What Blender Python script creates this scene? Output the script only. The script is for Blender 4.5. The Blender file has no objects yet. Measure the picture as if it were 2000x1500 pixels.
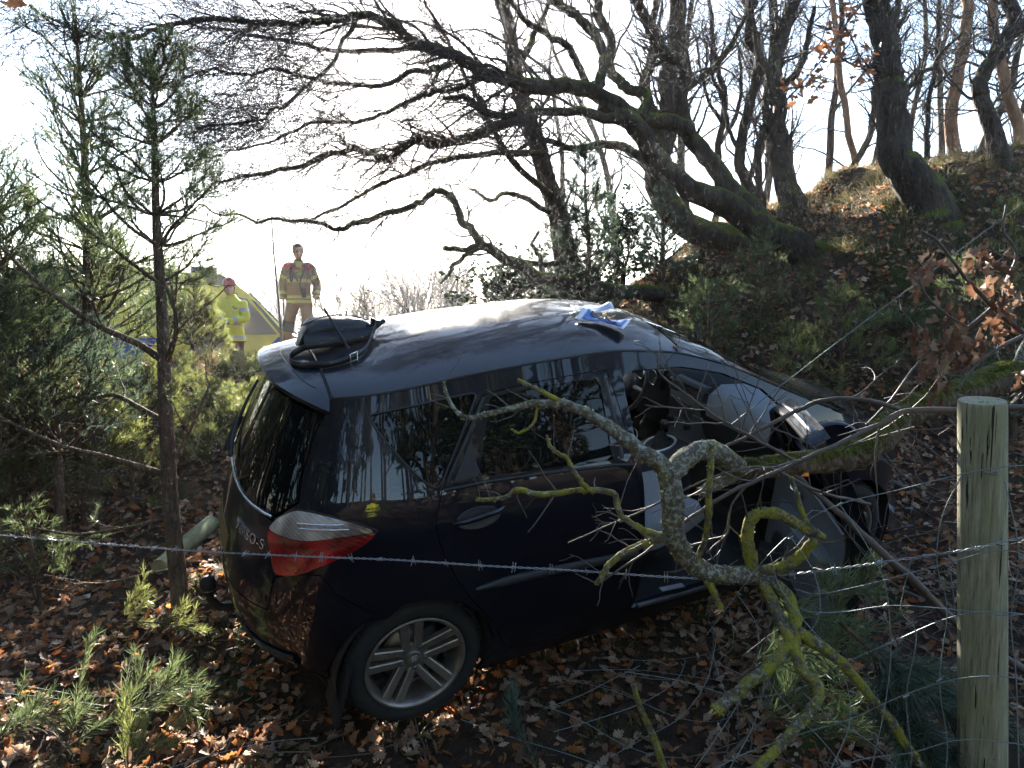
import bpy, math, random
import numpy as np
from mathutils import Vector, Matrix, geometry

random.seed(7)
rng = np.random.default_rng(7)
SC = bpy.context.scene
COL = SC.collection
R = math.radians

# ------------------------------------------------------------------ camera
PITCH = R(4.5)
FPX = 1387.0            # focal length in pixels of a 2000 px wide frame
CAMZ = 1.70
cam = bpy.data.cameras.new('camera')
cam.sensor_width = 36.0
cam.lens = 36.0 * FPX / 2000.0
cam.clip_start = 0.05
cam.clip_end = 3000
co = bpy.data.objects.new('camera', cam)
COL.objects.link(co)
co.location = (0, 0, CAMZ)
co.rotation_euler = (math.pi / 2 - PITCH, 0, 0)
SC.camera = co

# ------------------------------------------------------------------ sky, sun, exposure
SUN_AZ = R(-7.5)        # measured from +Y towards +X
SUN_EL = R(19.6)
world = bpy.data.worlds.new('World')
SC.world = world
world.use_nodes = True
wn = world.node_tree.nodes
wl = world.node_tree.links
sky = wn.new('ShaderNodeTexSky')
sky.sky_type = 'NISHITA'
sky.sun_disc = False
sky.sun_elevation = SUN_EL
sky.sun_rotation = SUN_AZ
sky.altitude = 0
sky.air_density = 1.0
sky.dust_density = 0.3
sky.ozone_density = 1.0
wl.new(sky.outputs['Color'], wn['Background'].inputs['Color'])
wn['Background'].inputs['Strength'].default_value = 0.07

sun = bpy.data.lights.new('sun', 'SUN')
sun.energy = 5.0
sun.angle = R(0.5)
sun.color = (1.0, 0.93, 0.82)
so = bpy.data.objects.new('sun', sun)
COL.objects.link(so)
sd = Vector((math.sin(SUN_AZ) * math.cos(SUN_EL), math.cos(SUN_AZ) * math.cos(SUN_EL), math.sin(SUN_EL)))
so.rotation_euler = (-sd).to_track_quat('-Z', 'Y').to_euler()
so.location = sd * 60

SC.view_settings.view_transform = 'Standard'
SC.view_settings.look = 'None'
SC.view_settings.exposure = 2.9
SC.view_settings.gamma = 1
SC.cycles.max_bounces = 5
SC.cycles.diffuse_bounces = 3
SC.cycles.glossy_bounces = 3
SC.cycles.transmission_bounces = 4
SC.cycles.transparent_max_bounces = 8
SC.cycles.volume_bounces = 0
SC.cycles.use_adaptive_sampling = True
SC.cycles.adaptive_threshold = .03
SC.cycles.caustics_reflective = False
SC.cycles.caustics_refractive = False

# ------------------------------------------------------------------ helpers
def ray(u, v):
    "direction of photograph pixel (2000 x 1500) in the world, with unit depth along the lens axis"
    a = (u - 1000.0) / FPX
    b = -(v - 750.0) / FPX
    c, s = math.cos(PITCH), math.sin(PITCH)
    return np.array([a, c + b * s, -s + b * c])

def at(u, v, d):
    "the place d metres deep along pixel (u, v)"
    return ray(u, v) * d + np.array([0, 0, CAMZ])

def trace(pts):
    "[(u, v, depth, radius px in the 2000 px frame)] -> points, radii"
    P = np.array([at(p[0], p[1], p[2]) for p in pts])
    r = np.array([p[3] * p[2] / FPX for p in pts])
    return P, r

def smooth_path(P, r, n):
    "Catmull-Rom resample with n points for every span"
    P = np.asarray(P, float)
    r = np.asarray(r, float)
    if len(P) < 3:
        t = np.linspace(0, 1, n + 1)[:, None]
        return P[0] * (1 - t) + P[-1] * t, (r[0] * (1 - t) + r[-1] * t)[:, 0]
    A = np.vstack([2 * P[0] - P[1], P, 2 * P[-1] - P[-2]])
    out, rr = [], []
    for i in range(len(P) - 1):
        p0, p1, p2, p3 = A[i], A[i + 1], A[i + 2], A[i + 3]
        for k in range(n):
            t = k / n
            out.append(.5 * (2 * p1 + (p2 - p0) * t + (2 * p0 - 5 * p1 + 4 * p2 - p3) * t * t + (3 * p1 - p0 - 3 * p2 + p3) * t ** 3))
            rr.append(r[i] * (1 - t) + r[i + 1] * t)
    out.append(P[-1])
    rr.append(r[-1])
    return np.array(out), np.array(rr)

def link(o, parent=None):
    COL.objects.link(o)
    if parent is not None:
        o.parent = parent
    return o

def tag(o, label=None, cat=None, group=None, kind=None):
    if label: o['label'] = label
    if cat: o['category'] = cat
    if group: o['group'] = group
    if kind: o['kind'] = kind
    return o

def empty(name, loc=(0, 0, 0), label=None, cat=None, group=None):
    o = bpy.data.objects.new(name, None)
    o.empty_display_size = .1
    o.location = tuple(loc)
    COL.objects.link(o)
    return tag(o, label, cat, group)

def copy_tree(o, parent=None):
    c = o.copy()
    COL.objects.link(c)
    if parent is not None:
        c.parent = parent
        c.matrix_parent_inverse = o.matrix_parent_inverse.copy()
    for ch in list(o.children):
        copy_tree(ch, c)
    return c

class MB:
    "collects pieces of geometry and links them as one mesh object"
    def __init__(self):
        self.v, self.f3, self.f4, self.c, self.n = [], [], [], [], 0
    def add(self, v, f, col=None):
        v = np.asarray(v, float).reshape(-1, 3)
        if len(v) == 0:
            return self
        f = list(f) if not isinstance(f, np.ndarray) else f
        if isinstance(f, np.ndarray):
            (self.f3 if f.shape[1] == 3 else self.f4).append(f + self.n)
        else:
            t = [q for q in f if len(q) == 3]
            q4 = [q for q in f if len(q) == 4]
            for q in f:
                if len(q) > 4:
                    t += [(q[0], q[i], q[i + 1]) for i in range(1, len(q) - 1)]
            if t: self.f3.append(np.array(t) + self.n)
            if q4: self.f4.append(np.array(q4) + self.n)
        self.v.append(v)
        if col is None:
            col = np.ones((len(v), 3)) * .5
        col = np.asarray(col, float)
        if col.ndim == 1:
            col = np.tile(col, (len(v), 1))
        self.c.append(col)
        self.n += len(v)
        return self
    def box(self, c, s, rot=None, col=None):
        p = np.array([(x, y, z) for x in (-.5, .5) for y in (-.5, .5) for z in (-.5, .5)]) * np.array(s)
        if rot is not None:
            p = p @ np.array(rot).T
        return self.add(p + np.array(c), [(0, 1, 3, 2), (4, 6, 7, 5), (0, 4, 5, 1), (2, 3, 7, 6), (0, 2, 6, 4), (1, 5, 7, 3)], col)
    def tube(self, P, r, k=8, cap=True, col=None):
        P = np.asarray(P, float)
        n = len(P)
        r = np.broadcast_to(np.asarray(r, float), (n,))
        t = np.gradient(P, axis=0)
        t /= np.linalg.norm(t, axis=1)[:, None] + 1e-12
        ref = np.array([0, 0, 1.0])
        if abs(t[:, 2]).mean() > .8:
            ref = np.array([1.0, 0, 0])
        N = np.cross(t, ref)
        N /= np.linalg.norm(N, axis=1)[:, None] + 1e-9
        for i in range(1, n):
            w = N[i - 1] - t[i] * (N[i - 1] @ t[i])
            l = np.linalg.norm(w)
            if l > 1e-6: N[i] = w / l
        B = np.cross(t, N)
        a = np.linspace(0, 2 * np.pi, k, endpoint=False)
        V = P[:, None] + r[:, None, None] * (np.cos(a)[None, :, None] * N[:, None] + np.sin(a)[None, :, None] * B[:, None])
        i, j = np.meshgrid(np.arange(n - 1), np.arange(k), indexing='ij')
        j2 = (j + 1) % k
        F = np.stack([i * k + j, i * k + j2, (i + 1) * k + j2, (i + 1) * k + j], -1).reshape(-1, 4)
        self.add(V.reshape(-1, 3), F, col)
        if cap:
            for idx, s in ((0, 1), (n - 1, -1)):
                c = np.vstack([V[idx], P[idx]])
                self.add(c, np.array([(k, (m + 1) % k, m) if s > 0 else (k, m, (m + 1) % k) for m in range(k)]), col)
        return self
    def lathe(self, prof, n=32, col=None, M=None):
        "profile of (radius, height) turned about z"
        prof = np.array(prof, float)
        a = np.linspace(0, 2 * np.pi, n, endpoint=False)
        m = len(prof)
        V = np.stack([prof[:, None, 0] * np.cos(a), prof[:, None, 0] * np.sin(a), np.repeat(prof[:, 1:2], n, 1)], -1).reshape(-1, 3)
        if M is not None:
            V = V @ np.array(M)[:3, :3].T + np.array(M)[:3, 3]
        i, j = np.meshgrid(np.arange(m - 1), np.arange(n), indexing='ij')
        j2 = (j + 1) % n
        return self.add(V, np.stack([i * n + j, i * n + j2, (i + 1) * n + j2, (i + 1) * n + j], -1).reshape(-1, 4), col)
    def loft(self, rings, cap=True, col=None):
        rings = [np.asarray(r, float) for r in rings]
        k, n = len(rings[0]), len(rings)
        i, j = np.meshgrid(np.arange(n - 1), np.arange(k), indexing='ij')
        j2 = (j + 1) % k
        self.add(np.vstack(rings), np.stack([i * k + j, i * k + j2, (i + 1) * k + j2, (i + 1) * k + j], -1).reshape(-1, 4), col)
        if cap:
            for q, s in ((rings[0], -1), (rings[-1], 1)):
                c = np.vstack([q, q.mean(0)])
                self.add(c, np.array([(k, m, (m + 1) % k) if s > 0 else (k, (m + 1) % k, m) for m in range(k)]), col)
        return self
    def prism(self, poly, M, h, col=None):
        "flat polygon extruded by h along its own z, placed with the 4 x 4 matrix M"
        p = np.array(poly, float)
        n = len(p)
        V = np.vstack([np.c_[p, np.zeros(n)], np.c_[p, np.full(n, h)]])
        V = V @ np.array(M)[:3, :3].T + np.array(M)[:3, 3]
        tri = geometry.tessellate_polygon([[Vector((a, b, 0)) for a, b in p]])
        f = [tuple(t) for t in tri] + [tuple(n + q for q in t[::-1]) for t in tri] + [(i, (i + 1) % n, n + (i + 1) % n, n + i) for i in range(n)]
        return self.add(V, f, col)
    def mesh(self, name, smooth=True, color=False):
        me = bpy.data.meshes.new(name)
        v = np.vstack(self.v)
        f3 = np.vstack(self.f3) if self.f3 else np.zeros((0, 3), int)
        f4 = np.vstack(self.f4) if self.f4 else np.zeros((0, 4), int)
        me.vertices.add(len(v))
        me.vertices.foreach_set('co', v.astype(np.float32).ravel())
        nl = len(f3) * 3 + len(f4) * 4
        me.loops.add(nl)
        me.loops.foreach_set('vertex_index', np.concatenate([f3.ravel(), f4.ravel()]).astype(np.int32))
        me.polygons.add(len(f3) + len(f4))
        st = np.concatenate([np.arange(len(f3)) * 3, len(f3) * 3 + np.arange(len(f4)) * 4]).astype(np.int32)
        me.polygons.foreach_set('loop_start', st)
        me.polygons.foreach_set('use_smooth', np.full(len(st), bool(smooth)))
        me.update(calc_edges=True)
        if color:
            ca = me.color_attributes.new('col', 'FLOAT_COLOR', 'POINT')
            c = np.vstack(self.c)
            ca.data.foreach_set('color', np.c_[c, np.ones(len(c))].astype(np.float32).ravel())
        return me
    def build(self, name, mat, parent=None, smooth=True, color=False, sharp=None):
        me = self.mesh(name, smooth, color)
        if mat is not None:
            me.materials.append(mat)
        if sharp is not None:
            me.set_sharp_from_angle(angle=R(sharp))
        return link(bpy.data.objects.new(name, me), parent)

def tubes(P, r, k=4):
    "many polylines at once: P (m, n, 3), r (m, n) -> vertices, quads"
    m, n, _ = P.shape
    t = np.gradient(P, axis=1)
    t /= np.linalg.norm(t, axis=2, keepdims=True) + 1e-9
    mt = t.mean(1)
    ref = np.where(np.abs(mt[:, 2:3]) > .75, np.array([[1.0, 0, 0]]), np.array([[0, 0, 1.0]]))
    N = np.cross(t, ref[:, None])
    N /= np.linalg.norm(N, axis=2, keepdims=True) + 1e-9
    B = np.cross(t, N)
    a = np.linspace(0, 2 * np.pi, k, endpoint=False)
    V = P[:, :, None] + r[:, :, None, None] * (np.cos(a)[:, None] * N[:, :, None] + np.sin(a)[:, None] * B[:, :, None])
    q, i, j = np.meshgrid(np.arange(m), np.arange(n - 1), np.arange(k), indexing='ij')
    j2 = (j + 1) % k
    b = q * n * k
    F = np.stack([b + i * k + j, b + i * k + j2, b + (i + 1) * k + j2, b + (i + 1) * k + j], -1).reshape(-1, 4)
    return V.reshape(-1, 3), F

def unit(a):
    return a / (np.linalg.norm(a, axis=-1, keepdims=True) + 1e-9)

def grow(P, r, count, length, ang=(.5, 1.1), noise=.25, bias=(0, 0, 0), n=6, rs=.55, tip=.25, t0=.15, t1=1.0, rmax=.05, rmin=.0012, sub=None):
    "children on a set of polylines; returns (count, n, 3), (count, n)"
    m, k, _ = P.shape
    L = np.linalg.norm(np.diff(P, axis=1), axis=2).sum(1)
    idx = rng.choice(m, count, p=L / L.sum())
    t = t0 + (t1 - t0) * rng.random(count) ** .8
    x = t * (k - 1)
    i = np.minimum(x.astype(int), k - 2)
    fr = (x - i)[:, None]
    p = P[idx, i] * (1 - fr) + P[idx, i + 1] * fr
    d = unit(P[idx, i + 1] - P[idx, i])
    rad = r[idx, i] * (1 - fr[:, 0]) + r[idx, i + 1] * fr[:, 0]
    perp = unit(np.cross(d, rng.normal(size=(count, 3))))
    a = rng.uniform(ang[0], ang[1], count)[:, None]
    d = d * np.cos(a) + perp * np.sin(a)
    ln = length * rng.uniform(.45, 1.25, count) * (1.15 - .55 * t)
    st = (ln / (n - 1))[:, None]
    out = [p]
    bias = np.asarray(bias, float)
    for s in range(n - 1):
        d = unit(d + rng.normal(size=(count, 3)) * noise + bias)
        p = p + d * st
        out.append(p)
    Q = np.stack(out, 1)
    r0 = np.clip(rad * rs * rng.uniform(.6, 1.1, count), rmin * 1.4, rmax)
    taper = np.linspace(1, tip, n)
    return Q, np.maximum(r0[:, None] * taper, rmin)

# ------------------------------------------------------------------ noise and ground
def vnoise(x, y, seed=0):
    x = np.asarray(x, float); y = np.asarray(y, float)
    xi, yi = np.floor(x).astype(np.int64), np.floor(y).astype(np.int64)
    fx, fy = x - xi, y - yi
    fx, fy = fx * fx * (3 - 2 * fx), fy * fy * (3 - 2 * fy)
    def h(a, b):
        n = (a * 374761393 + b * 668265263 + seed * 1442695041) & 0x7fffffff
        n = ((n ^ (n >> 13)) * 1274126177) & 0x7fffffff
        return ((n ^ (n >> 16)) & 0xffff) / 65535.0
    return (h(xi, yi) * (1 - fx) + h(xi + 1, yi) * fx) * (1 - fy) + (h(xi, yi + 1) * (1 - fx) + h(xi + 1, yi + 1) * fx) * fy - .5

# car frame: rows are the car's forward, left and up axes in the world
CAR_R = np.array([[.9099, .4004, .1084], [-.4148, .8808, .2285], [-.004, -.2528, .9675]])
q_, _r = np.linalg.qr(CAR_R.T)
CAR_R = (q_ * np.sign(np.diag(q_.T @ CAR_R.T))).T
CAR_T = np.array([-.74, 3.758, -1.58 + CAMZ])
def car(p):
    return np.asarray(p, float) @ CAR_R + CAR_T

_ctl = [(0, 0, -1.62), (0, 2, -1.80), (-.3, 2.7, -1.80), (1.0, 2.6, -1.75), (-1.84, 3.82, -1.62), (-2.6, 3.46, -1.68), (-3, 4.6, -1.62), (-2.3, 5.1, -1.52),
        (-2.4, 6, -1.2), (-3.4, 8.3, -.40), (-3.8, 6.6, -.95), (-3.6, 7.5, -.6), (-6, 8.5, -.5), (-9, 8, -.5), (-2.0, 9, -.50), (-.5, 9.8, -.50), (-3.45, 11.7, -.42),
        (-4.4, 10.9, -.95), (-6, 11.5, -1.1), (-6, 17, -1.65), (-9, 16, -1.65), (-3, 18, -1.65), (-1.5, 12.5, -.6), (0, 6.6, -1.05), (.3, 8.2, -.6),
        (1.5, 9, .3), (2.45, 10, 1.1), (.3, 10.5, -.4), (2.5, 7, -.35), (3.55, 8.5, .92), (4.3, 7.5, 1.28), (6.5, 9, 2.1), (4.85, 10.5, 2.15), (3.6, 10.6, 1.75),
        (4.3, 6, -.6), (4.9, 6.8, .25), (2.88, 3.9, -1.30), (1.96, 3.2, -1.58), (3, 2, -1.65), (5, 13.5, 1.9), (2.5, 13, .7), (9, 12, 2.3), (9, 7, 1.5),
        (0, 15, -1.0), (12, 22, 1.2), (-12, 4, -1.3), (-6, 3, -1.7), (7, 3, -1.3), (-4, 0, -1.7), (4, 0, -1.65), (-14, 20, -1.4), (0, 24, -1.4), (10, 1, -1.5), (3.0, 5.5, -.98)]
for X_, Y_ in ((-.75, -.9), (-.75, .9), (0, -.95), (0, 0), (0, .95), (1.3, -.95), (1.3, 0), (1.3, .95), (2.6, -.95), (2.6, 0), (2.6, .95), (3.4, -.8), (3.4, .8)):
    w_ = car((X_, Y_, .0))
    _ctl.append((w_[0], w_[1], w_[2] - CAMZ))
_ctl = np.array(_ctl)
def _tps(a, b):
    d2 = ((a[:, None, :2] - b[None, :, :2]) ** 2).sum(2)
    return .5 * d2 * np.log(d2 + 1e-9)
_n = len(_ctl)
_A = np.zeros((_n + 3, _n + 3))
_A[:_n, :_n] = _tps(_ctl, _ctl) + np.eye(_n) * .02
_A[:_n, _n:] = np.c_[np.ones(_n), _ctl[:, :2]]
_A[_n:, :_n] = _A[:_n, _n:].T
_w = np.linalg.solve(_A, np.r_[_ctl[:, 2], 0, 0, 0])
def ground(x, y):
    x = np.asarray(x, float); y = np.asarray(y, float)
    sh = x.shape
    q = np.c_[x.ravel(), y.ravel()]
    qq = np.c_[np.clip(q[:, 0], -13, 12), np.clip(q[:, 1], -1, 22)]
    z = _tps(qq, _ctl) @ _w[:_n] + _w[_n] + qq @ _w[_n + 1:]
    dist = np.hypot(q[:, 0] - qq[:, 0], q[:, 1] - qq[:, 1])
    k = np.exp(-dist / 12)
    z = z * k + (-1.45) * (1 - k)
    # under the car keep the surface on the wheels' plane
    near = np.exp(-(((q[:, 0] - .5) / 2.2) ** 2 + ((q[:, 1] - 4.2) / 1.3) ** 2))
    amp = .10 * (1 - .75 * near)
    bank = np.clip((q[:, 1] - 5.5) / 3, 0, 1) * np.clip((q[:, 0] + .5) / 2, 0, 1)
    z = z + amp * vnoise(q[:, 0] * 1.3, q[:, 1] * 1.3, 1) + amp * .5 * vnoise(q[:, 0] * 3.4, q[:, 1] * 3.4, 2) + .035 * vnoise(q[:, 0] * 9, q[:, 1] * 9, 3)
    z = z + bank * (.28 * vnoise(q[:, 0] * 1.1 + 5, q[:, 1] * 1.1, 4) + .14 * vnoise(q[:, 0] * 2.6, q[:, 1] * 2.6, 5))
    z = z + np.clip(-q[:, 1] - 3.2, 0, 9) * .42 * np.exp(-np.maximum(0, np.abs(q[:, 0]) - 25) / 20) * np.exp(-np.maximum(0, -q[:, 1] - 30) / 30)   # unseen slope added behind the camera to block sky and darken the car's flank
    return (z + CAMZ).reshape(sh)
def gpt(x, y, dz=0.0):
    return np.array([x, y, float(ground(np.array([x]), np.array([y]))[0]) + dz])
def gnormal(x, y):
    e = .04
    dx = (ground(x + e, y) - ground(x - e, y)) / (2 * e)
    dy = (ground(x, y + e) - ground(x, y - e)) / (2 * e)
    return unit(np.stack([-dx, -dy, np.ones_like(dx)], -1))

# ------------------------------------------------------------------ materials
class NT:
    def __init__(self, name):
        self.m = bpy.data.materials.new(name)
        self.m.use_nodes = True
        self.t = self.m.node_tree
        self.b = self.t.nodes['Principled BSDF']
        self.out = self.t.nodes['Material Output']
    def n(self, typ, **kw):
        x = self.t.nodes.new(typ)
        for k, v in kw.items():
            if k.startswith('_'):
                setattr(x, k[1:], v)
            else:
                x.inputs[k.replace('__', ' ')].default_value = v
        return x
    def l(self, a, b):
        self.t.links.new(a, b)
    def set(self, **kw):
        names = dict(col='Base Color', rough='Roughness', metal='Metallic', coat='Coat Weight', coatr='Coat Roughness', spec='Specular IOR Level', trans='Transmission Weight', ior='IOR', alpha='Alpha', emit='Emission Color', es='Emission Strength', sheen='Sheen Weight')
        for k, v in kw.items():
            if k in ('col', 'emit'): v = (*v, 1)
            self.b.inputs[names[k]].default_value = v
        return self
    def coord(self, kind='Object', scale=1.0):
        c = self.n('ShaderNodeTexCoord')
        mp = self.n('ShaderNodeMapping')
        self.l(c.outputs[kind], mp.inputs['Vector'])
        mp.inputs['Scale'].default_value = (scale,) * 3 if not isinstance(scale, (tuple, list)) else scale
        return mp.outputs['Vector']
    def noise(self, vec, scale=5, detail=4, rough=.6):
        x = self.n('ShaderNodeTexNoise', Scale=scale, Detail=detail, Roughness=rough)
        self.l(vec, x.inputs['Vector'])
        return x.outputs['Fac']
    def ramp(self, fac, stops):
        x = self.n('ShaderNodeValToRGB')
        e = x.color_ramp.elements
        while len(e) < len(stops): e.new(.5)
        for q, (p, c) in zip(e, stops):
            q.position = p
            q.color = (*c, 1) if len(c) == 3 else c
        self.l(fac, x.inputs['Fac'])
        return x.outputs['Color']
    def mix(self, fac, a, b, mode='MIX'):
        x = self.n('ShaderNodeMix', _data_type='RGBA', _blend_type=mode)
        for v, i in ((fac, 0), (a, 6), (b, 7)):
            if hasattr(v, 'is_output'): self.l(v, x.inputs[i])
            else: x.inputs[i].default_value = v if i == 0 else (*v, 1)
        return x.outputs[2]
    def math(self, op, a, b=0.0, clamp=False):
        x = self.n('ShaderNodeMath', _operation=op, _use_clamp=clamp)
        for v, i in ((a, 0), (b, 1)):
            if hasattr(v, 'is_output'): self.l(v, x.inputs[i])
            else: x.inputs[i].default_value = v
        return x.outputs[0]
    def bump(self, h, strength=.5, dist=.01):
        x = self.n('ShaderNodeBump', Strength=strength, Distance=dist)
        self.l(h, x.inputs['Height'])
        self.l(x.outputs['Normal'], self.b.inputs['Normal'])
        return x
    def color(self, c):
        self.l(c, self.b.inputs['Base Color'])
        return self

def plain(name, col, rough=.6, var=.12, scale=20.0, bump=0.0, **kw):
    "a paint, plastic or cloth with a little unevenness"
    t = NT(name).set(rough=rough, **kw)
    v = t.coord('Object')
    f = t.noise(v, scale, 4)
    a = tuple(max(0, c * (1 - var)) for c in col)
    b = tuple(min(1, c * (1 + var)) for c in col)
    t.color(t.ramp(f, [(.3, a), (.7, b)]))
    if bump:
        t.bump(t.noise(v, scale * 4, 3), bump, .003)
    return t.m

def leafy(name, trans=.45, rough=.55, tint=(1, 1, 1)):
    "leaf or needle: its own colour comes from the 'col' attribute, light passes through"
    t = NT(name).set(rough=rough, spec=.35)
    a = t.n('ShaderNodeAttribute', _attribute_name='col')
    c = t.mix(1.0, a.outputs['Color'], tint, 'MULTIPLY')
    t.color(c)
    tr = t.n('ShaderNodeBsdfTranslucent')
    t.l(c, tr.inputs['Color'])
    mx = t.n('ShaderNodeMixShader', Fac=trans)
    t.l(t.b.outputs[0], mx.inputs[1])
    t.l(tr.outputs[0], mx.inputs[2])
    t.l(mx.outputs[0], t.out.inputs['Surface'])
    return t.m

def bark_mat(name, dark, light, moss=(.10, .13, .02), amount=.5, scale=14, mossdir=.15):
    t = NT(name).set(rough=.9, spec=.2)
    v = t.coord('Object', (1, 1, .35))
    v2 = t.coord('Object')
    n1 = t.noise(v, scale, 6, .65)
    vo = t.n('ShaderNodeTexVoronoi', Scale=scale * 1.6, _feature='DISTANCE_TO_EDGE')
    t.l(v, vo.inputs['Vector'])
    base = t.ramp(n1, [(.3, dark), (.7, light)])
    g = t.n('ShaderNodeNewGeometry')
    sp = t.n('ShaderNodeSeparateXYZ')
    t.l(g.outputs['Normal'], sp.inputs[0])
    n2 = t.noise(v2, 3.5, 5, .7)
    m = t.math('ADD', t.math('MULTIPLY', sp.outputs['Z'], .45), n2)
    m = t.math('SUBTRACT', m, 1.0 - amount + mossdir)
    m = t.math('MULTIPLY', m, 7.0, True)
    mc = t.ramp(t.noise(v2, 40, 3), [(.3, tuple(c * .5 for c in moss)), (.7, tuple(c * 1.4 for c in moss))])
    t.color(t.mix(m, base, mc))
    h = t.math('ADD', t.math('MULTIPLY', t.math('MINIMUM', vo.outputs['Distance'], .25), 2.0), n1)
    t.bump(h, .8, .02)
    return t.m

# ================================================================== GROUND
def ground_mat():
    t = NT('leaf_mould_soil').set(rough=.95, spec=.15)
    v = t.coord('Object')
    n1 = t.noise(v, 9, 8, .7)
    n2 = t.noise(v, 1.1, 5, .6)
    n3 = t.noise(v, 60, 4, .7)
    soil = t.ramp(n1, [(.3, (.022, .015, .011)), (.55, (.058, .037, .025)), (.75, (.12, .078, .05))])
    moss = t.ramp(n3, [(.3, (.018, .025, .006)), (.7, (.07, .085, .018))])
    fac = t.math('MULTIPLY', t.math('SUBTRACT', n2, .56), 9.0, True)
    t.color(t.mix(fac, soil, moss))
    t.bump(t.math('ADD', n1, t.math('MULTIPLY', n3, .5)), .9, .03)
    return t.m

def axis(fine0, fine1, step, far0, far1):
    a = list(np.arange(fine0, fine1 + 1e-6, step))
    s, x = step, fine1
    while x < far1:
        s *= 1.18; x += s; a.append(x)
    s, x = step, fine0
    while x > far0:
        s *= 1.18; x -= s; a.insert(0, x)
    return np.array(a)
gx = axis(-5.5, 7.0, .06, -900, 900)
gy = axis(1.2, 11.5, .06, -300, 1500)
GX, GY = np.meshgrid(gx, gy, indexing='ij')
GZ = ground(GX, GY)
ni, nj = GX.shape
I_, J_ = np.meshgrid(np.arange(ni - 1), np.arange(nj - 1), indexing='ij')
gf = np.stack([I_ * nj + J_, (I_ + 1) * nj + J_, (I_ + 1) * nj + J_ + 1, I_ * nj + J_ + 1], -1).reshape(-1, 4)
GROUND = MB().add(np.stack([GX, GY, GZ], -1).reshape(-1, 3), gf).build('ground', ground_mat())
tag(GROUND, 'dark woodland soil sloping up from the fence to a bank', 'ground', kind='structure')

# ---- leaf litter
def leaf_shape(lobes=4, fine=True):
    "an oak leaf in the xy plane, 1 long, stalk at the origin, slightly cupped"
    ys = np.linspace(0, 1, 2 * lobes + 2)
    L, Rr = [], []
    for i, y in enumerate(ys[1:-1]):
        env = math.sin(math.pi * min(1, (y * .95 + .03)) ** 1.25) * .27
        w = env * (1.15 if i % 2 == 0 else .62)
        L.append((-w, y)); Rr.append((w, y))
    pts = [(0, 0)] + Rr + [(0, 1)] + L[::-1]
    mid = [(0, y) for y in ys[1:-1]]
    n = len(ys) - 2
    V = [(0, 0)] + Rr + [(0, 1)] + L + mid
    r0, tp, l0, m0 = 1, 1 + n, 2 + n, 2 + 2 * n
    F = []
    for s0 in (r0, l0):
        a = [(0, m0, s0)] + [(m0 + i, m0 + i + 1, s0 + i) for i in range(n - 1)] + [(m0 + i + 1, s0 + i + 1, s0 + i) for i in range(n - 1)] + [(m0 + n - 1, tp, s0 + n - 1)]
        F += a if s0 == r0 else [q[::-1] for q in a]
    V = np.array([(x, y, .35 * abs(x) + .22 * (y - .5) ** 2) for x, y in V])
    V[:, 1] -= .5
    return V, np.array(F)
LEAF_V, LEAF_F = leaf_shape(4)
LEAF_S, LEAF_SF = leaf_shape(2)
LEAF_COLS = np.array([(.24, .125, .07), (.33, .20, .12), (.42, .29, .19), (.16, .085, .05), (.46, .19, .06), (.36, .12, .04), (.52, .38, .27), (.14, .075, .045), (.28, .16, .095)])

def rot_frames(nrm, spin, tilt):
    "rotation matrices whose z axis is near nrm"
    k = len(nrm)
    z = unit(nrm + rng.normal(size=(k, 3)) * tilt)
    x = unit(np.cross(np.stack([np.cos(spin), np.sin(spin), np.zeros(k)], 1), z))
    y = np.cross(z, x)
    return np.stack([x, y, z], 2)

def scatter_leaves(x, y, size, shape, faces, cols, tilt=.75, lift=.012):
    k = len(x)
    z = ground(x, y)
    Rm = rot_frames(gnormal(x, y), rng.uniform(0, 6.28, k), tilt)
    sh = np.repeat(shape[None], k, 0).copy()
    sh[:, :, 2] *= rng.uniform(-1.2, 2.4, k)[:, None]
    sh[:, :, 2] += sh[:, :, 0] * sh[:, :, 1] * rng.uniform(-1, 1, k)[:, None]
    V = np.einsum('kij,kvj->kvi', Rm, sh * size[:, None, None]) + np.stack([x, y, z + lift * rng.uniform(.2, 1.8, k)], 1)[:, None]
    F = (faces[None] + (np.arange(k) * len(shape))[:, None, None]).reshape(-1, 3)
    C = np.repeat(cols[:, None], len(shape), 1)
    return V.reshape(-1, 3), F, C.reshape(-1, 3)

def leaf_cols(k, pal=LEAF_COLS):
    c = pal[rng.integers(0, len(pal), k)] * rng.uniform(.75, 1.35, (k, 1))
    return np.clip(c, 0, .8)

M_LEAF = leafy('dead_oak_leaf', .48, .55)
def under_car(x, y):
    P = np.c_[x, y, ground(x, y)] - CAR_T
    c = P @ CAR_R.T
    return (c[:, 0] > -.45) & (c[:, 0] < 3.2) & (np.abs(c[:, 1]) < .5)
lit = MB()
# near ground: full oak leaves
def near_field(k, x0, x1, y0, y1):
    x = rng.uniform(x0, x1, k); y = rng.uniform(y0, y1, k)
    vis = (np.abs(x) < y * .78 + .3) & ~under_car(x, y)
    dens = np.clip(.75 + 1.1 * vnoise(x * 1.7, y * 1.7, 11), 0.12, 1)
    vis &= rng.random(k) < dens
    return x[vis], y[vis]
x, y = near_field(30000, -4.2, 4.5, 1.9, 5.6)
k = len(x)
V, F, C = scatter_leaves(x, y, rng.uniform(.03, .085, k), LEAF_V, LEAF_F, leaf_cols(k))
lit.add(V, F, C)
x, y = near_field(34000, -6.5, 8, 5.4, 12.0)
k = len(x)
V, F, C = scatter_leaves(x, y, rng.uniform(.05, .11, k), LEAF_S, LEAF_SF, leaf_cols(k) * 1.15)
lit.add(V, F, C)
o = lit.build('leaf_litter', M_LEAF, GROUND, color=True)
tag(o, kind='stuff')
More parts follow.
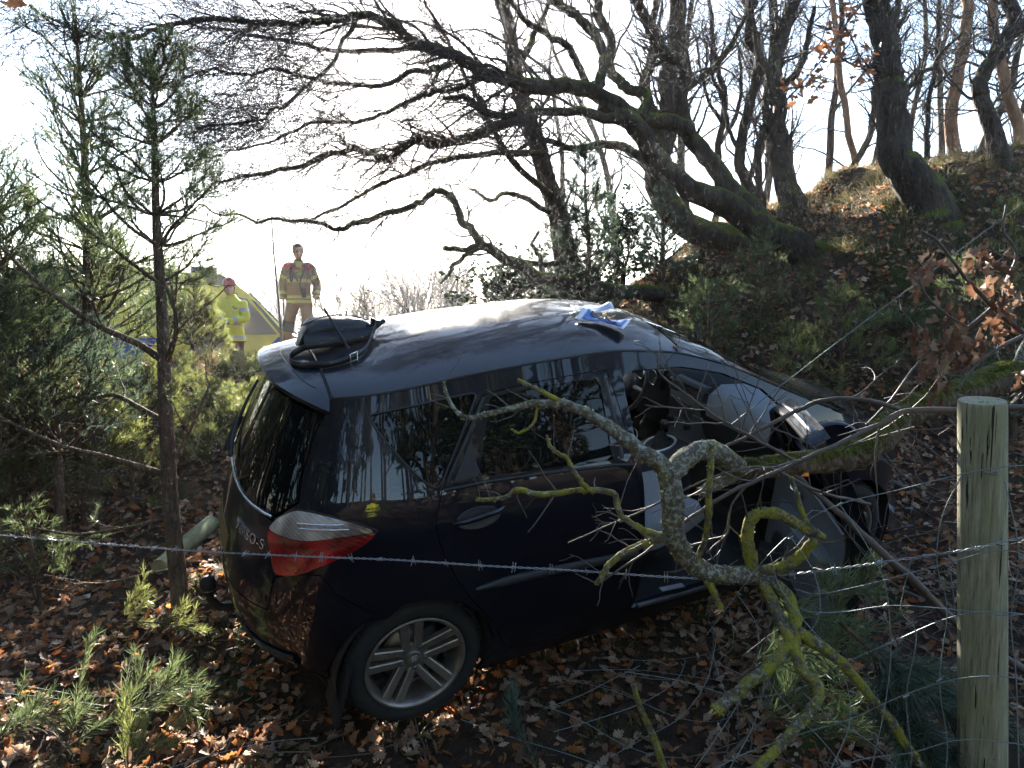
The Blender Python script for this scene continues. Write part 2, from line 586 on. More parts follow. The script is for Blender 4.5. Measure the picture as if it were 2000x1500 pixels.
# the largest near leaves, each its own piece
lm = []
for i in range(14):
    sh = LEAF_V.copy()
    sh[:, 0] *= rng.uniform(.8, 1.25)
    sh[:, :2] += rng.normal(size=(len(sh), 2)) * .022
    sh[:, 0] += .18 * rng.uniform(-1, 1) * sh[:, 1] ** 2 * 2
    sh[:, 2] *= rng.uniform(.2, 2.2)
    sh[:, 2] += sh[:, 0] * sh[:, 1] * rng.uniform(-.8, .8)
    c = np.tile(leaf_cols(1, LEAF_COLS[[0, 1, 2, 4, 6, 8]]), (len(sh), 1))
    lm.append(MB().add(sh, LEAF_F, c).mesh('oak_leaf', True, True))
    lm[-1].materials.append(M_LEAF)
n_ok = 0
while n_ok < 290:
    yy = rng.uniform(2.15, 4.3)
    xx = rng.uniform(-.72, .72) * (yy + .2)
    if under_car(np.array([xx]), np.array([yy]))[0]:
        continue
    lo = bpy.data.objects.new('oak_leaf', lm[n_ok % 14])
    nn = gnormal(np.array([xx]), np.array([yy]))
    Rm = rot_frames(nn, rng.uniform(0, 6.28, 1), .35)[0]
    s = rng.uniform(.055, .10)
    g = gpt(xx, yy, rng.uniform(.012, .03))
    M = Matrix(Rm.tolist()).to_4x4() @ Matrix.Scale(s, 4)
    M.translation = Vector(g)
    lo.matrix_world = M
    link(lo, GROUND)
    n_ok += 1

# ================================================================== CAR
def spl(xs, ys):
    xs = np.array(xs, float); ys = np.array(ys, float); n = len(xs); h = np.diff(xs)
    d = np.diff(ys) / h; m = np.zeros(n)
    for i in range(1, n - 1):
        if d[i - 1] * d[i] > 0:
            w1 = 2 * h[i] + h[i - 1]; w2 = h[i] + 2 * h[i - 1]
            m[i] = (w1 + w2) / (w1 / d[i - 1] + w2 / d[i])
    m[0] = d[0]; m[-1] = d[-1]
    def f(x):
        x = np.clip(np.asarray(x, float), xs[0], xs[-1]); i = np.clip(np.searchsorted(xs, x) - 1, 0, n - 2)
        t = (x - xs[i]) / h[i]
        return (2*t**3-3*t**2+1)*ys[i] + (t**3-2*t**2+t)*h[i]*m[i] + (-2*t**3+3*t**2)*ys[i+1] + (t**3-t**2)*h[i]*m[i+1]
    return f
Wz = spl([.10,.25,.4,.6,.8,.95,1.05,1.2,1.35,1.5,1.6], [.72,.79,.83,.845,.85,.845,.82,.75,.67,.585,.53])
Xr = spl([.10,.25,.35,.5,.6,.7,.85,1.0,1.2,1.45,1.6], [-.42,-.56,-.65,-.71,-.715,-.70,-.66,-.61,-.52,-.39,-.30])
Xf = spl([.10,.3,.5,.65,.75,.85,.95,1.03,1.2,1.35,1.5,1.6], [3.10,3.30,3.34,3.32,3.26,3.10,2.85,2.70,2.40,2.1,1.75,1.5])
XM, NR, XN, NF = .20, 2.7, 2.3, 2.6
def carD(s, z):
    s = np.asarray(s, float); z = np.asarray(z, float); sg = np.where(s < 0, 1.0, -1.0); s = np.abs(s)
    w = Wz(z); a = XM - Xr(z); b = np.maximum(Xf(z) - XN, .02)
    th = np.clip(s, 0, 1) * np.pi / 2; ph = np.clip(s - 2, 0, 1) * np.pi / 2
    c0 = np.maximum(np.cos(th), 0); s0 = np.maximum(np.sin(th), 0); c1 = np.maximum(np.cos(ph), 0); s1 = np.maximum(np.sin(ph), 0)
    x = np.where(s < 1, XM - a * c0 ** (2/NR), np.where(s < 2, XM + (np.clip(s, 1, 2) - 1) * (XN - XM), XN + b * s1 ** (2/NF)))
    y = np.where(s < 1, w * s0 ** (2/NR), np.where(s < 2, w, w * c1 ** (2/NF)))
    return np.stack([x, sg * y * (1 - .02 * ((x - 1.2) / 1.6) ** 2), z], -1)
ZC = spl([-.47,-.3,0,.5,1.0,1.35,1.7,2.0,2.3,2.6,2.75,3.0,3.2,3.34], [1.51,1.545,1.585,1.625,1.635,1.60,1.49,1.335,1.175,1.045,1.0,.93,.84,.70])
DR = spl([-.47,-.2,.5,1.2,1.8,2.4,2.75,3.3], [.07,.085,.10,.10,.085,.05,.05,.06])
def s_of(x, z):
    "body coordinate s of a place x along the car at height z"
    x = np.asarray(x, float); a = XM - Xr(z); b = np.maximum(Xf(z) - XN, .02)
    u = np.clip((XM - x) / a, 0, 1); v = np.clip((x - XN) / b, 0, 1)
    return np.where(x < XM, 2/np.pi*np.arccos(np.clip(u ** (NR/2), 0, 1)), np.where(x < XN, 1 + (x - XM)/(XN - XM), 2 + 2/np.pi*np.arcsin(np.clip(v ** (NF/2), 0, 1))))
def ZRAIL(x): return ZC(x) - DR(x)
def YRAIL(x):
    x = np.asarray(x, float)
    return np.abs(carD(s_of(x, ZRAIL(x)), ZRAIL(x))[..., 1])
YR_REAR = float(YRAIL(-.2))
def carH(x, y):
    x = np.asarray(x, float)
    yr = np.where(x < -.2, YR_REAR, np.maximum(YRAIL(x), .3))
    return ZC(x) - DR(np.maximum(x, -.2)) * np.abs(y / yr) ** 2.4
_ls = np.linspace(0, 3, 601)
_ld = np.r_[0, np.cumsum(np.linalg.norm(np.diff(carD(_ls, np.full(601, .8)), axis=0), axis=1))]
def s2l(s): return np.sign(s) * np.interp(np.abs(s), _ls, _ld)
def l2s(l): return np.sign(l) * np.interp(np.abs(l), _ld, _ls)
def wall(p, off=0.0):
    "(l, z) -> place on the car's walls"
    p = np.asarray(p, float); s = l2s(p[:, 0]); z = p[:, 1]; e = .004
    P = carD(s, z)
    if np.any(off != 0):
        l = p[:, 0]
        du = carD(l2s(l + e), z) - carD(l2s(l - e), z)
        dv = carD(s, z + e) - carD(s, z - e)
        n = unit(np.cross(du, dv))
        c = P - np.array([1.2, 0, .7])
        n *= np.sign((n * c).sum(1))[:, None]
        P = P + n * np.reshape(off, (-1, 1))
    return P
def top(p, off=0.0):
    p = np.asarray(p, float); e = .004
    P = np.c_[p, carH(p[:, 0], p[:, 1])]
    if off:
        dx = (carH(p[:, 0] + e, p[:, 1]) - carH(p[:, 0] - e, p[:, 1])) / (2*e)
        dy = (carH(p[:, 0], p[:, 1] + e) - carH(p[:, 0], p[:, 1] - e)) / (2*e)
        P = P + unit(np.c_[-dx, -dy, np.ones(len(p))]) * off
    return P
def inpoly(q, poly):
    x, y = q[:, 0], q[:, 1]; r = np.zeros(len(q), bool); n = len(poly)
    for i in range(n):
        a, b = poly[i], poly[(i + 1) % n]
        c = ((a[1] > y) != (b[1] > y)) & (x < (b[0] - a[0]) * (y - a[1]) / (b[1] - a[1] + 1e-15) + a[0])
        r ^= c
    return r
def densify(poly, step, closed=True):
    out = []; n = len(poly)
    for i in range(n if closed else n - 1):
        a = np.array(poly[i], float); b = np.array(poly[(i + 1) % n], float)
        k = max(1, int(np.ceil(np.linalg.norm(b - a) / step)))
        out += [a + (b - a) * j / k for j in range(k)]
    if not closed: out.append(np.array(poly[-1], float))
    return np.array(out)
def roundoff(poly, k=2):
    "Chaikin corner cutting of a closed outline"
    p = np.array(poly, float)
    for _ in range(k):
        q = np.roll(p, -1, 0)
        p = np.stack([.8*p + .2*q, .2*p + .8*q], 1).reshape(-1, 2)
    return p
def inset(poly, d):
    p = np.array(poly, float)
    ar = .5 * np.sum(p[:, 0]*np.roll(p[:, 1], -1) - np.roll(p[:, 0], -1)*p[:, 1])
    e1 = unit(p - np.roll(p, 1, 0)); e2 = unit(np.roll(p, -1, 0) - p)
    n = unit(np.stack([-(e1 + e2)[:, 1], (e1 + e2)[:, 0]], 1)) * np.sign(ar)
    return p + n * d
def patch(name, poly, holes, mat, parent, surf=wall, off=0.0, step=.035, thick=.006, smooth=True):
    "a panel cut to an outline and laid on a curved surface"
    B = densify(poly, step)
    Hs = [densify(h, step) for h in holes]
    lo, hi = B.min(0), B.max(0)
    g = np.stack(np.meshgrid(np.arange(lo[0], hi[0], step), np.arange(lo[1], hi[1], step), indexing='ij'), -1).reshape(-1, 2)
    g = g + (rng.random(g.shape) - .5) * step * .02
    keep = inpoly(g, B)
    for h in Hs: keep &= ~inpoly(g, h)
    g = g[keep]
    allb = np.vstack([B] + Hs)
    d = np.sqrt(((g[:, None] - allb[None]) ** 2).sum(2)).min(1)
    g = g[d > step * .5]
    verts = [Vector(q) for q in allb] + [Vector(q) for q in g]
    edges = []; b0 = 0
    for L_ in [B] + Hs:
        n = len(L_)
        edges += [(b0 + i, b0 + (i + 1) % n) for i in range(n)]; b0 += n
    ov, oe, of, *_ = geometry.delaunay_2d_cdt(verts, edges, [], 0, 1e-6)
    V2 = np.array([tuple(v) for v in ov]); F = np.array([f for f in of])
    c = V2[F].mean(1)
    k = inpoly(c, B)
    for h in Hs: k &= ~inpoly(c, h)
    F = F[k]
    P = surf(V2, off)
    nn = np.cross(P[F[:, 1]] - P[F[:, 0]], P[F[:, 2]] - P[F[:, 0]])
    if surf is top: outw = np.array([0, 0, 1.0]) + 0 * nn
    else: outw = P[F].mean(1) - np.array([1.2, 0, .7])
    flip = (nn * outw).sum(1) < 0
    F[flip] = F[flip][:, ::-1]
    # outer skin with the surface's own normals, an inner skin and a rim
    h = .003
    a_, b_ = surf(V2 + (h, 0), off) - surf(V2 - (h, 0), off), surf(V2 + (0, h), off) - surf(V2 - (0, h), off)
    N = unit(np.cross(a_, b_))
    fn = unit(np.cross(P[F[:, 1]] - P[F[:, 0]], P[F[:, 2]] - P[F[:, 0]]))
    vn = np.zeros_like(P)
    for q in range(3): np.add.at(vn, F[:, q], fn)
    N *= np.where((N * vn).sum(1) < 0, -1.0, 1.0)[:, None]
    mb = MB().add(P, F)
    nrm = [N]
    if thick:
        n = len(P); I = P - N * thick
        mb.add(I, F[:, ::-1].copy()); nrm.append(-N)
        ed = {}
        for t in F:
            for q in ((t[0], t[1]), (t[1], t[2]), (t[2], t[0])): ed[q] = 1
        rim = [q for q in ed if (q[1], q[0]) not in ed]
        if rim:
            rm = np.array(rim)
            V4 = np.stack([P[rm[:, 0]], I[rm[:, 0]], I[rm[:, 1]], P[rm[:, 1]]], 1).reshape(-1, 3)
            mb.add(V4, np.arange(len(V4)).reshape(-1, 4)); nrm.append(np.zeros((len(V4), 3)))
    o = mb.build(name, mat, parent, smooth)
    if smooth: o.data.normals_split_custom_set_from_vertices([tuple(v) for v in np.vstack(nrm)])
    return o
def strip(mb, pts, surf, r=.004, off=0.0, k=6, closed=False):
    "a bead or seal following a line on the surface"
    q = densify(pts, .03, closed)
    P = surf(q, off)
    if closed: P = np.vstack([P, P[:1]])
    return mb.tube(P, r, k, not closed)

def paint_mat():
    t = NT('black_car_paint').set(rough=.3, spec=.12, coat=.85, coatr=.015)
    v = t.coord('Object')
    n1 = t.noise(v, 2.2, 6, .7)
    n2 = t.noise(v, 45, 5, .7)
    dust = t.math('MULTIPLY', t.math('SUBTRACT', t.math('ADD', n1, t.math('MULTIPLY', n2, .35)), .64), 1.6, True)
    fl = t.n('ShaderNodeTexVoronoi', Scale=900)
    t.l(v, fl.inputs['Vector'])
    base = t.ramp(fl.outputs['Distance'], [(.1, (.003, .0038, .0075)), (.9, (.006, .0078, .015))])
    t.color(t.mix(t.math('MULTIPLY', dust, .12), base, (.08, .07, .058)))
    rr = t.math('ADD', t.math('MULTIPLY', dust, .05), .006)
    t.l(rr, t.b.inputs['Coat Roughness'])
    t.bump(t.noise(v, 4, 1), .012, .004)
    return t.m
M_PAINT = paint_mat()
M_TINT = NT('tinted_glass').set(col=(.004, .005, .005), rough=.015, spec=.33).m
M_BLACK = plain('black_trim', (.012, .012, .013), .55, .2, 60, .15)
M_RUB = plain('black_rubber', (.010, .010, .010), .8, .25, 30, .3)
M_TYRE = plain('tyre_rubber', (.017, .016, .015), .85, .35, 25, .4)
M_GREYP = plain('grey_trim', (.15, .157, .165), .5, .10, 40, .2)
M_DARKP = plain('charcoal_trim', (.032, .034, .037), .6, .15, 60, .3)
M_SEAT = plain('grey_seat_cloth', (.27, .28, .30), .9, .15, 90, .5)
M_SEATD = plain('dark_seat_cloth', (.03, .03, .033), .9, .2, 90, .5)
M_ALLOY = plain('brake_dusted_alloy', (.30, .27, .24), .42, .30, 9, .1, metal=.75)
M_CHROME = NT('chrome').set(col=(.75, .76, .78), rough=.12, metal=1).m
M_STEEL = plain('dull_steel', (.20, .19, .18), .45, .3, 12, .1, metal=.9)
def dusty_glass():
    t = NT('dusty_windscreen_glass')
    tp = t.n('ShaderNodeBsdfTransparent', Color=(.86, .90, .90, 1))
    gl = t.n('ShaderNodeBsdfGlossy', Roughness=.03)
    tl = t.n('ShaderNodeBsdfTranslucent', Color=(.78, .84, .88, 1))
    n = t.noise(t.coord('Object'), 30, 6, .75)
    m1 = t.n('ShaderNodeMixShader')
    t.l(t.math('ADD', t.math('MULTIPLY', n, .15), .12), m1.inputs[0])
    t.l(tp.outputs[0], m1.inputs[1]); t.l(tl.outputs[0], m1.inputs[2])
    fr = t.n('ShaderNodeFresnel', IOR=1.5)
    m2 = t.n('ShaderNodeMixShader')
    t.l(fr.outputs[0], m2.inputs[0]); t.l(m1.outputs[0], m2.inputs[1]); t.l(gl.outputs[0], m2.inputs[2])
    t.l(m2.outputs[0], t.out.inputs['Surface'])
    return t.m
M_WIND = dusty_glass()

CAR = empty('car', CAR_T, 'black five-door car stranded on the leafy slope with its front door open', 'car')
CAR.matrix_world = Matrix([[*CAR_R[:, i], CAR_T[i]] for i in range(3)] + [[0, 0, 0, 1]])

def SZ(pts): return [(float(s2l(s)), z) for s, z in pts]
def XZ(pts): return [(float(s2l(s_of(x, z))), z) for x, z in pts]
def arch(cx, r, z0=.12, n=18):
    a0 = math.asin((z0 - .31) / r)
    a = np.linspace(math.pi - a0, a0, n)
    return [(cx + r*math.cos(t), .31 + r*math.sin(t)) for t in a]    # from the rear foot over the top to the front foot

# -- outlines
rear_door_open = [(.145,1.118),(.10,1.004),(.11,.916),(.173,.737),(.255,.585),(.345,.45),(.40,.30),(.45,.24),(.70,.225),(1.02,.222),(1.085,.26),(1.10,.5),(1.095,.75),(1.075,.98),(1.06,1.06),(1.05,1.25),(1.035,1.40),(1.02,1.462),(.97,1.468),(.70,1.462),(.50,1.452),(.40,1.44),(.36,1.40)]
RDOOR = XZ(rear_door_open)
front_open = [(1.105,.26),(1.12,.5),(1.115,.75),(1.095,1.0),(1.09,1.15),(1.09,1.35),(1.10,1.425),(1.15,1.445),(1.43,1.43),(1.66,1.375),(1.88,1.275),(1.97,1.19),(1.955,1.05),(2.0,.9),(2.03,.7),(2.03,.45),(1.98,.30),(1.90,.245),(1.5,.235)]
FDOOR = XZ(front_open)
xa = np.linspace(-.225, 2.30, 40)
rail = [(float(s2l(s_of(x, ZRAIL(x)))), float(ZRAIL(x)) - .002) for x in xa]
SIDE = (SZ([(.443,.787),(.423,.898),(.391,.985),(.391,1.017),(.502,1.099),(.499,1.127),(.497,1.229),(.522,1.362),(.559,1.428)])
        + rail + XZ([(2.20,1.05),(2.09,.93),(2.075,.6),(2.07,.3),(2.05,.125),(.375,.115)])
        + XZ(arch(0, .355)[::-1][:12]) + SZ([(.845,.607),(.695,.746),(.633,.830),(.572,.83),(.47,.80)]))
QWIN = XZ([(-.076,1.425),(-.085,1.405),(.095,1.145),(.146,1.128),(.345,1.405),(.375,1.45),(.32,1.452)])
for sg in (1, -1):
    f = lambda P: [(sg * a, b) for a, b in P]
    holes = [f(RDOOR), f(FDOOR), f(roundoff(QWIN))]
    patch('side_frame', f(SIDE), holes, M_PAINT, CAR, thick=.02, step=.025)
    g = patch('quarter_window', f(inset(roundoff(QWIN), -.01)), [], M_TINT, CAR, off=-.006, thick=.004, step=.025)
    mb = MB(); strip(mb, f(roundoff(QWIN)), wall, .005, .0, 8, True)
    mb.build('seal', M_BLACK, g)
# -- rear doors (closed) with glass, triangle and handle
RGL = XZ([(.432,1.428),(.70,1.44),(.955,1.438),(.972,1.40),(.962,1.25),(.955,1.105),(.60,1.125),(.322,1.142),(.325,1.17)])
TRI = XZ([(.312,1.29),(.315,1.145),(.205,1.145)])
for sg in (1, -1):
    f = lambda P: [(sg * a, b) for a, b in P]
    door = patch('rear_door', inset(densify(f(RDOOR), .03), .004), [f(RGL)], M_PAINT, CAR, thick=.03, step=.025)
    patch('glass', inset(f(RGL), -.006), [], M_TINT, door, off=-.007, thick=.004, step=.025)
    patch('corner_plate', f(TRI), [], M_BLACK, door, off=.003, thick=.006)
    mb = MB()
    strip(mb, f(XZ([(.16,1.120),(.35,1.119),(.6,1.108),(.95,1.083),(1.055,1.066)])), wall, .008, .002, 8)
    mb.build('belt_moulding', M_BLACK, door)
    mb = MB()
    for i_, (a, b) in enumerate([((.385,1.425),(.165,1.13))]):
        strip(mb, f(XZ([(.40,1.43),(.30,1.30),(.17,1.135)])), wall, .010, .0, 6)
    mb.build('window_pillar', M_BLACK, door)
    mb = MB(); strip(mb, f(XZ([(1.0,1.44),(1.005,1.25),(1.0,1.10)])), wall, .018, -.011, 6); mb.build('pillar_cover', M_BLACK, door)
    # rub strip
    q = densify(f(XZ([(.262,.655),(.45,.652),(.685,.64),(.95,.62),(1.085,.607)])), .03, False)
    n = len(q)
    ring = []
    for i in range(n):
        t = min(1, i / 5.0); hgt = .007 + .017 * t
        o5 = np.array([(0, hgt), (.010, hgt*.6), (.012, 0), (.010, -hgt*.6), (0, -hgt), (-.01, 0)])
        ring.append(np.vstack([wall(np.array([[q[i, 0], q[i, 1] + a[1]]]), a[0]) for a in o5]))
    MB().loft(ring).build('rub_strip', M_DARKP, door)
    # handle: cup and bar
    hc = f(XZ([(.285,.99)]))[0]
    P0 = wall(np.array([hc]), 0.0)[0]; Pn = wall(np.array([hc]), .05)[0] - P0; Pn /= np.linalg.norm(Pn)
    ax = wall(np.array([(hc[0] + sg*.05, hc[1])]))[0] - P0; ax /= np.linalg.norm(ax); up = np.cross(Pn, ax) * (1 if sg > 0 else -1)
    mb = MB(); rings = []
    for rr, dd in ((1.0, .003), (.94, .0045), (.84, .002), (.5, .0015), (.05, .0015)):
        a = np.linspace(0, 2*np.pi, 28, endpoint=False)
        rings.append(P0 + Pn*dd + np.outer(np.cos(a)*.098*rr, ax) + np.outer(np.sin(a)*.047*rr, up))
    mb.loft(rings, False); hcup = mb.build('handle_cup', M_DARKP, door)
    t_ = np.linspace(-1, 1, 15); bar = P0 + np.outer(t_*.112, ax) + np.outer(.006 + .030*(1 - t_**4), Pn) + np.outer(.012*t_ + .01, up)
    MB().tube(bar, .0125*(1 - .25*t_**2), 10).build('door_handle', M_PAINT, door)
# -- roof, spoiler, windscreen, bonnet
xs_ = np.linspace(-.203, 1.47, 30)
ROOF = [(x, -float(YRAIL(x)) + .012) for x in xs_] + [(x, float(YRAIL(x)) - .012) for x in xs_[::-1]]
patch('roof', ROOF, [], M_PAINT, CAR, top, 0.0, .04, .01)
tr_y = np.linspace(-1, 1, 25)
tr = [(-.432 + .20*abs(t)**2.6, t*.555) for t in tr_y]
spo = patch('rear_spoiler', [(-.216, YR_REAR - .01), (-.216, -YR_REAR + .01)] + tr, [], M_PAINT, CAR, top, .002, .03, .026)
mb = MB()
for sg in (1, -1):
    strip(mb, [(x, sg*(float(YRAIL(x)) - .004)) for x in np.linspace(-.2, 1.5, 30)], top, .008, -.001, 6)
mb.build('roof_moulding', M_BLACK, CAR)
mb = MB(); strip(mb, [(-.210, t*YR_REAR) for t in np.linspace(-1, 1, 21)], top, .006, -.0035, 6); mb.build('tailgate_seal', M_RUB, CAR)
mb = MB()
a = np.linspace(-1.15, 1.15, 30)
strip(mb, [(-.232 - .10*math.cos(t*1.2), .42*math.sin(t*1.15)) for t in a], top, .0022, .0015, 5); mb.build('spoiler_seam', M_RUB, spo)
xw = np.linspace(1.485, 2.60, 24)
WS = [(x, -float(YRAIL(x))*.91) for x in xw] + [(x, float(YRAIL(x))*.91) for x in xw[::-1]]
patch('windscreen', WS, [], M_WIND, CAR, top, 0.0, .05, 0)
for sg in (1, -1):
    xp = np.linspace(1.44, 2.68, 26)
    patch('a_pillar', [(x, sg*(float(YRAIL(x))*.905)) for x in xp] + [(x, sg*(float(YRAIL(x)) - .003)) for x in xp[::-1]], [], M_PAINT, CAR, top, .004, .04, .03)
xh = np.linspace(2.64, 3.28, 18)
patch('bonnet', [(x, -float(YRAIL(x)) + .02) for x in xh] + [(x, float(YRAIL(x)) - .02) for x in xh[::-1]], [], M_PAINT, CAR, top, 0, .05, .02)
for sg in (1, -1):
    f = lambda P: [(sg * a_, b_) for a_, b_ in P]
    xr_ = np.linspace(2.26, 3.22, 20)
    FEN = XZ([(2.085,.6),(2.10,.93),(2.21,1.05)]) + [(float(s2l(s_of(x, ZRAIL(x)))), float(ZRAIL(x)) - .004) for x in xr_] + SZ([(2.55,.62),(2.5,.45)]) + XZ(arch(2.55, .355)[::-1][:14]) + XZ([(2.25,.125),(2.06,.125),(2.08,.3)])
    patch('front_wing', f(FEN), [], M_PAINT, CAR, thick=.02, step=.045)
patch('front_bumper', SZ([(2.56,.60),(2.5,.44),(2.45,.12),(3.0,.12),(3.0,.70)])[:4] + SZ([(3.0,.70)]), [], M_PAINT, CAR, thick=.02, step=.05)
patch('front_bumper', [(-a_, b_) for a_, b_ in SZ([(2.56,.60),(2.5,.44),(2.45,.12),(3.0,.12),(3.0,.70)])], [], M_PAINT, CAR, thick=.02, step=.05)
# -- tailgate, rear window, rear bumper
tg = [(.385,.985),(.385,1.005),(.26,1.022),(.12,1.022),(0,1.022)]
TG = SZ([(.425,.632),(.441,.787),(.420,.898)] + tg) + SZ([(-s_, z_) for s_, z_ in (tg[::-1][1:] + [(.420,.898),(.441,.787),(.425,.632)])])
tail = patch('tailgate', TG, [], M_PAINT, CAR, thick=.02)
rg = [(.36,1.030),(.395,1.038),(.492,1.105),(.490,1.229),(.515,1.362),(.545,1.415)]
RG = SZ(rg) + SZ([(.3,1.435),(0,1.445),(-.3,1.435)]) + SZ([(-s_, z_) for s_, z_ in rg[::-1]]) + SZ([(0,1.030)])
rw = patch('rear_window', RG, [], M_TINT, tail, off=.001, thick=.006)
mb = MB(); strip(mb, SZ([(s_, 1.026 - .02*max(0, abs(s_) - .3)) for s_ in np.linspace(-.385, .385, 25)]), wall, .007, .004, 8); mb.build('tailgate_strip', M_CHROME, tail)
mb = MB(); strip(mb, SZ([(-.02, 1.06), (-.16, 1.12), (-.33, 1.30)]), wall, .008, .02, 6); mb.build('rear_wiper', M_BLACK, tail)
mb = MB()
P = wall(np.array(SZ([(-.30, 1.10), (-.25, 1.02), (-.22, .96)])), .03); mb.loft([p + np.array([(0.02,-.05,.02),(-.02,-.05,.02),(-.02,.05,-.02),(.02,.05,-.02)]) for p in P]); mb.build('wiper_motor_cover', M_BLACK, tail)
BU = [(.66,.125),(.645,.30)]
ar = XZ(arch(0, .36)[:9])
BUMP = SZ([(0,.12),(.35,.12)]) + ar + SZ([(.843,.604),(.694,.741),(.632,.825),(.572,.826),(.47,.795),(.448,.784),(.430,.627),(.2,.624),(0,.624)])
BUMPL = [(-a_, b_) for a_, b_ in BUMP[::-1]]
bumper = patch('rear_bumper', BUMP[:-1] + SZ([(0,.624)]) + BUMPL[1:-1], [], M_PAINT, CAR, thick=.02)
mb = MB()
for zz, oo in ((.365, .012), (.385, .016), (.405, .012)):
    strip(mb, SZ([(s_, zz) for s_ in np.linspace(-.5, .5, 41)]), wall, .011, oo - .004, 6)
mb.build('bumper_ledge', M_PAINT, bumper)
# number plate, seen edge on
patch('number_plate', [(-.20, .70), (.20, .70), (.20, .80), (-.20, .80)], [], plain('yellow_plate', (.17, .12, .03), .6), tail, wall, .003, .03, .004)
# -- lamps
LAMP = SZ([(.497,1.077),(.43,1.035),(.391,.985),(.423,.898),(.453,.806),(.51,.812),(.572,.838),(.66,.893),(.745,.946),(.79,.985),(.806,1.011),(.74,1.045),(.641,1.069),(.567,1.078)])
SPL = SZ([(.391,.985),(.44,.975),(.506,.972),(.553,.972),(.62,.982),(.681,.994),(.74,1.002),(.806,1.011)])
def lamp_mat(name, col, tr):
    t = NT(name).set(col=col, rough=.06, spec=.6, coat=1, coatr=.01)
    v = t.coord('Object', (1, 1, 1))
    w = t.n('ShaderNodeTexWave', Scale=30, Distortion=.4, _wave_type='RINGS')
    t.l(t.coord('Object', (1, 1, 1)), w.inputs['Vector'])
    n = t.noise(v, 7, 2, .5)
    t.color(t.ramp(t.math('ADD', t.math('MULTIPLY', w.outputs['Fac'], .07), t.math('MULTIPLY', n, 1.0)), [(.34, tuple(c*.30 for c in col)), (.52, col), (.70, tuple(min(1, c*1.7) for c in col))]))
    t.bump(w.outputs['Fac'], .15, .003)
    return t.m
M_RED = lamp_mat('red_lens', (.30, .005, .010), .3)
M_CLEAR = lamp_mat('clear_lens', (.36, .33, .30), .3)
for sg in (1, -1):
    f = lambda P: [(sg * a_, b_) for a_, b_ in P]
    L0 = empty('tail_lamp'); L0.parent = CAR
    up_ = SZ([(.497,1.077),(.43,1.035)]) + SPL + SZ([(.74,1.045),(.641,1.069),(.567,1.078)])
    lo_ = SPL[::-1] + SZ([(.423,.898),(.453,.806),(.51,.812),(.572,.838),(.66,.893),(.745,.946),(.79,.985)])
    bulge = lambda p, off=0.0: wall(p, off + .012*np.clip(1 - np.abs(p[:, 1] - .95)/.14, 0, 1)**.5)
    patch('clear_lens', f(inset(densify(roundoff(up_, 2), .02), .001)), [], M_CLEAR, L0, bulge, .012, .016, .012)
    patch('red_lens', f(inset(densify(roundoff(lo_, 2), .02), .001)), [], M_RED, L0, bulge, .013, .016, .012)
    mb = MB(); strip(mb, f(LAMP), wall, .005, .004, 6, True); mb.build('lamp_seal', M_RUB, L0)
    mb = MB()
    for s0, s1, z0 in ((.53, .70, 1.035), (.54, .72, 1.018)):
        strip(mb, f(SZ([(s0, z0), (s1, z0 + .008)])), bulge, .004, .024, 5)
    mb.build('reflector_bar', M_CHROME, L0)
# badge
cu = bpy.data.curves.new('badge', 'FONT'); cu.body = 'VERSO-S'; cu.size = .062; cu.extrude = .0025; cu.space_character = 1.12
to = bpy.data.objects.new('badge', cu); COL.objects.link(to)
dg = bpy.context.evaluated_depsgraph_get(); tm = bpy.data.meshes.new_from_object(to.evaluated_get(dg)); bpy.data.objects.remove(to)
bv = np.array([v.co[:] for v in tm.vertices]); ww = bv[:, 0].max()
l1 = float(s2l(.372)); bz = .905
q = np.c_[l1 - ww + bv[:, 0], bz + bv[:, 1] - .02 + .0*bv[:, 0]]
bp_ = wall(q, .004 + bv[:, 2])
for v, p in zip(tm.vertices, bp_): v.co = p
tm.materials.append(M_CHROME)
link(bpy.data.objects.new('model_badge', tm), tail)
# filler: fuel flap line, inner shell, floor
FUEL = None
mb = MB(); mb.box((1.3, 0, .17), (3.3, 1.36, .05)); mb.box((.35, 0, .33), (.7, 1.2, .3)); mb.box((2.7, 0, .42), (.8, .95, .45))
mb.build('floor_pan', M_DARKP, CAR, False)
mb = MB(); mb.box((-.12, 0, .75), (.5, 1.05, .9)); mb.box((.55, 0, 1.0), (.12, 1.1, .75)); mb.box((.62, 0, .55), (.55, 1.2, .25)); mb.build('rear_seat', M_SEATD, CAR, False)
mb = MB(); mb.tube([(-.60,0,.30),(-.68,0,.29),(-.755,0,.315),(-.79,0,.37),(-.79,0,.42)], [.021,.021,.021,.020,.018], 12)
a = np.linspace(0, math.pi, 9); tb = mb.build('tow_bar', M_BLACK, CAR)
mb = MB(); mb.lathe([(.0,.495),(.02,.493),(.033,.48),(.036,.46),(.036,.415),(.031,.408),(.0,.408)], 20, M=Matrix.Translation((-.79, 0, 0))); mb.build('tow_ball_cap', M_RUB, tb)
mb = MB(); mb.lathe([(.0365,.428),(.0375,.432),(.0365,.436)], 20, M=Matrix.Translation((-.79, 0, 0))); mb.build('cap_ring', M_STEEL, tb)
mb = MB(); mb.tube([(-.055,-.125,1.568),(-.062,-.118,1.592),(-.135,-.07,1.755)], [.016,.0065,.0045], 8); mb.build('roof_aerial', M_BLACK, CAR)
# mud flap
mb = MB(); mb.loft([np.array([(-.27,-.80,.40),(-.30,-.80,.40),(-.30,-.62,.40),(-.27,-.62,.40)]), np.array([(-.36,-.81,.13),(-.375,-.81,.13),(-.375,-.60,.13),(-.36,-.60,.13)])]); mb.build('mud_flap', M_RUB, CAR)

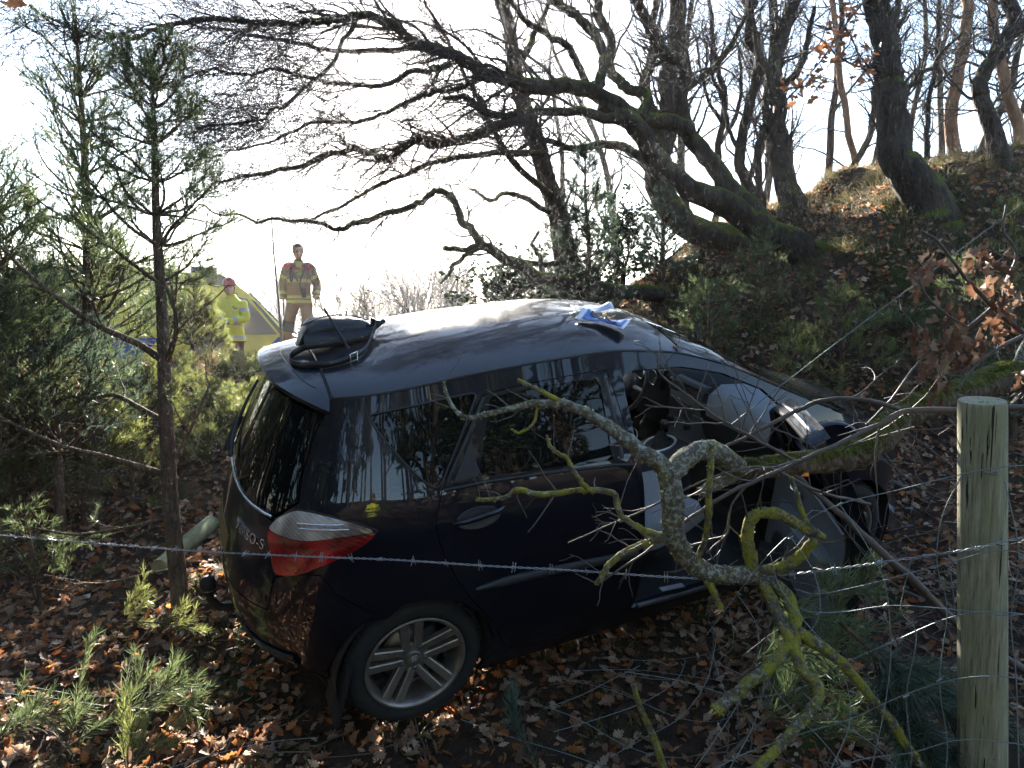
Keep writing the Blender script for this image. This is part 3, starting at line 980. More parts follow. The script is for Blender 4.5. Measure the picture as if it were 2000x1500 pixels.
# -- wheels
def make_wheel(cx, sg, spin):
    w = empty('wheel'); w.parent = CAR
    w.matrix_local = Matrix.Translation((cx, sg*.69, .31)) @ Matrix.Rotation(sg*math.pi/2*-1, 4, 'X') @ Matrix.Rotation(spin, 4, 'Z')
    # local z points outwards
    mb = MB(); mb.lathe([(.222,-.09),(.24,-.095),(.285,-.09),(.308,-.07),(.313,-.03),(.313,.03),(.308,.07),(.29,.092),(.262,.100),(.240,.096),(.228,.088),(.222,.07)], 64)
    for k_ in range(64):
        a_ = k_*2*math.pi/64
        mb.box((.3125*math.cos(a_), .3125*math.sin(a_), .05), (.008, .016, .04), np.array(Matrix.Rotation(a_ + .3*(k_ % 2), 3, 'Z')))
    mb.build('tyre', M_TYRE, w, sharp=40)
    rim = MB(); rim.lathe([(.223,.086),(.229,.092),(.226,.098),(.216,.096),(.208,.086),(.203,.05),(.200,-.02),(.205,-.08),(.222,-.085)], 64)
    ro = rim.build('rim', M_ALLOY, w)
    mb = MB()
    for k_ in range(5):
        for d_ in (-1, 1):
            # twin spoke: from the hub to the barrel, swept and tapered
            pr = [(.045,.052), (.10,.064), (.165,.076), (.207,.084)]
            ang = math.radians(72*k_)
            dirv = np.array([math.cos(ang), math.sin(ang), 0]); sd_ = np.array([-math.sin(ang), math.cos(ang), 0])
            cdir = np.array([math.cos(math.radians(72*k_)), math.sin(math.radians(72*k_)), 0])
            rings = []
            for r_, zt in pr:
                wd = .0165 + .004*(r_/.2)
                c_ = dirv*r_ + sd_*d_*(.024 + .010*(r_/.2))
                e_ = sd_*wd
                top_ = zt
                rings.append(np.array([c_ - e_ + (0,0,top_-.030), c_ - e_ + (0,0,top_-.004), c_ - e_*.75 + (0,0,top_), c_ + e_*.75 + (0,0,top_), c_ + e_ + (0,0,top_-.004), c_ + e_ + (0,0,top_-.030)]))
            MBs = MB(); MBs.loft(rings); MBs.build('spoke', M_ALLOY, ro, sharp=35)
    mb = MB(); mb.lathe([(.0,.058),(.032,.058),(.036,.052),(.07,.046),(.078,.036),(.078,.0)], 32); mb.build('hub', M_ALLOY, ro, sharp=40)
    for k_ in range(5):
        a_ = math.radians(72*k_ + 36)
        mb = MB(); mb.lathe([(.0135,.050),(.0135,.040),(.0105,.038),(.0105,.052),(.006,.055),(0,.055)], 12, M=Matrix.Translation((.056*math.cos(a_), .056*math.sin(a_), .0)))
        mb.build('wheel_nut', M_STEEL, ro)
    mb = MB()
    for rx, ry, oy in ((.019, .013, 0), (.007, .013, 0), (.012, .006, .006)):
        a_ = np.linspace(0, 2*np.pi, 25)
        mb.tube(np.c_[np.cos(a_)*rx, np.sin(a_)*ry + oy, 0*a_ + .0585], .0013, 5, False)
    mb.build('emblem', M_CHROME, ro)
    mb = MB(); mb.lathe([(0,.01),(.14,.01),(.142,-.005),(0,-.005)], 40); mb.build('brake_disc', M_STEEL, w)
    mb = MB(); mb.box((.11,.03,.0), (.06,.12,.06)); mb.build('brake_caliper', M_DARKP, w, False)
    return w
WHEEL = make_wheel(0, -1, .35)
for cx, sg, sp in ((0, 1, 1.0), (2.55, -1, .2), (2.55, 1, 2.0)):
    c = copy_tree(WHEEL, CAR)
    c.matrix_parent_inverse = Matrix.Identity(4)
    c.matrix_local = Matrix.Translation((cx, sg*.69, .31)) @ Matrix.Rotation(-sg*math.pi/2, 4, 'X') @ Matrix.Rotation(sp, 4, 'Z')
for cx in (0, 2.55):
    for sg in (1, -1):
        mb = MB(); a = np.linspace(-.4, math.pi + .4, 24)
        rings = [np.c_[cx + rr*np.cos(a), 0*a + yy*sg, .31 + rr*np.sin(a)] for rr, yy in ((.352,.80),(.352,.50),(.05,.50))]
        V = np.vstack(rings); n = len(a)
        mb.add(V, np.array([(i*n + j, i*n + j + 1, (i+1)*n + j + 1, (i+1)*n + j) for i in range(2) for j in range(n-1)])); mb.build('wheel_arch_liner', M_RUB, CAR)

# -- open front door, built closed then swung about its hinge
HX, HY = 2.02, -.835
DOOR = empty('front_door'); DOOR.parent = CAR
DOOR.matrix_local = Matrix.Translation((HX, HY, 0)) @ Matrix.Rotation(R(62), 4, 'Z') @ Matrix.Translation((-HX, -HY, 0))
DP = inset(densify(FDOOR, .03), .004)
FGL = XZ([(1.13,1.40),(1.18,1.415),(1.42,1.40),(1.64,1.345),(1.85,1.25),(1.93,1.17),(1.93,1.06),(1.13,1.06)])
patch('door_skin', DP, [FGL], M_PAINT, DOOR, thick=.02)
INN = XZ([(1.13,.29),(1.14,.5),(1.135,.75),(1.115,1.0),(1.115,1.04),(1.5,1.045),(1.93,1.04),(1.98,.9),(2.0,.7),(2.0,.47),(1.95,.33),(1.5,.27)])
inn = patch('trim_panel', INN, [], M_GREYP, DOOR, off=-.085, thick=.01)
mb = MB(); B_ = densify(DP, .04); n = len(B_); A_ = wall(B_, -.012); Bq = wall(B_, -.075)
mb.add(np.vstack([A_, Bq]), np.array([(i, (i+1) % n, n + (i+1) % n, n + i) for i in range(n)])); mb.build('door_edge', M_PAINT, DOOR)
mb = MB(); strip(mb, inset(DP, .012), wall, .011, -.075, 8, True); mb.build('door_seal', M_RUB, DOOR)
mb = MB(); strip(mb, XZ([(1.115,1.06),(1.11,1.2),(1.108,1.35),(1.125,1.415),(1.18,1.43),(1.43,1.415),(1.65,1.36),(1.87,1.265),(1.95,1.19),(1.945,1.06)]), wall, .019, -.04, 8); mb.build('window_frame', NT('satin_black_frame').set(col=(.012, .012, .014), rough=.25, coat=.6).m, DOOR)
patch('glass', inset(XZ([(1.13,.98),(1.13,1.10),(1.93,1.10),(1.93,.98)]), 0), [], M_TINT, DOOR, off=-.05, thick=.004)
# armrest, map pocket, inner handle, speaker
def wp(x, z, o): return wall(np.array(XZ([(x, z)])), o)[0]
mb = MB(); rings = []
for x, h, d_ in ((1.20,.03,.05),(1.28,.05,.085),(1.45,.05,.095),(1.62,.045,.08),(1.78,.03,.045),(1.85,.015,.01)):
    zc = .80 - .06*(x - 1.2)
    rings.append(np.array([wp(x, zc + h, -.09), wp(x, zc + h, -.09 - d_), wp(x, zc - h*.4, -.09 - d_), wp(x, zc - h, -.09)]))
mb.loft(rings); mb.build('armrest', M_GREYP, inn, sharp=50)
mb = MB(); rings = []
for x in np.linspace(1.25, 1.92, 8):
    rings.append(np.array([wp(x, .47, -.09), wp(x, .48, -.145), wp(x, .33, -.13), wp(x, .32, -.09)]))
mb.loft(rings); mb.build('door_pocket', M_DARKP, inn, sharp=50)
mb = MB(); c_ = wp(1.78, .50, -.094); a = np.linspace(0, 2*np.pi, 24, endpoint=False)
mb.loft([np.array([wp(1.80 + .085*k_*math.cos(t), .52 + .085*k_*math.sin(t), -.094 - o_) for t in a]) for k_, o_ in ((1, .0), (1, .012), (.85, .010), (.05, .006))], False); mb.build('speaker_grille', M_DARKP, inn)
mb = MB(); mb.tube(np.array([wp(1.72, .93, -.11), wp(1.66, .935, -.125), wp(1.58, .93, -.11)]), .012, 8); mb.build('inner_handle', M_CHROME, inn)
mb = MB(); mb.loft([np.array([wp(1.86, 1.03 + k_, -.10), wp(1.70, 1.03 + k_, -.10), wp(1.70, 1.03 + k_, -.105), wp(1.86, 1.03 + k_, -.105)]) for k_ in (0, .01)]); mb.build('lock_trim', M_DARKP, inn)
# door mirror
mb = MB()
for k_ in range(1):
    c_ = np.array([1.98, -1.00, 1.07]); a = np.linspace(0, 2*np.pi, 16, endpoint=False)
    mb.loft([c_ + np.c_[0*a + dx, np.cos(a)*.115*k, np.sin(a)*.075*k] for dx, k in ((-.035, .9), (-.03, 1), (.02, .95), (.06, .7), (.075, .2))]); mb.tube([(1.98,-.82,1.02),(1.98,-.93,1.04)], .025, 8)
mir = mb.build('door_mirror', M_PAINT, DOOR)
# front left door with dark glass
fl = lambda P: [(-a_, b_) for a_, b_ in P]
ld = patch('front_door', inset(densify(fl(FDOOR), .03), .004), [fl(FGL)], M_PAINT, CAR, thick=.04)
patch('glass', fl(FGL), [], M_WIND, ld, off=-.01, thick=.004)

# -- cabin
dash = MB()
rings = []
for y in np.linspace(-.70, .70, 15):
    cz = .02*math.cos(y*4)
    rings.append(np.array([(2.42,y,1.02),(2.25,y,1.075+cz*.3),(2.08,y,1.08+cz),(2.00,y,1.04),(1.985,y,.95),(2.03,y,.80),(2.12,y,.62),(2.42,y,.55)]))
dash.loft(rings); DASH = dash.build('dashboard', M_DARKP, CAR, sharp=55)
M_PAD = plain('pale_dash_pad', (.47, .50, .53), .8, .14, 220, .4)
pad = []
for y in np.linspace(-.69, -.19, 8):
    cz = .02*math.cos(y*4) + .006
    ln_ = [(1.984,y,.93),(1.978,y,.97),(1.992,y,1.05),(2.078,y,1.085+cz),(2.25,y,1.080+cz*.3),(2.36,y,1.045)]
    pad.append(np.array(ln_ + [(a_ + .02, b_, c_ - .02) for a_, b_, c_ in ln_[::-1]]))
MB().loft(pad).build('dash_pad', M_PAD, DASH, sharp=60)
mb = MB()
rings = []
for z, hw, xx in ((1.075,.155,2.015),(1.00,.15,1.965),(.90,.135,1.955),(.80,.125,1.955),(.70,.12,1.95),(.62,.12,1.93)):
    rings.append(np.array([(xx+.12,-hw,z),(xx,-hw*.9,z),(xx-.012,0,z),(xx,hw*.9,z),(xx+.12,hw,z)]))
mb.loft(rings); CST = mb.build('centre_stack', M_GREYP, DASH, sharp=60)
for yy in (-.075, .075):
    mb = MB(); mb.box((1.972, yy, 1.035), (.02, .115, .060)); v_ = mb.build('air_vent', M_BLACK, CST, False)
    for k_ in range(4):
        mb = MB(); mb.box((1.961, yy, 1.015 + .013*k_), (.006, .105, .003)); mb.build('vent_slat', M_GREYP, v_, False)
    mb = MB()
    for dz in (-.033, .033): mb.box((1.962, yy, 1.035 + dz), (.006, .125, .006))
    for dy in (-.06, .06): mb.box((1.962, yy + dy, 1.035), (.006, .006, .072))
    mb.build('vent_frame', M_CHROME, v_, False)
mb = MB(); mb.box((1.948, 0, .915), (.012, .20, .095)); mb.build('touch_screen', NT('dark_screen').set(col=(.10, .105, .11), rough=.12).m, CST, False)
mb = MB(); mb.box((1.946, -.0, .815), (.012, .09, .06)); mb.build('radio_panel', plain('radio_face', (.22, .22, .21), .35), CST, False)
for yy in (-.08, .08):
    mb = MB(); mb.lathe([(.022,0),(.02,.018),(0,.018)], 16, M=Matrix.Translation((1.945, yy, .82)) @ Matrix.Rotation(-math.pi/2, 4, 'Y')); mb.build('heater_knob', M_BLACK, CST)
# console with gear lever
mb = MB(); rings = []
for x, hw, z in ((1.15,.10,.55),(1.45,.10,.60),(1.62,.115,.665),(1.80,.13,.70),(1.97,.12,.72)):
    rings.append(np.array([(x,-hw,.25),(x,-hw,z-.02),(x,-hw*.85,z),(x,hw*.85,z),(x,hw,z-.02),(x,hw,.25)]))
mb.loft(rings); CON = mb.build('centre_console', M_DARKP, CAR, sharp=50)
a = np.linspace(0, 2*np.pi, 33)
mb = MB(); mb.tube(np.c_[1.80 + .10*np.cos(a), -.01 + .085*np.sin(a), .708 + .022*np.cos(a)], .009, 8, False); mb.build('gaiter_ring', plain('silver_trim', (.55, .56, .57), .3, metal=.5), CON)
mb = MB(); mb.lathe([(.07,.70),(.05,.735),(.025,.775),(.012,.79)], 20, M=Matrix.Translation((1.81,-.01,0))); mb.build('gear_gaiter', M_RUB, CON)
mb = MB(); mb.tube([(1.81,-.01,.78),(1.825,-.01,.83)], .010, 8); mb.lathe([(.0,.86),(.022,.855),(.029,.835),(.025,.81),(.012,.80)], 16, M=Matrix.Translation((1.827,-.01,0))); mb.build('gear_lever', M_BLACK, CON)
# steering wheel
SW = empty('steering_wheel'); SW.parent = CAR
SW.matrix_local = Matrix.Translation((1.80, .37, .98)) @ Matrix.Rotation(R(-66), 4, 'Y')
a = np.linspace(0, 2*np.pi, 41)
MB().tube(np.c_[.185*np.cos(a), .185*np.sin(a), 0*a], .015, 10, False).build('rim', M_BLACK, SW)
mb = MB(); mb.lathe([(0,.02),(.05,.018),(.075,0),(.08,-.03),(0,-.03)], 20); mb.build('airbag_boss', M_DARKP, SW)
for t in (0.0, math.pi, -math.pi/2):
    mb = MB(); mb.tube([(.06*math.cos(t + math.pi/2), .06*math.sin(t + math.pi/2), -.01), (.18*math.cos(t + math.pi/2), .18*math.sin(t + math.pi/2), 0)], .014, 6); mb.build('spoke', M_GREYP, SW)
mb = MB(); a = np.linspace(.2*np.pi, .8*np.pi, 20); mb.tube(np.c_[.172*np.cos(a - 1.57), .172*np.sin(a - 1.57), 0*a + .012], .004, 6, False); mb.build('bright_inlay', M_CHROME, SW)
mb = MB(); mb.box((1.98, .37, 1.02), (.06, .30, .12)); IC = mb.build('instrument_hood', M_BLACK, DASH, False)
mb = MB()
for dy in (-.07, .07):
    a = np.linspace(0, 2*np.pi, 25); mb.tube(np.c_[0*a + 1.947, .37 + dy + .05*np.cos(a), 1.02 + .05*np.sin(a)], .004, 6, False)
mb.build('dial_ring', M_CHROME, IC)
# front seats
def seat(y, mat, mat2):
    s = empty('front_seat'); s.parent = CAR
    mb = MB(); rings = []
    for x, z, h in ((1.14,.50,.10),(1.20,.54,.13),(1.40,.555,.14),(1.58,.60,.13),(1.66,.60,.09),(1.68,.56,.04)):
        w = .24; rings.append(np.array([(x,y-w,z-h),(x,y-w-.01,z-.02),(x,y-w+.03,z+.02),(x,y-.10,z),(x,y+.10,z),(x,y+w-.03,z+.02),(x,y+w+.01,z-.02),(x,y+w,z-h)]))
    mb.loft(rings); mb.build('cushion', mat, s, sharp=60)
    mb = MB(); rings = []
    for z, x, d in ((.50,1.15,.12),(.65,1.10,.13),(.85,1.04,.12),(1.02,.99,.10),(1.12,.96,.06)):
        w = .235 - .03*(z > 1); rings.append(np.array([(x,y-w,z),(x+d*.6,y-w,z),(x+d*.4,y-.12,z),(x+d*.4,y+.12,z),(x+d*.6,y+w,z),(x,y+w,z),(x-.05,y,z)]))
    mb.loft(rings); mb.build('backrest', mat2, s, sharp=60)
    mb = MB(); rings = [np.array([(.95,y-.12,z),(1.02,y-.13,z),(1.02,y+.13,z),(.95,y+.12,z)]) + (0,0,0) for z in (1.18,1.34)]; mb.loft(rings); mb.tube([(.96,y-.05,1.10),(.97,y-.05,1.2)], .008, 6); mb.tube([(.96,y+.05,1.10),(.97,y+.05,1.2)], .008, 6); mb.build('headrest', mat2, s, False)
seat(-.36, M_SEAT, M_SEATD); seat(.37, M_SEATD, M_SEATD)
mb = MB(); q = XZ([(1.14,.262),(1.4,.245),(1.7,.243),(1.92,.262)]); strip(mb, q, wall, .012, .0, 8); mb.build('sill_plate', M_STEEL, CAR)
mb = MB(); mb.box((1.33, -.815, .33), (.14, .03, .006), np.array(Matrix.Rotation(.1, 3, 'Y'))); mb.build('sill_trim', plain('silver_trim_b', (.5, .52, .55), .3, metal=.6), CAR, False)

# ================================================================== TREES
M_OAK = bark_mat('oak_bark', (.022, .016, .012), (.085, .065, .05), (.085, .095, .016), .50, 16)
M_TWIG = plain('oak_twig_bark', (.062, .046, .038), .85, .3, 30)
M_PINEB = bark_mat('scots_pine_bark', (.12, .065, .035), (.34, .20, .12), amount=.05, scale=10)
M_YPINE = bark_mat('young_pine_bark', (.055, .042, .030), (.17, .125, .085), amount=.2, scale=30)
M_NEEDLE = leafy('pine_needle', .5, .33)
M_HOLLY = leafy('holly_leaf', .18, .25)
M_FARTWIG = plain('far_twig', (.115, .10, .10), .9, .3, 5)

def bumpy(P, r, k=10, amp=.10, seed=0):
    "tube vertices with an uneven, knotty girth"
    mb = MB(); mb.tube(P, r, k)
    v = mb.v[0]
    n = len(P)
    c = np.repeat(P, k, 0)
    d = v - c
    f = 1 + amp * 2 * (vnoise(np.tile(np.arange(k), n) * .9 + seed, np.repeat(np.arange(n), k) * .55, seed) + .5 * vnoise(np.tile(np.arange(k), n) * 2.1, np.repeat(np.arange(n), k) * 1.3, seed + 3))
    f.reshape(n, k)[:, :] *= 1
    mb.v[0] = c + d * f[:, None]
    return mb

def resample(P, r, n):
    L = np.r_[0, np.cumsum(np.linalg.norm(np.diff(P, axis=0), axis=1))]
    t = np.linspace(0, L[-1], n)
    return np.stack([np.interp(t, L, P[:, i]) for i in range(3)], 1), np.interp(t, L, r)

def limb(root, pts, name='limb', mat=None, k=10, seed=0, jitter=.0):
    P, r = trace(pts)
    r = r * .80
    P, r = smooth_path(P, r, 5)
    w = np.minimum(1, np.arange(len(P)) / 4.0)[:, None] * np.minimum(.07, .032 + 0 * r[:, None])
    P = P + w * np.stack([1.6 * vnoise(np.arange(len(P)) * .33 + seed, np.zeros(len(P)), seed + i) + vnoise(np.arange(len(P)) * .8 + seed, np.zeros(len(P)), seed + i + 7) for i in range(3)], 1)
    bumpy(P, r, k, .10, seed).build(name, mat or M_OAK, root)
    return P, r

def at_v(P):
    "row of the photograph on which places P fall"
    c, s_ = math.cos(PITCH), math.sin(PITCH); z = P[:, 2] - CAMZ
    return 750 - FPX * (P[:, 1] * s_ + z * c) / (P[:, 1] * c - z * s_)

def stack(limbs, n=24):
    q = [resample(P, r, n) for P, r in limbs]
    return np.stack([a for a, b in q]), np.stack([b for a, b in q])

def twigs(root, limbs, n1, l1, n2, l2, n3, l3, bias=(0, 0, 0), mat=None, t0=.12, rmin=.0016, b2=None, noise=.28, ang=(.35, 1.05), leaves=0):
    P0, r0 = stack(limbs)
    mb = MB()
    P1, r1 = grow(P0, r0, n1, l1, ang, noise * .85, bias, 11, .33, .25, t0, 1.0, .020, rmin)
    mb.add(*tubes(P1, r1, 5))
    P2, r2 = grow(P1, r1, n2, l2, (.35, 1.0), noise * 1.15, b2 or bias, 8, .5, .35, .1, 1.0, .0065, rmin)
    mb.add(*tubes(P2, r2, 4))
    if n3:
        P3, r3 = grow(P2, r2, n3, l3, (.3, .95), noise * 1.2, b2 or bias, 5, .6, .5, .15, 1.0, .0032, rmin)
        mb.add(*tubes(P3, r3, 3))
    o = mb.build('twigs', mat or M_TWIG, root)
    tag(o, kind='stuff')
    return P2, r2

# ---- the leaning oak whose limbs sweep over the car
OAK = empty('oak_tree', at(1568, 492, 8.3), 'mossy leaning oak, its bare limbs sweeping left over the car', 'tree')
OI = OAK.matrix_world
def put(root):
    "parts are written in world coordinates; move them under a root that stands at the tree's foot"
    bpy.context.view_layer.update()
    for c in root.children:
        c.matrix_parent_inverse = root.matrix_world.inverted()
A1 = limb(OAK, [(1700,590,8.3,60),(1640,525,8.3,50),(1568,488,8.3,40),(1504,452,8.3,34),(1424,404,8.2,30),(1352,368,8.1,27),(1304,328,8.0,25),(1262,276,7.9,24),(1228,238,7.8,23),(1180,200,7.7,22)], 'trunk', k=14, seed=1)
A2 = limb(OAK, [(1510,458,8.3,28),(1448,392,8.3,25),(1416,360,8.3,23),(1376,304,8.3,21),(1342,256,8.3,20),(1332,200,8.3,18),(1334,140,8.3,17),(1298,94,8.2,14),(1268,52,8.1,13),(1240,0,8.0,12),(1215,-70,8.0,9)], seed=2)
A3 = limb(OAK, [(1348,254,8.25,20),(1300,240,8.1,20),(1240,226,7.9,19),(1200,198,7.7,19),(1160,174,7.6,19),(1100,168,7.5,19),(1040,168,7.3,19),(980,152,7.2,18),(940,136,7.1,17),(892,114,7.0,15),(820,86,6.8,13),(760,52,6.6,12),(700,26,6.4,10),(640,36,6.3,9),(580,45,6.2,8),(520,44,6.1,8),(452,36,6.0,7),(360,42,5.9,6),(304,54,5.8,5),(260,72,5.7,4.5),(200,74,5.6,4),(140,60,5.5,3),(60,10,5.4,2)], seed=3)
A4 = limb(OAK, [(892,116,7.0,7.8),(840,140,6.8,7.0),(796,148,6.7,6.2),(704,172,6.5,5.9),(620,158,6.3,4.7),(540,140,6.2,3.9),(480,148,6.1,3.5),(400,140,6.0,3.1),(340,168,5.9,2.3)], seed=4)
A5 = limb(OAK, [(860,100,6.9,7.0),(796,90,6.9,7.0),(720,102,7.0,6.2),(640,96,7.0,5.5),(560,80,7.1,4.7),(480,68,7.1,3.9),(400,52,7.2,3.1),(330,30,7.2,2.3)], seed=5)
A6 = limb(OAK, [(950,142,7.1,7.0),(900,168,7.1,6.2),(850,180,7.2,5.5),(796,202,7.2,5.5),(740,224,7.1,4.7),(680,240,7.0,4.7),(620,236,6.9,3.9),(568,260,6.8,3.1),(500,288,6.7,2.7),(430,292,6.6,2.0)], seed=6)
A7 = limb(OAK, [(700,26,6.4,6.2),(680,70,6.3,5.5),(640,132,6.2,4.7),(560,200,6.1,4.3),(520,224,6.0,3.9),(460,240,5.9,3.1),(380,248,5.8,2.3)], seed=7)
A8 = limb(OAK, [(1150,176,7.6,13),(1172,152,7.7,13),(1176,112,7.8,12),(1160,68,7.8,12),(1124,32,7.8,11),(1084,0,7.8,11),(1050,-60,7.8,8)], seed=8)
A9 = limb(OAK, [(1250,230,7.9,14),(1262,190,8,13),(1220,168,8,13),(1196,132,8.1,12),(1192,80,8.2,12),(1172,24,8.2,11),(1160,-50,8.2,8)], seed=9)
A10 = limb(OAK, [(1150,172,7.6,10),(1132,132,7.6,9),(1108,92,7.5,9),(1072,68,7.4,8),(1032,36,7.3,8),(1004,8,7.2,7),(960,-40,7.1,5)], seed=10)
A11 = limb(OAK, [(1228,238,7.8,15),(1180,228,7.6,13),(1120,214,7.5,11),(1060,222,7.4,10),(1000,230,7.2,9),(940,214,7.1,8),(900,190,7.0,7),(860,190,6.9,5)], seed=11)
OL = [A3, A4, A5, A6, A7, A11]
twigs(OAK, OL, 340, 1.25, 2300, .55, 9500, .27, (-.10, -.02, -.015), t0=.25, noise=.30)
twigs(OAK, [A2, A8, A9, A10], 90, 1.0, 420, .5, 1000, .25, (-.03, 0, .05), t0=.3)
UPL = [limb(OAK, q, seed=400 + i) for i, q in enumerate([
    [(1215,-70,8,9),(1150,-250,7.6,9),(1050,-450,7.2,8),(900,-650,6.8,7),(700,-800,6.4,5)],
    [(1050,-60,7.8,8),(960,-220,7.4,8),(820,-380,7,7),(640,-500,6.6,5),(450,-560,6.2,3)],
    [(1160,-50,8.2,8),(1180,-300,8,8),(1120,-600,7.6,7),(1000,-900,7.2,5)],
    [(960,-40,7.1,6),(820,-160,6.8,6),(640,-240,6.5,5),(420,-280,6.2,3)],
    [(1180,-300,8,7),(1330,-420,8.2,7),(1450,-600,8.4,6),(1520,-800,8.6,4)],
    [(1120,-600,7.6,6),(1280,-760,7.6,6),(1400,-980,7.6,4)],
    [(960,-220,7.4,6),(900,-420,7.4,5),(780,-640,7.2,4),(620,-900,7.0,3)],
    [(1150,-250,7.6,6),(1250,-200,7.8,6),(1400,-260,8.0,5),(1560,-380,8.2,4)]])]
UP0, ur0 = stack(UPL, 24)
U1, u1 = grow(UP0, ur0, 190, 1.9, (.35, 1.0), .17, (-.04, 0, .0), 12, .55, .2, .05, 1.0, .06, .004)
U2, u2 = grow(U1, u1, 2600, 1.1, (.35, 1.0), .26, (-.03, 0, .03), 9, .5, .3, .1, 1.0, .018, .003)
U3, u3 = grow(U2, u2, 9000, .5, (.35, 1.0), .3, (-.02, 0, .02), 6, .5, .4, .1, 1.0, .007, .002)
mb = MB()
for P_, r_ in ((U1, u1), (U2, u2), (U3, u3)):
    kk = at_v(P_.reshape(-1, 3)).reshape(P_.shape[:2]).max(1) < -5
    mb.add(*tubes(P_[kk], r_[kk], 5))
tag(mb.build('upper_crown', M_TWIG, OAK), kind='stuff')
put(OAK)

# ---- the upright oak behind it
OAK2 = empty('oak_tree', at(1400, 470, 9.6), 'thick dark oak with a bent foot at the left end of the bank', 'tree')
B1 = limb(OAK2, [(1560,540,9.2,50),(1480,490,9.3,42),(1400,462,9.4,36),(1340,440,9.5,32),(1296,390,9.6,32),(1280,340,9.6,30),(1292,280,9.6,28),(1308,220,9.6,25),(1300,160,9.6,23),(1316,100,9.6,21),(1324,0,9.6,20),(1330,-80,9.6,15)], 'trunk', k=14, seed=21)
B2 = limb(OAK2, [(1292,280,9.6,20),(1270,210,9.7,16),(1262,150,9.8,13),(1280,90,9.9,11),(1276,30,10,9),(1290,-40,10,7)], seed=22)
B3 = limb(OAK2, [(1284,330,9.6,15),(1240,300,9.8,12),(1180,280,10,10),(1120,290,10,8),(1060,276,10,6),(1000,296,10,4)], seed=23)
B4 = limb(OAK2, [(1310,190,9.6,13),(1370,150,9.7,9),(1410,110,9.8,8),(1440,60,9.8,6),(1480,0,9.8,4)], seed=24)
twigs(OAK2, [B1, B2, B3, B4], 150, 1.2, 700, .55, 1500, .28, (-.02, 0, .05), t0=.3)
put(OAK2)

# ---- the oak left of the bank, its limb trailing low behind the car roof
OAK3 = empty('oak_tree', gpt(.85, 9.4), 'slender dark oak behind the car roof, standing among evergreens', 'tree')
g3 = gpt(.85, 9.4)
C1t, C1r = trace([(1100,470,9.3,22),(1085,400,9.3,20),(1068,352,9.3,18),(1052,288,9.3,17),(1028,224,9.2,16),(1012,168,9.2,15),(1004,120,9.2,14),(996,60,9.2,13),(980,0,9.2,12),(960,-60,9.2,9)])
C1t = np.vstack([g3 - (0, 0, .2), C1t]); C1r = np.r_[.2, C1r]
P_, r_ = smooth_path(C1t, C1r, 5); bumpy(P_, r_, 12, .1, 31).build('trunk', M_OAK, OAK3); C1 = (P_, r_)
C2 = limb(OAK3, [(1024,232,9.2,12),(960,248,8.8,12),(900,272,8.5,12),(840,276,8.3,11),(808,272,8.2,10),(780,296,8.1,9),(748,316,8.0,9),(724,298,7.9,8),(690,293,7.8,7.5),(640,300,7.7,7),(600,320,7.6,6),(540,336,7.5,5),(480,340,7.4,4),(420,352,7.3,2.5)], seed=32)
C3 = limb(OAK3, [(1056,300,9.2,9),(1000,300,8.9,8),(940,300,8.6,7),(880,310,8.4,6),(820,330,8.2,6),(760,356,8.0,5),(720,376,7.9,4.5),(660,410,7.8,4),(600,430,7.7,3)], seed=33)
C4 = limb(OAK3, [(1076,380,9.2,9),(1010,320,9.0,8),(960,250,8.8,7),(930,180,8.7,6),(905,140,8.6,5),(860,60,8.5,4),(830,0,8.5,3)], seed=34)
C5 = limb(OAK3, [(1006,140,9.2,9),(1040,80,9.3,8),(1060,30,9.4,6),(1080,-20,9.4,5)], seed=35)
C6 = limb(OAK3, [(1090,420,9.3,8),(1040,400,9.1,7),(1000,380,9,6),(960,390,8.8,5),(920,372,8.7,4)], seed=36)
twigs(OAK3, [C2, C3, C4, C6], 180, .95, 1200, .45, 4600, .24, (-.09, 0, -.03), t0=.15)
twigs(OAK3, [C1, C5], 60, .9, 260, .45, 500, .22, (0, 0, .05), t0=.4)
put(OAK3)

# ---- the low trailing limb behind the roof
LOW = empty('oak_tree', at(1215, 575, 8.5), 'low crooked oak bough arching up left from behind the car roof', 'tree')
D1 = limb(LOW, [(1290,575,8.7,20),(1215,568,8.5,19),(1132,556,8.3,16),(1060,540,8.2,15),(1000,508,8.1,14),(948,480,8.0,12),(924,452,7.9,10),(900,432,7.8,10),(892,400,7.7,9),(872,378,7.6,8),(848,374,7.6,8),(812,398,7.5,8),(760,420,7.4,7.5),(700,436,7.3,7),(660,450,7.2,6),(620,434,7.1,5),(560,432,7.0,4),(500,432,6.9,3.5),(440,418,6.8,2.5),(390,396,6.7,2)], 'trunk', seed=41)
D2 = limb(LOW, [(948,482,8.0,8),(915,483,7.9,7),(870,486,7.8,7)], 'broken_stub', seed=42)
D3 = limb(LOW, [(942,482,8.0,7),(905,500,7.9,6),(885,525,7.9,5),(866,556,7.8,2.5)], 'hanging_branch', seed=43)
D4 = limb(LOW, [(1060,536,8.2,8),(1055,500,8.3,6),(1040,480,8.3,5),(1055,455,8.3,4)], seed=44)
D5 = limb(LOW, [(1010,512,8.1,8),(1080,520,8.4,7),(1110,505,8.5,6),(1125,470,8.6,4)], seed=45)
twigs(LOW, [D1, D4, D5], 60, .75, 380, .35, 900, .18, (-.05, 0, -.05), t0=.35)
put(LOW)

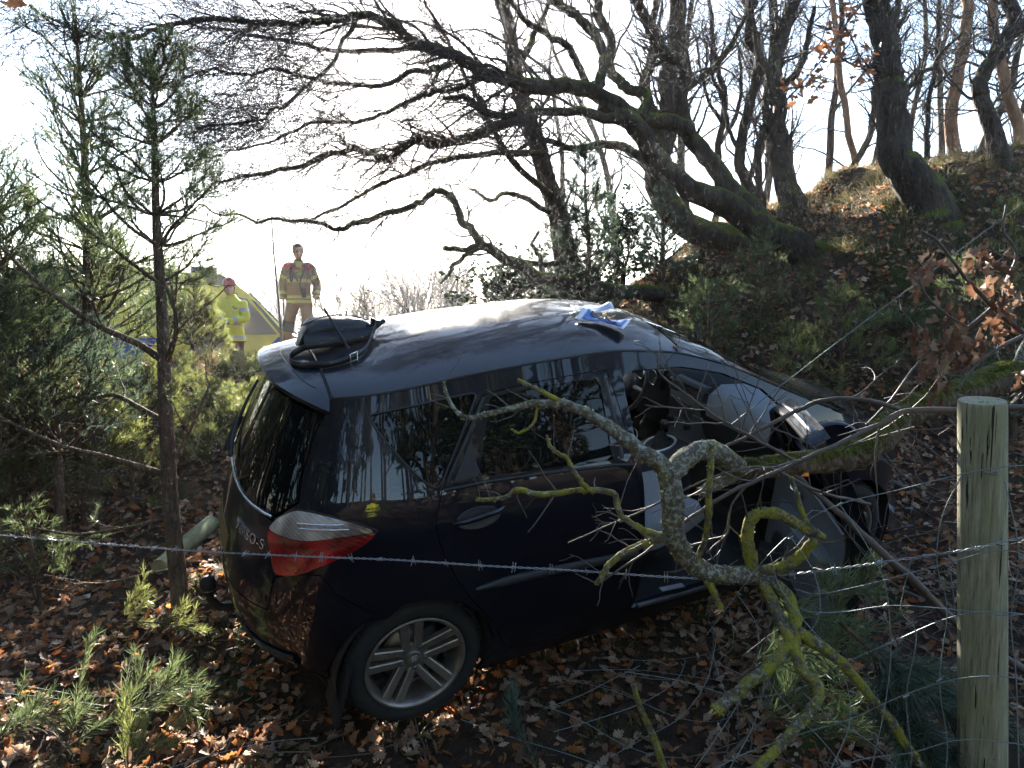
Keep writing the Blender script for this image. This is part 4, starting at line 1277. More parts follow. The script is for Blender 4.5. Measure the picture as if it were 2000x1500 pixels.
# ---- oaks and pines along the bank, right of the car
def bank_tree(name, label, stems, tw=(60, .8, 260, .4, 500, .22), mat=None, seed=0, bias=(0, 0, .05), sink=True):
    t = empty(name, at(*stems[0][0][:3]), label, 'tree')
    LS = []
    for i, s in enumerate(stems):
        s = list(s)
        if i == 0 and sink:
            u, v, d, r = s[0]
            s = [(u + (u - s[1][0]) * .5, v + 110, d, r * 1.5), (u + (u - s[1][0]) * .2, v + 40, d, r * 1.2)] + s
        LS.append(limb(t, s, 'trunk' if i == 0 else 'limb', mat, 12 if i == 0 else 8, seed + i))
    twigs(t, LS, *tw, bias=bias, t0=.3)
    put(t)
    return t
bank_tree('oak_tree', 'massive dark oak trunk leaning left on the bank above the post', [
    [(1815,402,7.5,52),(1772,340,7.5,42),(1748,280,7.5,37),(1740,200,7.5,34),(1736,160,7.5,33),(1728,100,7.5,31),(1720,40,7.5,30),(1706,-20,7.5,28),(1690,-90,7.5,22)],
    [(1745,190,7.5,8),(1790,150,7.6,6),(1830,120,7.7,5),(1880,60,7.8,3)]], (40, .9, 200, .45, 380, .22), seed=51)
bank_tree('oak_tree', 'forked dark oak in the middle of the bank skyline', [
    [(1546,392,9.4,30),(1528,320,9.5,24),(1520,260,9.5,22),(1520,200,9.5,21),(1512,160,9.5,20),(1520,100,9.5,19),(1540,40,9.5,17),(1560,-20,9.5,15),(1575,-90,9.5,10)],
    [(1512,150,9.5,12),(1490,110,9.5,10),(1476,70,9.5,9),(1464,10,9.5,7),(1460,-50,9.5,5)],
    [(1514,180,9.5,10),(1560,130,9.5,8),(1576,80,9.5,7),(1590,10,9.5,5)],
    [(1490,450,9.7,10),(1486,380,9.7,9),(1484,288,9.6,9),(1494,250,9.6,8),(1516,236,9.5,7)]], (70, .8, 320, .4, 600, .22), seed=61)
bank_tree('oak_tree', 'narrow wavy oak left of the forked oak on the bank', [
    [(1474,392,10,16),(1448,332,10,13),(1448,280,10,13),(1460,220,10,12),(1476,160,10,12),(1480,112,10,11),(1462,72,10,10),(1464,0,10,9),(1470,-60,10,6)],
    [(1450,300,10,6),(1420,250,10,5),(1410,190,10,5),(1390,130,10,4),(1400,60,10,3)]], (60, .8, 260, .4, 500, .22), seed=71)
bank_tree('oak_tree', 'sinuous dark oak at the right edge of the bank', [
    [(1956,316,8.2,26),(1940,260,8.2,20),(1920,200,8.2,19),(1916,160,8.2,18),(1940,120,8.2,18),(1968,80,8.2,17),(1984,40,8.2,16),(1960,-10,8.2,14),(1930,-80,8.2,10)],
    [(1990,300,8.2,7),(1940,310,8.2,5),(1900,318,8.2,4),(1860,322,8.1,3)]], (50, .8, 220, .4, 420, .22), seed=81)
bank_tree('oak_tree', 'thin twin-stemmed oak between the bent oak and the wavy oak', [
    [(1394,440,10.6,9),(1404,320,10.6,8),(1408,256,10.6,8),(1416,180,10.6,7),(1400,120,10.6,6),(1392,40,10.6,5),(1380,-40,10.6,4)],
    [(1406,280,10.6,6),(1440,220,10.7,5),(1450,150,10.7,4),(1440,80,10.7,3)],
    [(1410,240,10.6,5),(1376,180,10.6,4),(1366,110,10.6,3),(1350,40,10.6,2)]], (80, .75, 360, .38, 600, .2), seed=91)
bank_tree('oak_tree', 'leaning forked sapling trunk between the forked oak and the massive oak', [
    [(1644,352,11,9),(1688,288,11,8),(1704,230,11,7),(1712,160,11,6),(1740,90,11,5),(1770,10,11,4)],
    [(1700,430,11.4,17),(1708,350,11.4,15),(1722,280,11.4,13),(1736,220,11.4,11),(1740,120,11.4,9),(1750,0,11.4,8)]], (70, .9, 320, .45, 600, .22), seed=101)
bank_tree('oak_tree', 'thin straight dark sapling right of the massive oak', [
    [(1808,346,9.5,7),(1816,240,9.5,6),(1826,140,9.5,5.5),(1840,0,9.5,5),(1850,-60,9.5,3)],
    [(1826,170,9.5,4),(1870,120,9.5,3),(1910,40,9.5,2)]], (50, .8, 220, .4, 400, .2), seed=111)

# ---- needles
def needles(mb, P, per_m, ln=.055, wd=.0030, t0=0.0, spread=.62, cols=((.035, .065, .024), (.06, .09, .05)), cup=0.25, tipgreen=None):
    "needles along polylines P (m, n, 3), one slim blade each"
    m, n, _ = P.shape
    seg = np.linalg.norm(np.diff(P, axis=1), axis=2)
    L = seg.sum(1) * (1 - t0)
    cnt = np.maximum(3, (L * per_m * rng.uniform(.7, 1.2, m))).astype(int)
    idx = np.repeat(np.arange(m), cnt)
    k = len(idx)
    t = t0 + (1 - t0) * rng.random(k)
    x = t * (n - 1); i = np.minimum(x.astype(int), n - 2); fr = (x - i)[:, None]
    p = P[idx, i] * (1 - fr) + P[idx, i + 1] * fr
    d = unit(P[idx, i + 1] - P[idx, i])
    perp = unit(np.cross(d, rng.normal(size=(k, 3))))
    a = rng.normal(spread, .18, k)[:, None]
    v = unit(d * np.cos(a) + perp * np.sin(a) + np.array([0, 0, .12]))
    ll = (ln * rng.uniform(.65, 1.15, k))[:, None]
    s = unit(np.cross(v, rng.normal(size=(k, 3)))) * wd * .5
    mid = p + v * ll * .55
    tip = p + v * ll + perp * ll * cup * -.3
    V = np.stack([p - s * .6, p + s * .6, mid + s, tip, mid - s], 1)
    F = np.array([(0, 1, 2), (0, 2, 4), (4, 2, 3)])
    if wd >= .003:
        V = np.stack([p - s, p + s, tip], 1); F = np.array([(0, 1, 2)])
    nv = V.shape[1]
    c0, c1 = np.array(cols[0]), np.array(cols[1])
    shoot = rng.random(m)[idx][:, None] * .6 + rng.random((k, 1)) * .4
    C = (c0 + (c1 - c0) * shoot) * rng.uniform(.7, 1.25, (k, 1))
    mb.add(V.reshape(-1, 3), (F[None] + (np.arange(k) * nv)[:, None, None]).reshape(-1, 3), np.repeat(C, nv, 0))

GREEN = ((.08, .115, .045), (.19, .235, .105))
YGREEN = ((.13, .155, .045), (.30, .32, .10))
BLUEG = ((.045, .075, .048), (.10, .14, .10))
def pine(label, foot, topp, rad, whorls, blen, nb=5, per_m=240, group=None, cols=GREEN, bare=.45, side=6, lean=0.0, n_len=.055, trunkP=None, name='pine_tree', wd=.0030, elev=(.15, .75), third=1.1):
    t = empty(name, foot, label, 'tree', group)
    foot = np.asarray(foot, float); topp = np.asarray(topp, float)
    if trunkP is None:
        s = np.linspace(0, 1, 12)[:, None]
        TP = foot * (1 - s) + topp * s + np.stack([vnoise(s[:, 0] * 3 + foot[0] * 7, 0 * s[:, 0], 5), vnoise(s[:, 0] * 3, 0 * s[:, 0] + foot[1] * 5, 6), 0 * s[:, 0]], 1) * .12 * np.linalg.norm(topp - foot) * .3
        TP[0] = foot - (0, 0, .08)
    else:
        TP = trunkP
    TR = np.linspace(rad, max(.006, rad * .12), len(TP))
    bumpy(TP, TR, 9, .06, int(foot[0] * 13) % 50).build('trunk', M_YPINE, t)
    Ltot = len(TP) - 1
    br, brr = [], []
    for w in whorls:
        x = w * Ltot; i = min(int(x), Ltot - 1); p = TP[i] + (TP[i + 1] - TP[i]) * (x - i)
        ax = unit(TP[i + 1] - TP[i])
        a0 = rng.uniform(0, 6.28)
        k = max(2, int(round(nb * rng.uniform(.7, 1.3))))
        for b in range(k):
            a = a0 + b * 6.283 / k + rng.uniform(-.35, .35)
            el = rng.uniform(*elev) + .5 * max(0, w - .75) * 4 * .6
            L = blen(w) * rng.uniform(.6, 1.15)
            d = np.array([math.cos(a) * math.cos(el), math.sin(a) * math.cos(el), math.sin(el)])
            pts = [p]
            q = p.copy()
            for _ in range(8):
                d = unit(d + rng.normal(size=3) * .10 + np.array([0, 0, .06]))
                q = q + d * L / 8
                pts.append(q)
            br.append(pts); brr.append(np.linspace(min(rad * .35, .006 + .010 * L), .003, 9))
    lead = [TP[int(Ltot * .8)] + (TP[-1] - TP[int(Ltot * .8)]) * s for s in np.linspace(0, 1, 9)]
    br.append(lead); brr.append(np.full(9, .004))
    BP = np.array(br); BR = np.array(brr)
    mb = MB(); mb.add(*tubes(BP[:-1], BR[:-1], 5))
    SP, SR = grow(BP, BR, len(BP) * side, float(np.mean([blen(w) for w in whorls])) * .42, (.45, .9), .10, (0, 0, .10), 6, .6, .4, bare, .98, .006, .0018)
    mb.add(*tubes(SP, SR, 4))
    QP, QR = grow(SP, SR, int(len(SP) * third), float(np.mean([blen(w) for w in whorls])) * .22, (.45, .9), .10, (0, 0, .10), 5, .7, .5, .2, .98, .004, .0015)
    mb.add(*tubes(QP, QR, 3))
    tag(mb.build('branches', M_YPINE, t), kind='stuff')
    nm = MB()
    needles(nm, QP, per_m, n_len, wd, .1, cols=cols)
    needles(nm, BP, per_m, n_len, wd, max(bare, .5), cols=cols)
    needles(nm, SP, per_m, n_len, wd, .2, cols=cols)
    tag(nm.build('needles', M_NEEDLE, t, color=True), kind='stuff')
    put(t)
    return t

# the near young pine with the straight bare stem
TPp, TPr = trace([(356,1205,4.10,18),(350,1150,4.1,17),(335,1000,4.1,16.5),(326,850,4.1,15),(320,700,4.1,14),(316,600,4.1,12),(308,480,4.1,9),(304,380,4.1,7),(301,260,4.1,5),(298,180,4.1,4),(294,112,4.1,3)])
TPq, _ = smooth_path(TPp, TPr, 3)
g = TPq[0].copy(); TPq[0, 2] -= .08
pine('young pine with a straight bare brown stem beside the car', g, TPq[-1], .055, (.965, .93, .90, .86, .82, .78, .72, .66, .60, .54), lambda w: .20 + .66 * (1 - w) + (.12 if w < .7 else 0), 6, 330, cols=GREEN, bare=.42, side=8, trunkP=TPq, elev=(.05, .5), wd=.0032)
# its long bare lower branches
NP = bpy.data.objects['pine_tree']
for i, pts in enumerate([[(318,925,4.1,7),(250,905,4.0,6),(190,888,3.9,5),(130,874,3.8,4.5),(60,845,3.7,4),(-20,805,3.6,3.5)],
                         [(318,822,4.1,6),(270,795,4.2,5),(225,772,4.3,4),(180,778,4.4,3),(120,772,4.5,2)],
                         [(322,930,4.1,4),(360,860,4.2,3.5),(390,800,4.2,3),(412,745,4.3,2)],
                         [(316,702,4.1,8),(270,672,4.1,6.5),(210,645,4.0,6),(150,610,3.9,5),(60,540,3.8,4),(0,480,3.8,3)],
                         [(326,705,4.1,6),(342,660,4.0,5),(345,620,4.0,4.5),(336,590,4.0,4),(325,560,4.05,3)],
                         [(334,1010,4.1,4),(250,1030,4.0,3),(150,1044,3.9,2.5),(60,1030,3.8,2)],
                         [(345,1110,4.1,3),(270,1125,4.0,2.5),(190,1140,3.95,2),(110,1128,3.9,1.5)],
                         [(350,1160,4.1,3),(366,1190,4.0,2.5),(350,1205,3.9,2)]]):
    P, r = trace(pts); P, r = smooth_path(P, r, 4)
    o = MB().tube(P, r, 7).build('bare_branch', M_YPINE, NP)
    P1, r1 = resample(P, r, 12)
    SP, SR = grow(P1[None], r1[None], 7, .45, (.4, .9), .2, (0, 0, .03), 6, .6, .4, .3, 1, .006, .0015)
    mb = MB(); mb.add(*tubes(SP, SR, 4)); tag(mb.build('side_twigs', M_YPINE, o), kind='stuff')
    if i in (0, 1, 2, 3, 5):
        mb = MB(); needles(mb, SP, 260, .055, .003, .45, cols=GREEN); tag(mb.build('needles', M_NEEDLE, o, color=True), kind='stuff')
for o in NP.children:
    o.matrix_parent_inverse = Matrix.Translation(-Vector(g))

def pine_at(u, d, vtop, label, rad=.06, nw=9, bl=.9, nb=5, per_m=230, cols=GREEN, group=None, w0=.15, side=6, bare=.4, n_len=.055, drop=0.0, wd=.0034):
    x = (u - 1000) / FPX * d
    y = d * math.cos(PITCH)
    f = gpt(x, y)
    tp = at(u + rng.uniform(-6, 6), vtop, d)
    return pine(label, f, (tp[0], f[1] + rng.uniform(-.1, .1), tp[2]), rad, list(np.linspace(w0, .95, nw)), lambda w: bl * (.22 + .9 * (1 - w)), nb, per_m, group, cols, bare, side, wd=wd, n_len=n_len)
pine_at(165, 5.4, 55, 'tall open-topped young pine behind the near one', .07, 12, 1.1, 8, 250, side=7, w0=.40)
pine_at(15, 5.2, 330, 'dense bushy young pine at the left edge', .06, 12, 1.1, 8, 240, side=7, w0=.36)
pine_at(-70, 4.2, 420, 'young pine reaching in from beyond the left edge', .06, 12, 1.2, 8, 230, side=7, w0=.36)
pine_at(205, 6.6, 470, 'broad young pine filling the gap left of the near stem', .05, 10, .95, 7, 230, side=7, w0=.40)
pine_at(95, 4.7, 560, 'low dark young pine under the tall one', .04, 10, .95, 8, 250, BLUEG, side=7, w0=.40)
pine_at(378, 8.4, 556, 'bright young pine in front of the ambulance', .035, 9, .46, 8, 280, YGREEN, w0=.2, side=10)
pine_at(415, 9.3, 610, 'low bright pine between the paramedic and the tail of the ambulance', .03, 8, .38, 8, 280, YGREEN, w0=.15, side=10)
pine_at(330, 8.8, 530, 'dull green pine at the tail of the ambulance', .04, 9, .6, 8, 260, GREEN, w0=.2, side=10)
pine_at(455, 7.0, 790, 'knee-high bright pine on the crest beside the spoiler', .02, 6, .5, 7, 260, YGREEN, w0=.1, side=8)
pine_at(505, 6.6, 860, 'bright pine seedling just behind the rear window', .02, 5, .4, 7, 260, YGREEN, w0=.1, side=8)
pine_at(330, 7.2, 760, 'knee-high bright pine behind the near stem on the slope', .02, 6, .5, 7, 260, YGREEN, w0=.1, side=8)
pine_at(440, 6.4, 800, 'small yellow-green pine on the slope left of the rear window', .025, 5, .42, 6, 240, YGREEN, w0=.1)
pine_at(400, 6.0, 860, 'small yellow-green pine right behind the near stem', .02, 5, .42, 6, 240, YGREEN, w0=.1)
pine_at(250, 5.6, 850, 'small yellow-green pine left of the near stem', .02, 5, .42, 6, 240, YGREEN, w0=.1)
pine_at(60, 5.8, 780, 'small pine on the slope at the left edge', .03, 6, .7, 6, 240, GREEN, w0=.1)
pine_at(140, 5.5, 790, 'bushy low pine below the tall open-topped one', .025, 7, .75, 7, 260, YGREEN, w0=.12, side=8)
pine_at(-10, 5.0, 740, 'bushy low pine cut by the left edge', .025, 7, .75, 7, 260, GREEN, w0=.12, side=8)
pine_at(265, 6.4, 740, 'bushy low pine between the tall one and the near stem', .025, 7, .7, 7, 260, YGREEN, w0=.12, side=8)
pine_at(480, 8.0, 745, 'seedling pine on the crest below the paramedic', .02, 5, .4, 6, 220, YGREEN, w0=.1)
pine_at(60, 4.1, 1000, 'seedling pine on the leaf litter at the left edge', .016, 5, .42, 5, 220, GREEN, w0=.1, side=4)

# ---- scrub pines and evergreens behind the car and on the bank
pine_at(1150, 8.6, 300, 'pale hazy young pine behind the car roof', .05, 13, .62, 8, 260, BLUEG, w0=.1, wd=.0045, side=9)
pine_at(1085, 9.6, 440, 'low soft pine behind the middle of the car roof', .04, 8, .6, 8, 240, BLUEG, w0=.1, wd=.0045, side=8)
pine_at(1290, 9.2, 380, 'young pine against the bent oak trunk', .05, 10, .5, 8, 260, BLUEG, w0=.1, wd=.0045, side=8)
pine_at(1480, 7.6, 470, 'young pine under the leaning oak on the bank', .03, 6, .5, 6, 240, GREEN, w0=.1)
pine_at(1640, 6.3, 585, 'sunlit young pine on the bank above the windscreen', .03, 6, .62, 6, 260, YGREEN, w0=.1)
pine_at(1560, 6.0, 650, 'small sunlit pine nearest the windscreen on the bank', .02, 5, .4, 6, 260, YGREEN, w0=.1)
pine_at(1380, 7.0, 560, 'small dark pine on the bank behind the car roof', .03, 6, .6, 6, 240, GREEN, w0=.1)
pine_at(1985, 5.6, 410, 'young pine at the right edge above the brown oak leaves', .03, 6, .45, 6, 240, YGREEN, w0=.1)
pine_at(1880, 5.6, 520, 'young pine behind the brown oak leaves', .03, 6, .5, 6, 240, GREEN, w0=.1)
pine_at(1760, 6.6, 640, 'low pine on the bank left of the brown oak leaves', .02, 5, .5, 6, 240, GREEN, w0=.1)

# ---- Scots pines standing on the bank, foliage above
def scots(label, pts, seed):
    t = empty('scots_pine', at(*pts[0][:3]), label, 'tree', 'Scots pines on the bank')
    u, v, d, r = pts[0]
    P, R_ = limb(t, [(u, v + 110, d, r * 1.25), (u, v + 50, d, r * 1.1)] + pts, 'trunk', M_PINEB, 12, seed)
    P1, r1 = resample(P, R_, 30)
    BP, BR = grow(P1[None], r1[None], 26, 1.1, (.9, 1.5), .22, (0, 0, .02), 8, .3, .3, .35, 1, .02, .004)
    SP, SR = grow(BP, BR, 150, .4, (.4, .9), .2, (0, 0, .06), 6, .6, .5, .3, 1, .006, .0025)
    mb = MB(); mb.add(*tubes(BP, BR, 5)); mb.add(*tubes(SP, SR, 4)); tag(mb.build('branches', M_TWIG, t), kind='stuff')
    mb = MB(); needles(mb, SP[:110], 150, .07, .006, .35, cols=BLUEG); tag(mb.build('needles', M_NEEDLE, t, color=True), kind='stuff')
    put(t)
scots('straight orange-barked pine trunk right of the massive oak', [(1864,310,11,15),(1860,220,11,15),(1872,120,11,14),(1888,20,11,13),(1905,-90,11,11)], 201)
scots('orange-barked pine trunk leaning left at the right edge', [(1996,290,10,14),(1972,180,10,13),(1950,80,10,12),(1935,-20,10,11),(1925,-90,10,9)], 202)
scots('thin orange-barked pine trunk between the forked oak and the massive oak', [(1670,350,12,8),(1658,260,12,8),(1645,180,12,7.5),(1636,80,12,7),(1626,0,12,7),(1620,-80,12,6)], 203)

# ---- holly behind the car
def holly(label, u, v, d, w, h, n, seed):
    c = at(u, v, d)
    f = gpt(c[0], c[1])
    t = empty('holly_bush', f, label, 'bush')
    H = max(.8, c[2] + h - f[2])
    st = []
    for i in range(7):
        a = rng.uniform(0, 6.28)
        q = f.copy(); dd = np.array([math.cos(a) * .45, math.sin(a) * .45, 1.0]); pts = [q]
        for k in range(9):
            dd = unit(dd + rng.normal(size=3) * .15 + np.array([0, 0, .08])); q = q + dd * H / 9 * rng.uniform(.7, 1.05); pts.append(q)
        st.append(pts)
    SP = np.array(st); SR = np.repeat(np.linspace(.022, .006, 10)[None], 7, 0)
    P1, r1 = grow(SP, SR, 110, w * .75, (.6, 1.3), .2, (0, 0, .03), 7, .6, .4, .15, 1, .01, .003)
    P2, r2 = grow(P1, r1, 420, w * .3, (.4, 1.0), .2, (0, 0, .02), 5, .6, .5, .1, 1, .005, .002)
    mb = MB(); mb.add(*tubes(SP, SR, 6)); mb.add(*tubes(P1, r1, 4)); mb.add(*tubes(P2, r2, 3)); tag(mb.build('stems', M_OAK, t), kind='stuff')
    i = rng.integers(0, len(P2), n); j = rng.integers(1, 5, n)
    p = P2[i, j] + rng.normal(size=(n, 3)) * .025
    Rm = rot_frames(rng.normal(size=(n, 3)) + np.array([0, 0, .6]), rng.uniform(0, 6.28, n), .3)
    lf = np.array([(0, -.5, 0), (.24, -.2, .05), (.26, .15, .05), (0, .55, -.03), (-.26, .15, .05), (-.24, -.2, .05)])
    V = np.einsum('kij,kvj->kvi', Rm, lf[None] * rng.uniform(.045, .085, n)[:, None, None]) + p[:, None]
    F = np.array([(0, 1, 2), (0, 2, 3), (0, 3, 4), (0, 4, 5)])
    C = np.array((.02, .035, .014)) * rng.uniform(.6, 1.9, (n, 1))
    mb = MB(); mb.add(V.reshape(-1, 3), (F[None] + (np.arange(n) * 6)[:, None, None]).reshape(-1, 3), np.repeat(C, 6, 0))
    tag(mb.build('foliage', M_HOLLY, t, color=True), kind='stuff')
    put(t)
holly('glossy holly bush behind the middle of the car roof', 1000, 540, 9.6, .75, .30, 2600, 1)
holly('tall glossy holly bush beside the bent oak', 1215, 470, 10.2, .8, .65, 1700, 2)
holly('dark holly bush low behind the front of the car roof', 1120, 560, 9.0, .6, .3, 2000, 3)

# ---- bare thicket beyond the road, far wood
def bare_bush(label, u, d, vtop, w, n=9, seed=0):
    x = (u - 1000) / FPX * d; y = d * math.cos(PITCH); f = gpt(x, y); f[2] -= .1
    H = at(u, vtop, d)[2] - f[2]
    t = empty('bare_shrub', f, label, 'bush', 'bare shrubs beyond the road')
    st = []
    for i in range(n):
        a = rng.uniform(0, 6.28); q = f + np.array([math.cos(a), math.sin(a), 0]) * rng.uniform(0, w * .35); dd = np.array([math.cos(a) * .38 + rng.normal() * .12, math.sin(a) * .38, 1.0]); pts = [q]
        for k in range(11):
            dd = unit(dd + rng.normal(size=3) * .13); q = q + dd * H / 10.5 * rng.uniform(.75, 1.0); pts.append(q)
        st.append(pts)
    SP = np.array(st); SR = np.repeat(np.linspace(.045, .012, 12)[None], n, 0)
    P1, r1 = grow(SP, SR, n * 9, H * .36, (.3, .8), .16, (0, 0, .07), 8, .6, .4, .2, 1, .02, .007)
    P2, r2 = grow(P1, r1, n * 90, H * .18, (.3, .8), .2, (0, 0, .05), 6, .6, .5, .2, 1, .007, .0035)
    mb = MB(); mb.add(*tubes(SP, SR, 6)); tag(mb.build('stems', M_FARTWIG, t), kind='stuff')
    mb = MB(); mb.add(*tubes(P1, r1, 4)); mb.add(*tubes(P2, r2, 3)); tag(mb.build('twigs', M_FARTWIG, t), kind='stuff')
    put(t)
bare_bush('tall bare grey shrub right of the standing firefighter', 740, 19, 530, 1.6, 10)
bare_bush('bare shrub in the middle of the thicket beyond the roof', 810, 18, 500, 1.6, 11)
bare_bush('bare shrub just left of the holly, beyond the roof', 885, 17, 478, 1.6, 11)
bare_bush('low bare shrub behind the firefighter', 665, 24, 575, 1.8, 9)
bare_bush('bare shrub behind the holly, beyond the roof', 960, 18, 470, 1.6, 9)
far = MB()
k = 700
fx = rng.uniform(-75, 60, k); fy = rng.uniform(70, 110, k); fz = np.full(k, -1.45 + CAMZ)
hh = 5.5 + 3.2 * (vnoise(fx * .09, fy * 0, 9) + .5) + rng.uniform(-.8, .8, k)
q = np.stack([fx, fy, fz], 1); pts = [q]
dd = np.tile(np.array([0, 0, 1.0]), (k, 1))
for s in range(7):
    dd = unit(dd + rng.normal(size=(k, 3)) * .08); q = q + dd * (hh / 7)[:, None]; pts.append(q)
FP = np.stack(pts, 1); FR = np.repeat(np.linspace(.11, .03, 8)[None], k, 0)
F1, f1 = grow(FP, FR, 11000, 2.2, (.3, .9), .2, (0, 0, .06), 6, .5, .4, .2, 1, .05, .02)
F2, f2 = grow(F1, f1, 22000, 1.0, (.3, .9), .2, (0, 0, .04), 4, .6, .5, .2, 1, .03, .015)
far.add(*tubes(FP, FR, 4)); far.add(*tubes(F1, f1, 3)); far.add(*tubes(F2, f2, 3))
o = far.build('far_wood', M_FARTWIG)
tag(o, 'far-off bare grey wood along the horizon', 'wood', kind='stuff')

# ---- thin bare trees in the wood behind the bank
def thin_tree(u, d, v0, label):
    b = at(u, v0, d); b[2] = min(b[2], float(gpt(b[0], b[1])[2])) - .1
    t = empty('bare_tree', b, label, 'tree', 'thin bare trees behind the bank')
    q = b.copy(); dv = np.array([rng.normal() * .12, 0, 1.0]); pts = [q]
    for k in range(13):
        dv = unit(dv + rng.normal(size=3) * .12 + np.array([0, 0, .1])); q = q + dv * .55; pts.append(q)
    P = np.array(pts); r = np.linspace(rng.uniform(.05, .10), .02, 14); Ps, rs = smooth_path(P, r, 3)
    MB().tube(Ps, rs, 7).build('trunk', M_OAK, t)
    P0, r0 = stack([(Ps, rs)], 26)
    P1, r1 = grow(P0, r0, 26, 1.7, (.35, 1.0), .17, (0, 0, .05), 10, .5, .25, .12, 1, .03, .004)
    P2, r2 = grow(P1, r1, 210, .8, (.35, 1.0), .24, (0, 0, .03), 8, .5, .35, .1, 1, .009, .0026)
    P3, r3 = grow(P2, r2, 800, .36, (.3, 1.0), .28, (0, 0, .02), 5, .6, .5, .1, 1, .004, .0022)
    mb = MB(); mb.add(*tubes(P1, r1, 4)); mb.add(*tubes(P2, r2, 3)); mb.add(*tubes(P3, r3, 3))
    tag(mb.build('twigs', M_TWIG, t), kind='stuff'); put(t)
for u, d, v, lab in ((1360, 12.5, 440, 'thin bare tree seen right of the bent oak trunk'), (1430, 14, 420, 'thin bare tree behind the narrow wavy oak'), (1500, 13, 380, 'thin bare tree directly behind the forked oak'),
                     (1575, 14, 360, 'thin bare tree just right of the forked oak'), (1610, 12.5, 350, 'thin bare tree left of the thin orange pine trunk'), (1680, 15, 350, 'thin bare tree right of the thin orange pine trunk'),
                     (1770, 13, 345, 'thin bare tree behind the massive leaning oak'), (1840, 14.5, 335, 'thin bare tree left of the straight orange pine trunk'), (1905, 13, 325, 'thin bare tree right of the straight orange pine trunk'),
                     (1975, 14, 315, 'thin bare tree behind the sinuous oak at the right edge'), (1220, 14, 470, 'thin bare tree far behind the tall holly'), (1120, 15, 480, 'thin bare tree far behind the pale hazy pine'),
                     (1545, 16, 370, 'farthest thin bare tree behind the forked oak'), (1720, 17, 345, 'farthest thin bare tree left of the massive leaning oak')):
    thin_tree(u, d, v, lab)

# ---- the wood behind the photographer (it darkens the car's flank)
bk = MB(); k = 130
bx = rng.uniform(-20, 20, k); by = rng.uniform(-14, -5, k); bz = ground(bx, by) - .2; hh = rng.uniform(7, 11, k)
lf = rng.random(k) < .48
by = np.where(lf, rng.uniform(-7, 12, k), by); bx = np.where(lf, -(.78 * np.maximum(by, 0) + rng.uniform(4.5, 10, k)), bx); bz = ground(bx, by) - .2; hh = np.where(lf, rng.uniform(5, 9, k), hh)
q = np.stack([bx, by, bz], 1); pts = [q]; dd = np.tile(np.array([0, 0, 1.0]), (k, 1))
for s_ in range(9):
    dd = unit(dd + rng.normal(size=(k, 3)) * .07); q = q + dd * (hh / 9)[:, None]; pts.append(q)
FP = np.stack(pts, 1); FR = np.repeat(np.linspace(.17, .03, 10)[None], k, 0)
F1, f1 = grow(FP, FR, 1900, 2.1, (.5, 1.2), .2, (0, 0, .04), 7, .4, .4, .12, 1, .05, .012)
F2, f2 = grow(F1, f1, 8600, .9, (.4, 1.0), .2, (0, 0, .03), 5, .5, .5, .1, 1, .02, .008)
bk.add(*tubes(FP, FR, 7)); bk.add(*tubes(F1, f1, 4)); bk.add(*tubes(F2, f2, 3))
o = bk.build('back_wood', M_OAK); tag(o, 'bare wood standing behind the photographer', 'wood', kind='stuff')
bn = MB(); needles(bn, F2, 34, .34, .15, .1, cols=((.03,.045,.02),(.06,.075,.035)))
o = bn.build('back_evergreens', M_NEEDLE, color=True); tag(o, 'evergreen foliage in the wood behind the photographer', 'wood', kind='stuff')

# ================================================================== THINGS ON THE CAR ROOF
def car_top(x, y, o=0.0):
    return car(top(np.array([(x, y)]), o)[0])
M_LEATHER = plain('black_leather', (.012, .012, .015), .38, .25, 35, .35)
bagc = car_top(-.085, .02)
BAG = empty('shoulder_bag', bagc, 'black leather shoulder bag lying on the rear of the car roof', 'bag')
BAG.matrix_world = Matrix([[*CAR_R[:, i], bagc[i]] for i in range(3)] + [[0, 0, 0, 1]])
mb = MB(); rings = []
for t in np.linspace(0, 1, 15):
    x = -.165 + .33 * t
    e = (1 - abs(2 * t - 1) ** 3.2) ** .5
    a = np.linspace(0, 2 * np.pi, 22, endpoint=False)
    ry = .085 * (.55 + .45 * e); rz = .066 * (.45 + .55 * e) * (1 - .25 * t)
    yy = np.sign(np.cos(a)) * np.abs(np.cos(a)) ** .8 * ry
    zz = np.sign(np.sin(a)) * np.abs(np.sin(a)) ** .75 * rz
    sag = .012 * vnoise(a * 2 + t * 9, a * 0 + t * 5, 3)
    rings.append(np.c_[0 * a + x + .015 * np.sin(a), yy + sag, np.maximum(zz + rz + sag, 0.004)])
mb.loft(rings); mb.build('bag_body', M_LEATHER, BAG)
mb = MB(); rings = []
for t in np.linspace(-1, 1, 13):
    rings.append(np.array([(t * .15, -.09, .07), (t * .15, -.097, .075), (t * .155, -.108, .02), (t * .15, -.11, .004), (t * .15, -.10, .004), (t * .155, -.09, .03)]))
mb.loft(rings); mb.build('front_flap', M_LEATHER, BAG)
mb = MB(); s_ = np.linspace(-.15, .15, 14); mb.tube(np.c_[s_, 0 * s_ - .02, .125 - .035 * (s_ / .15) ** 2 + .004], .004, 6); mb.build('zip', M_STEEL, BAG)
def ribbon(P, w, t, up):
    P = np.asarray(P, float); tg = unit(np.gradient(P, axis=0)); sd = np.asarray(up, float)
    if sd.ndim == 1: sd = np.tile(sd, (len(P), 1))
    sd = unit(sd - tg * (sd * tg).sum(1)[:, None]); nn = np.cross(tg, sd)
    return [np.array([p - a * w - b * t, p + a * w - b * t, p + a * w + b * t, p - a * w + b * t]) for p, a, b in zip(P, sd, nn)]
def on_bag(x, y, z):   # car coordinates over the roof -> bag frame
    return np.array([x + .085, y - .02, float(carH(x, y)) - float(carH(-.085, .02)) + z])
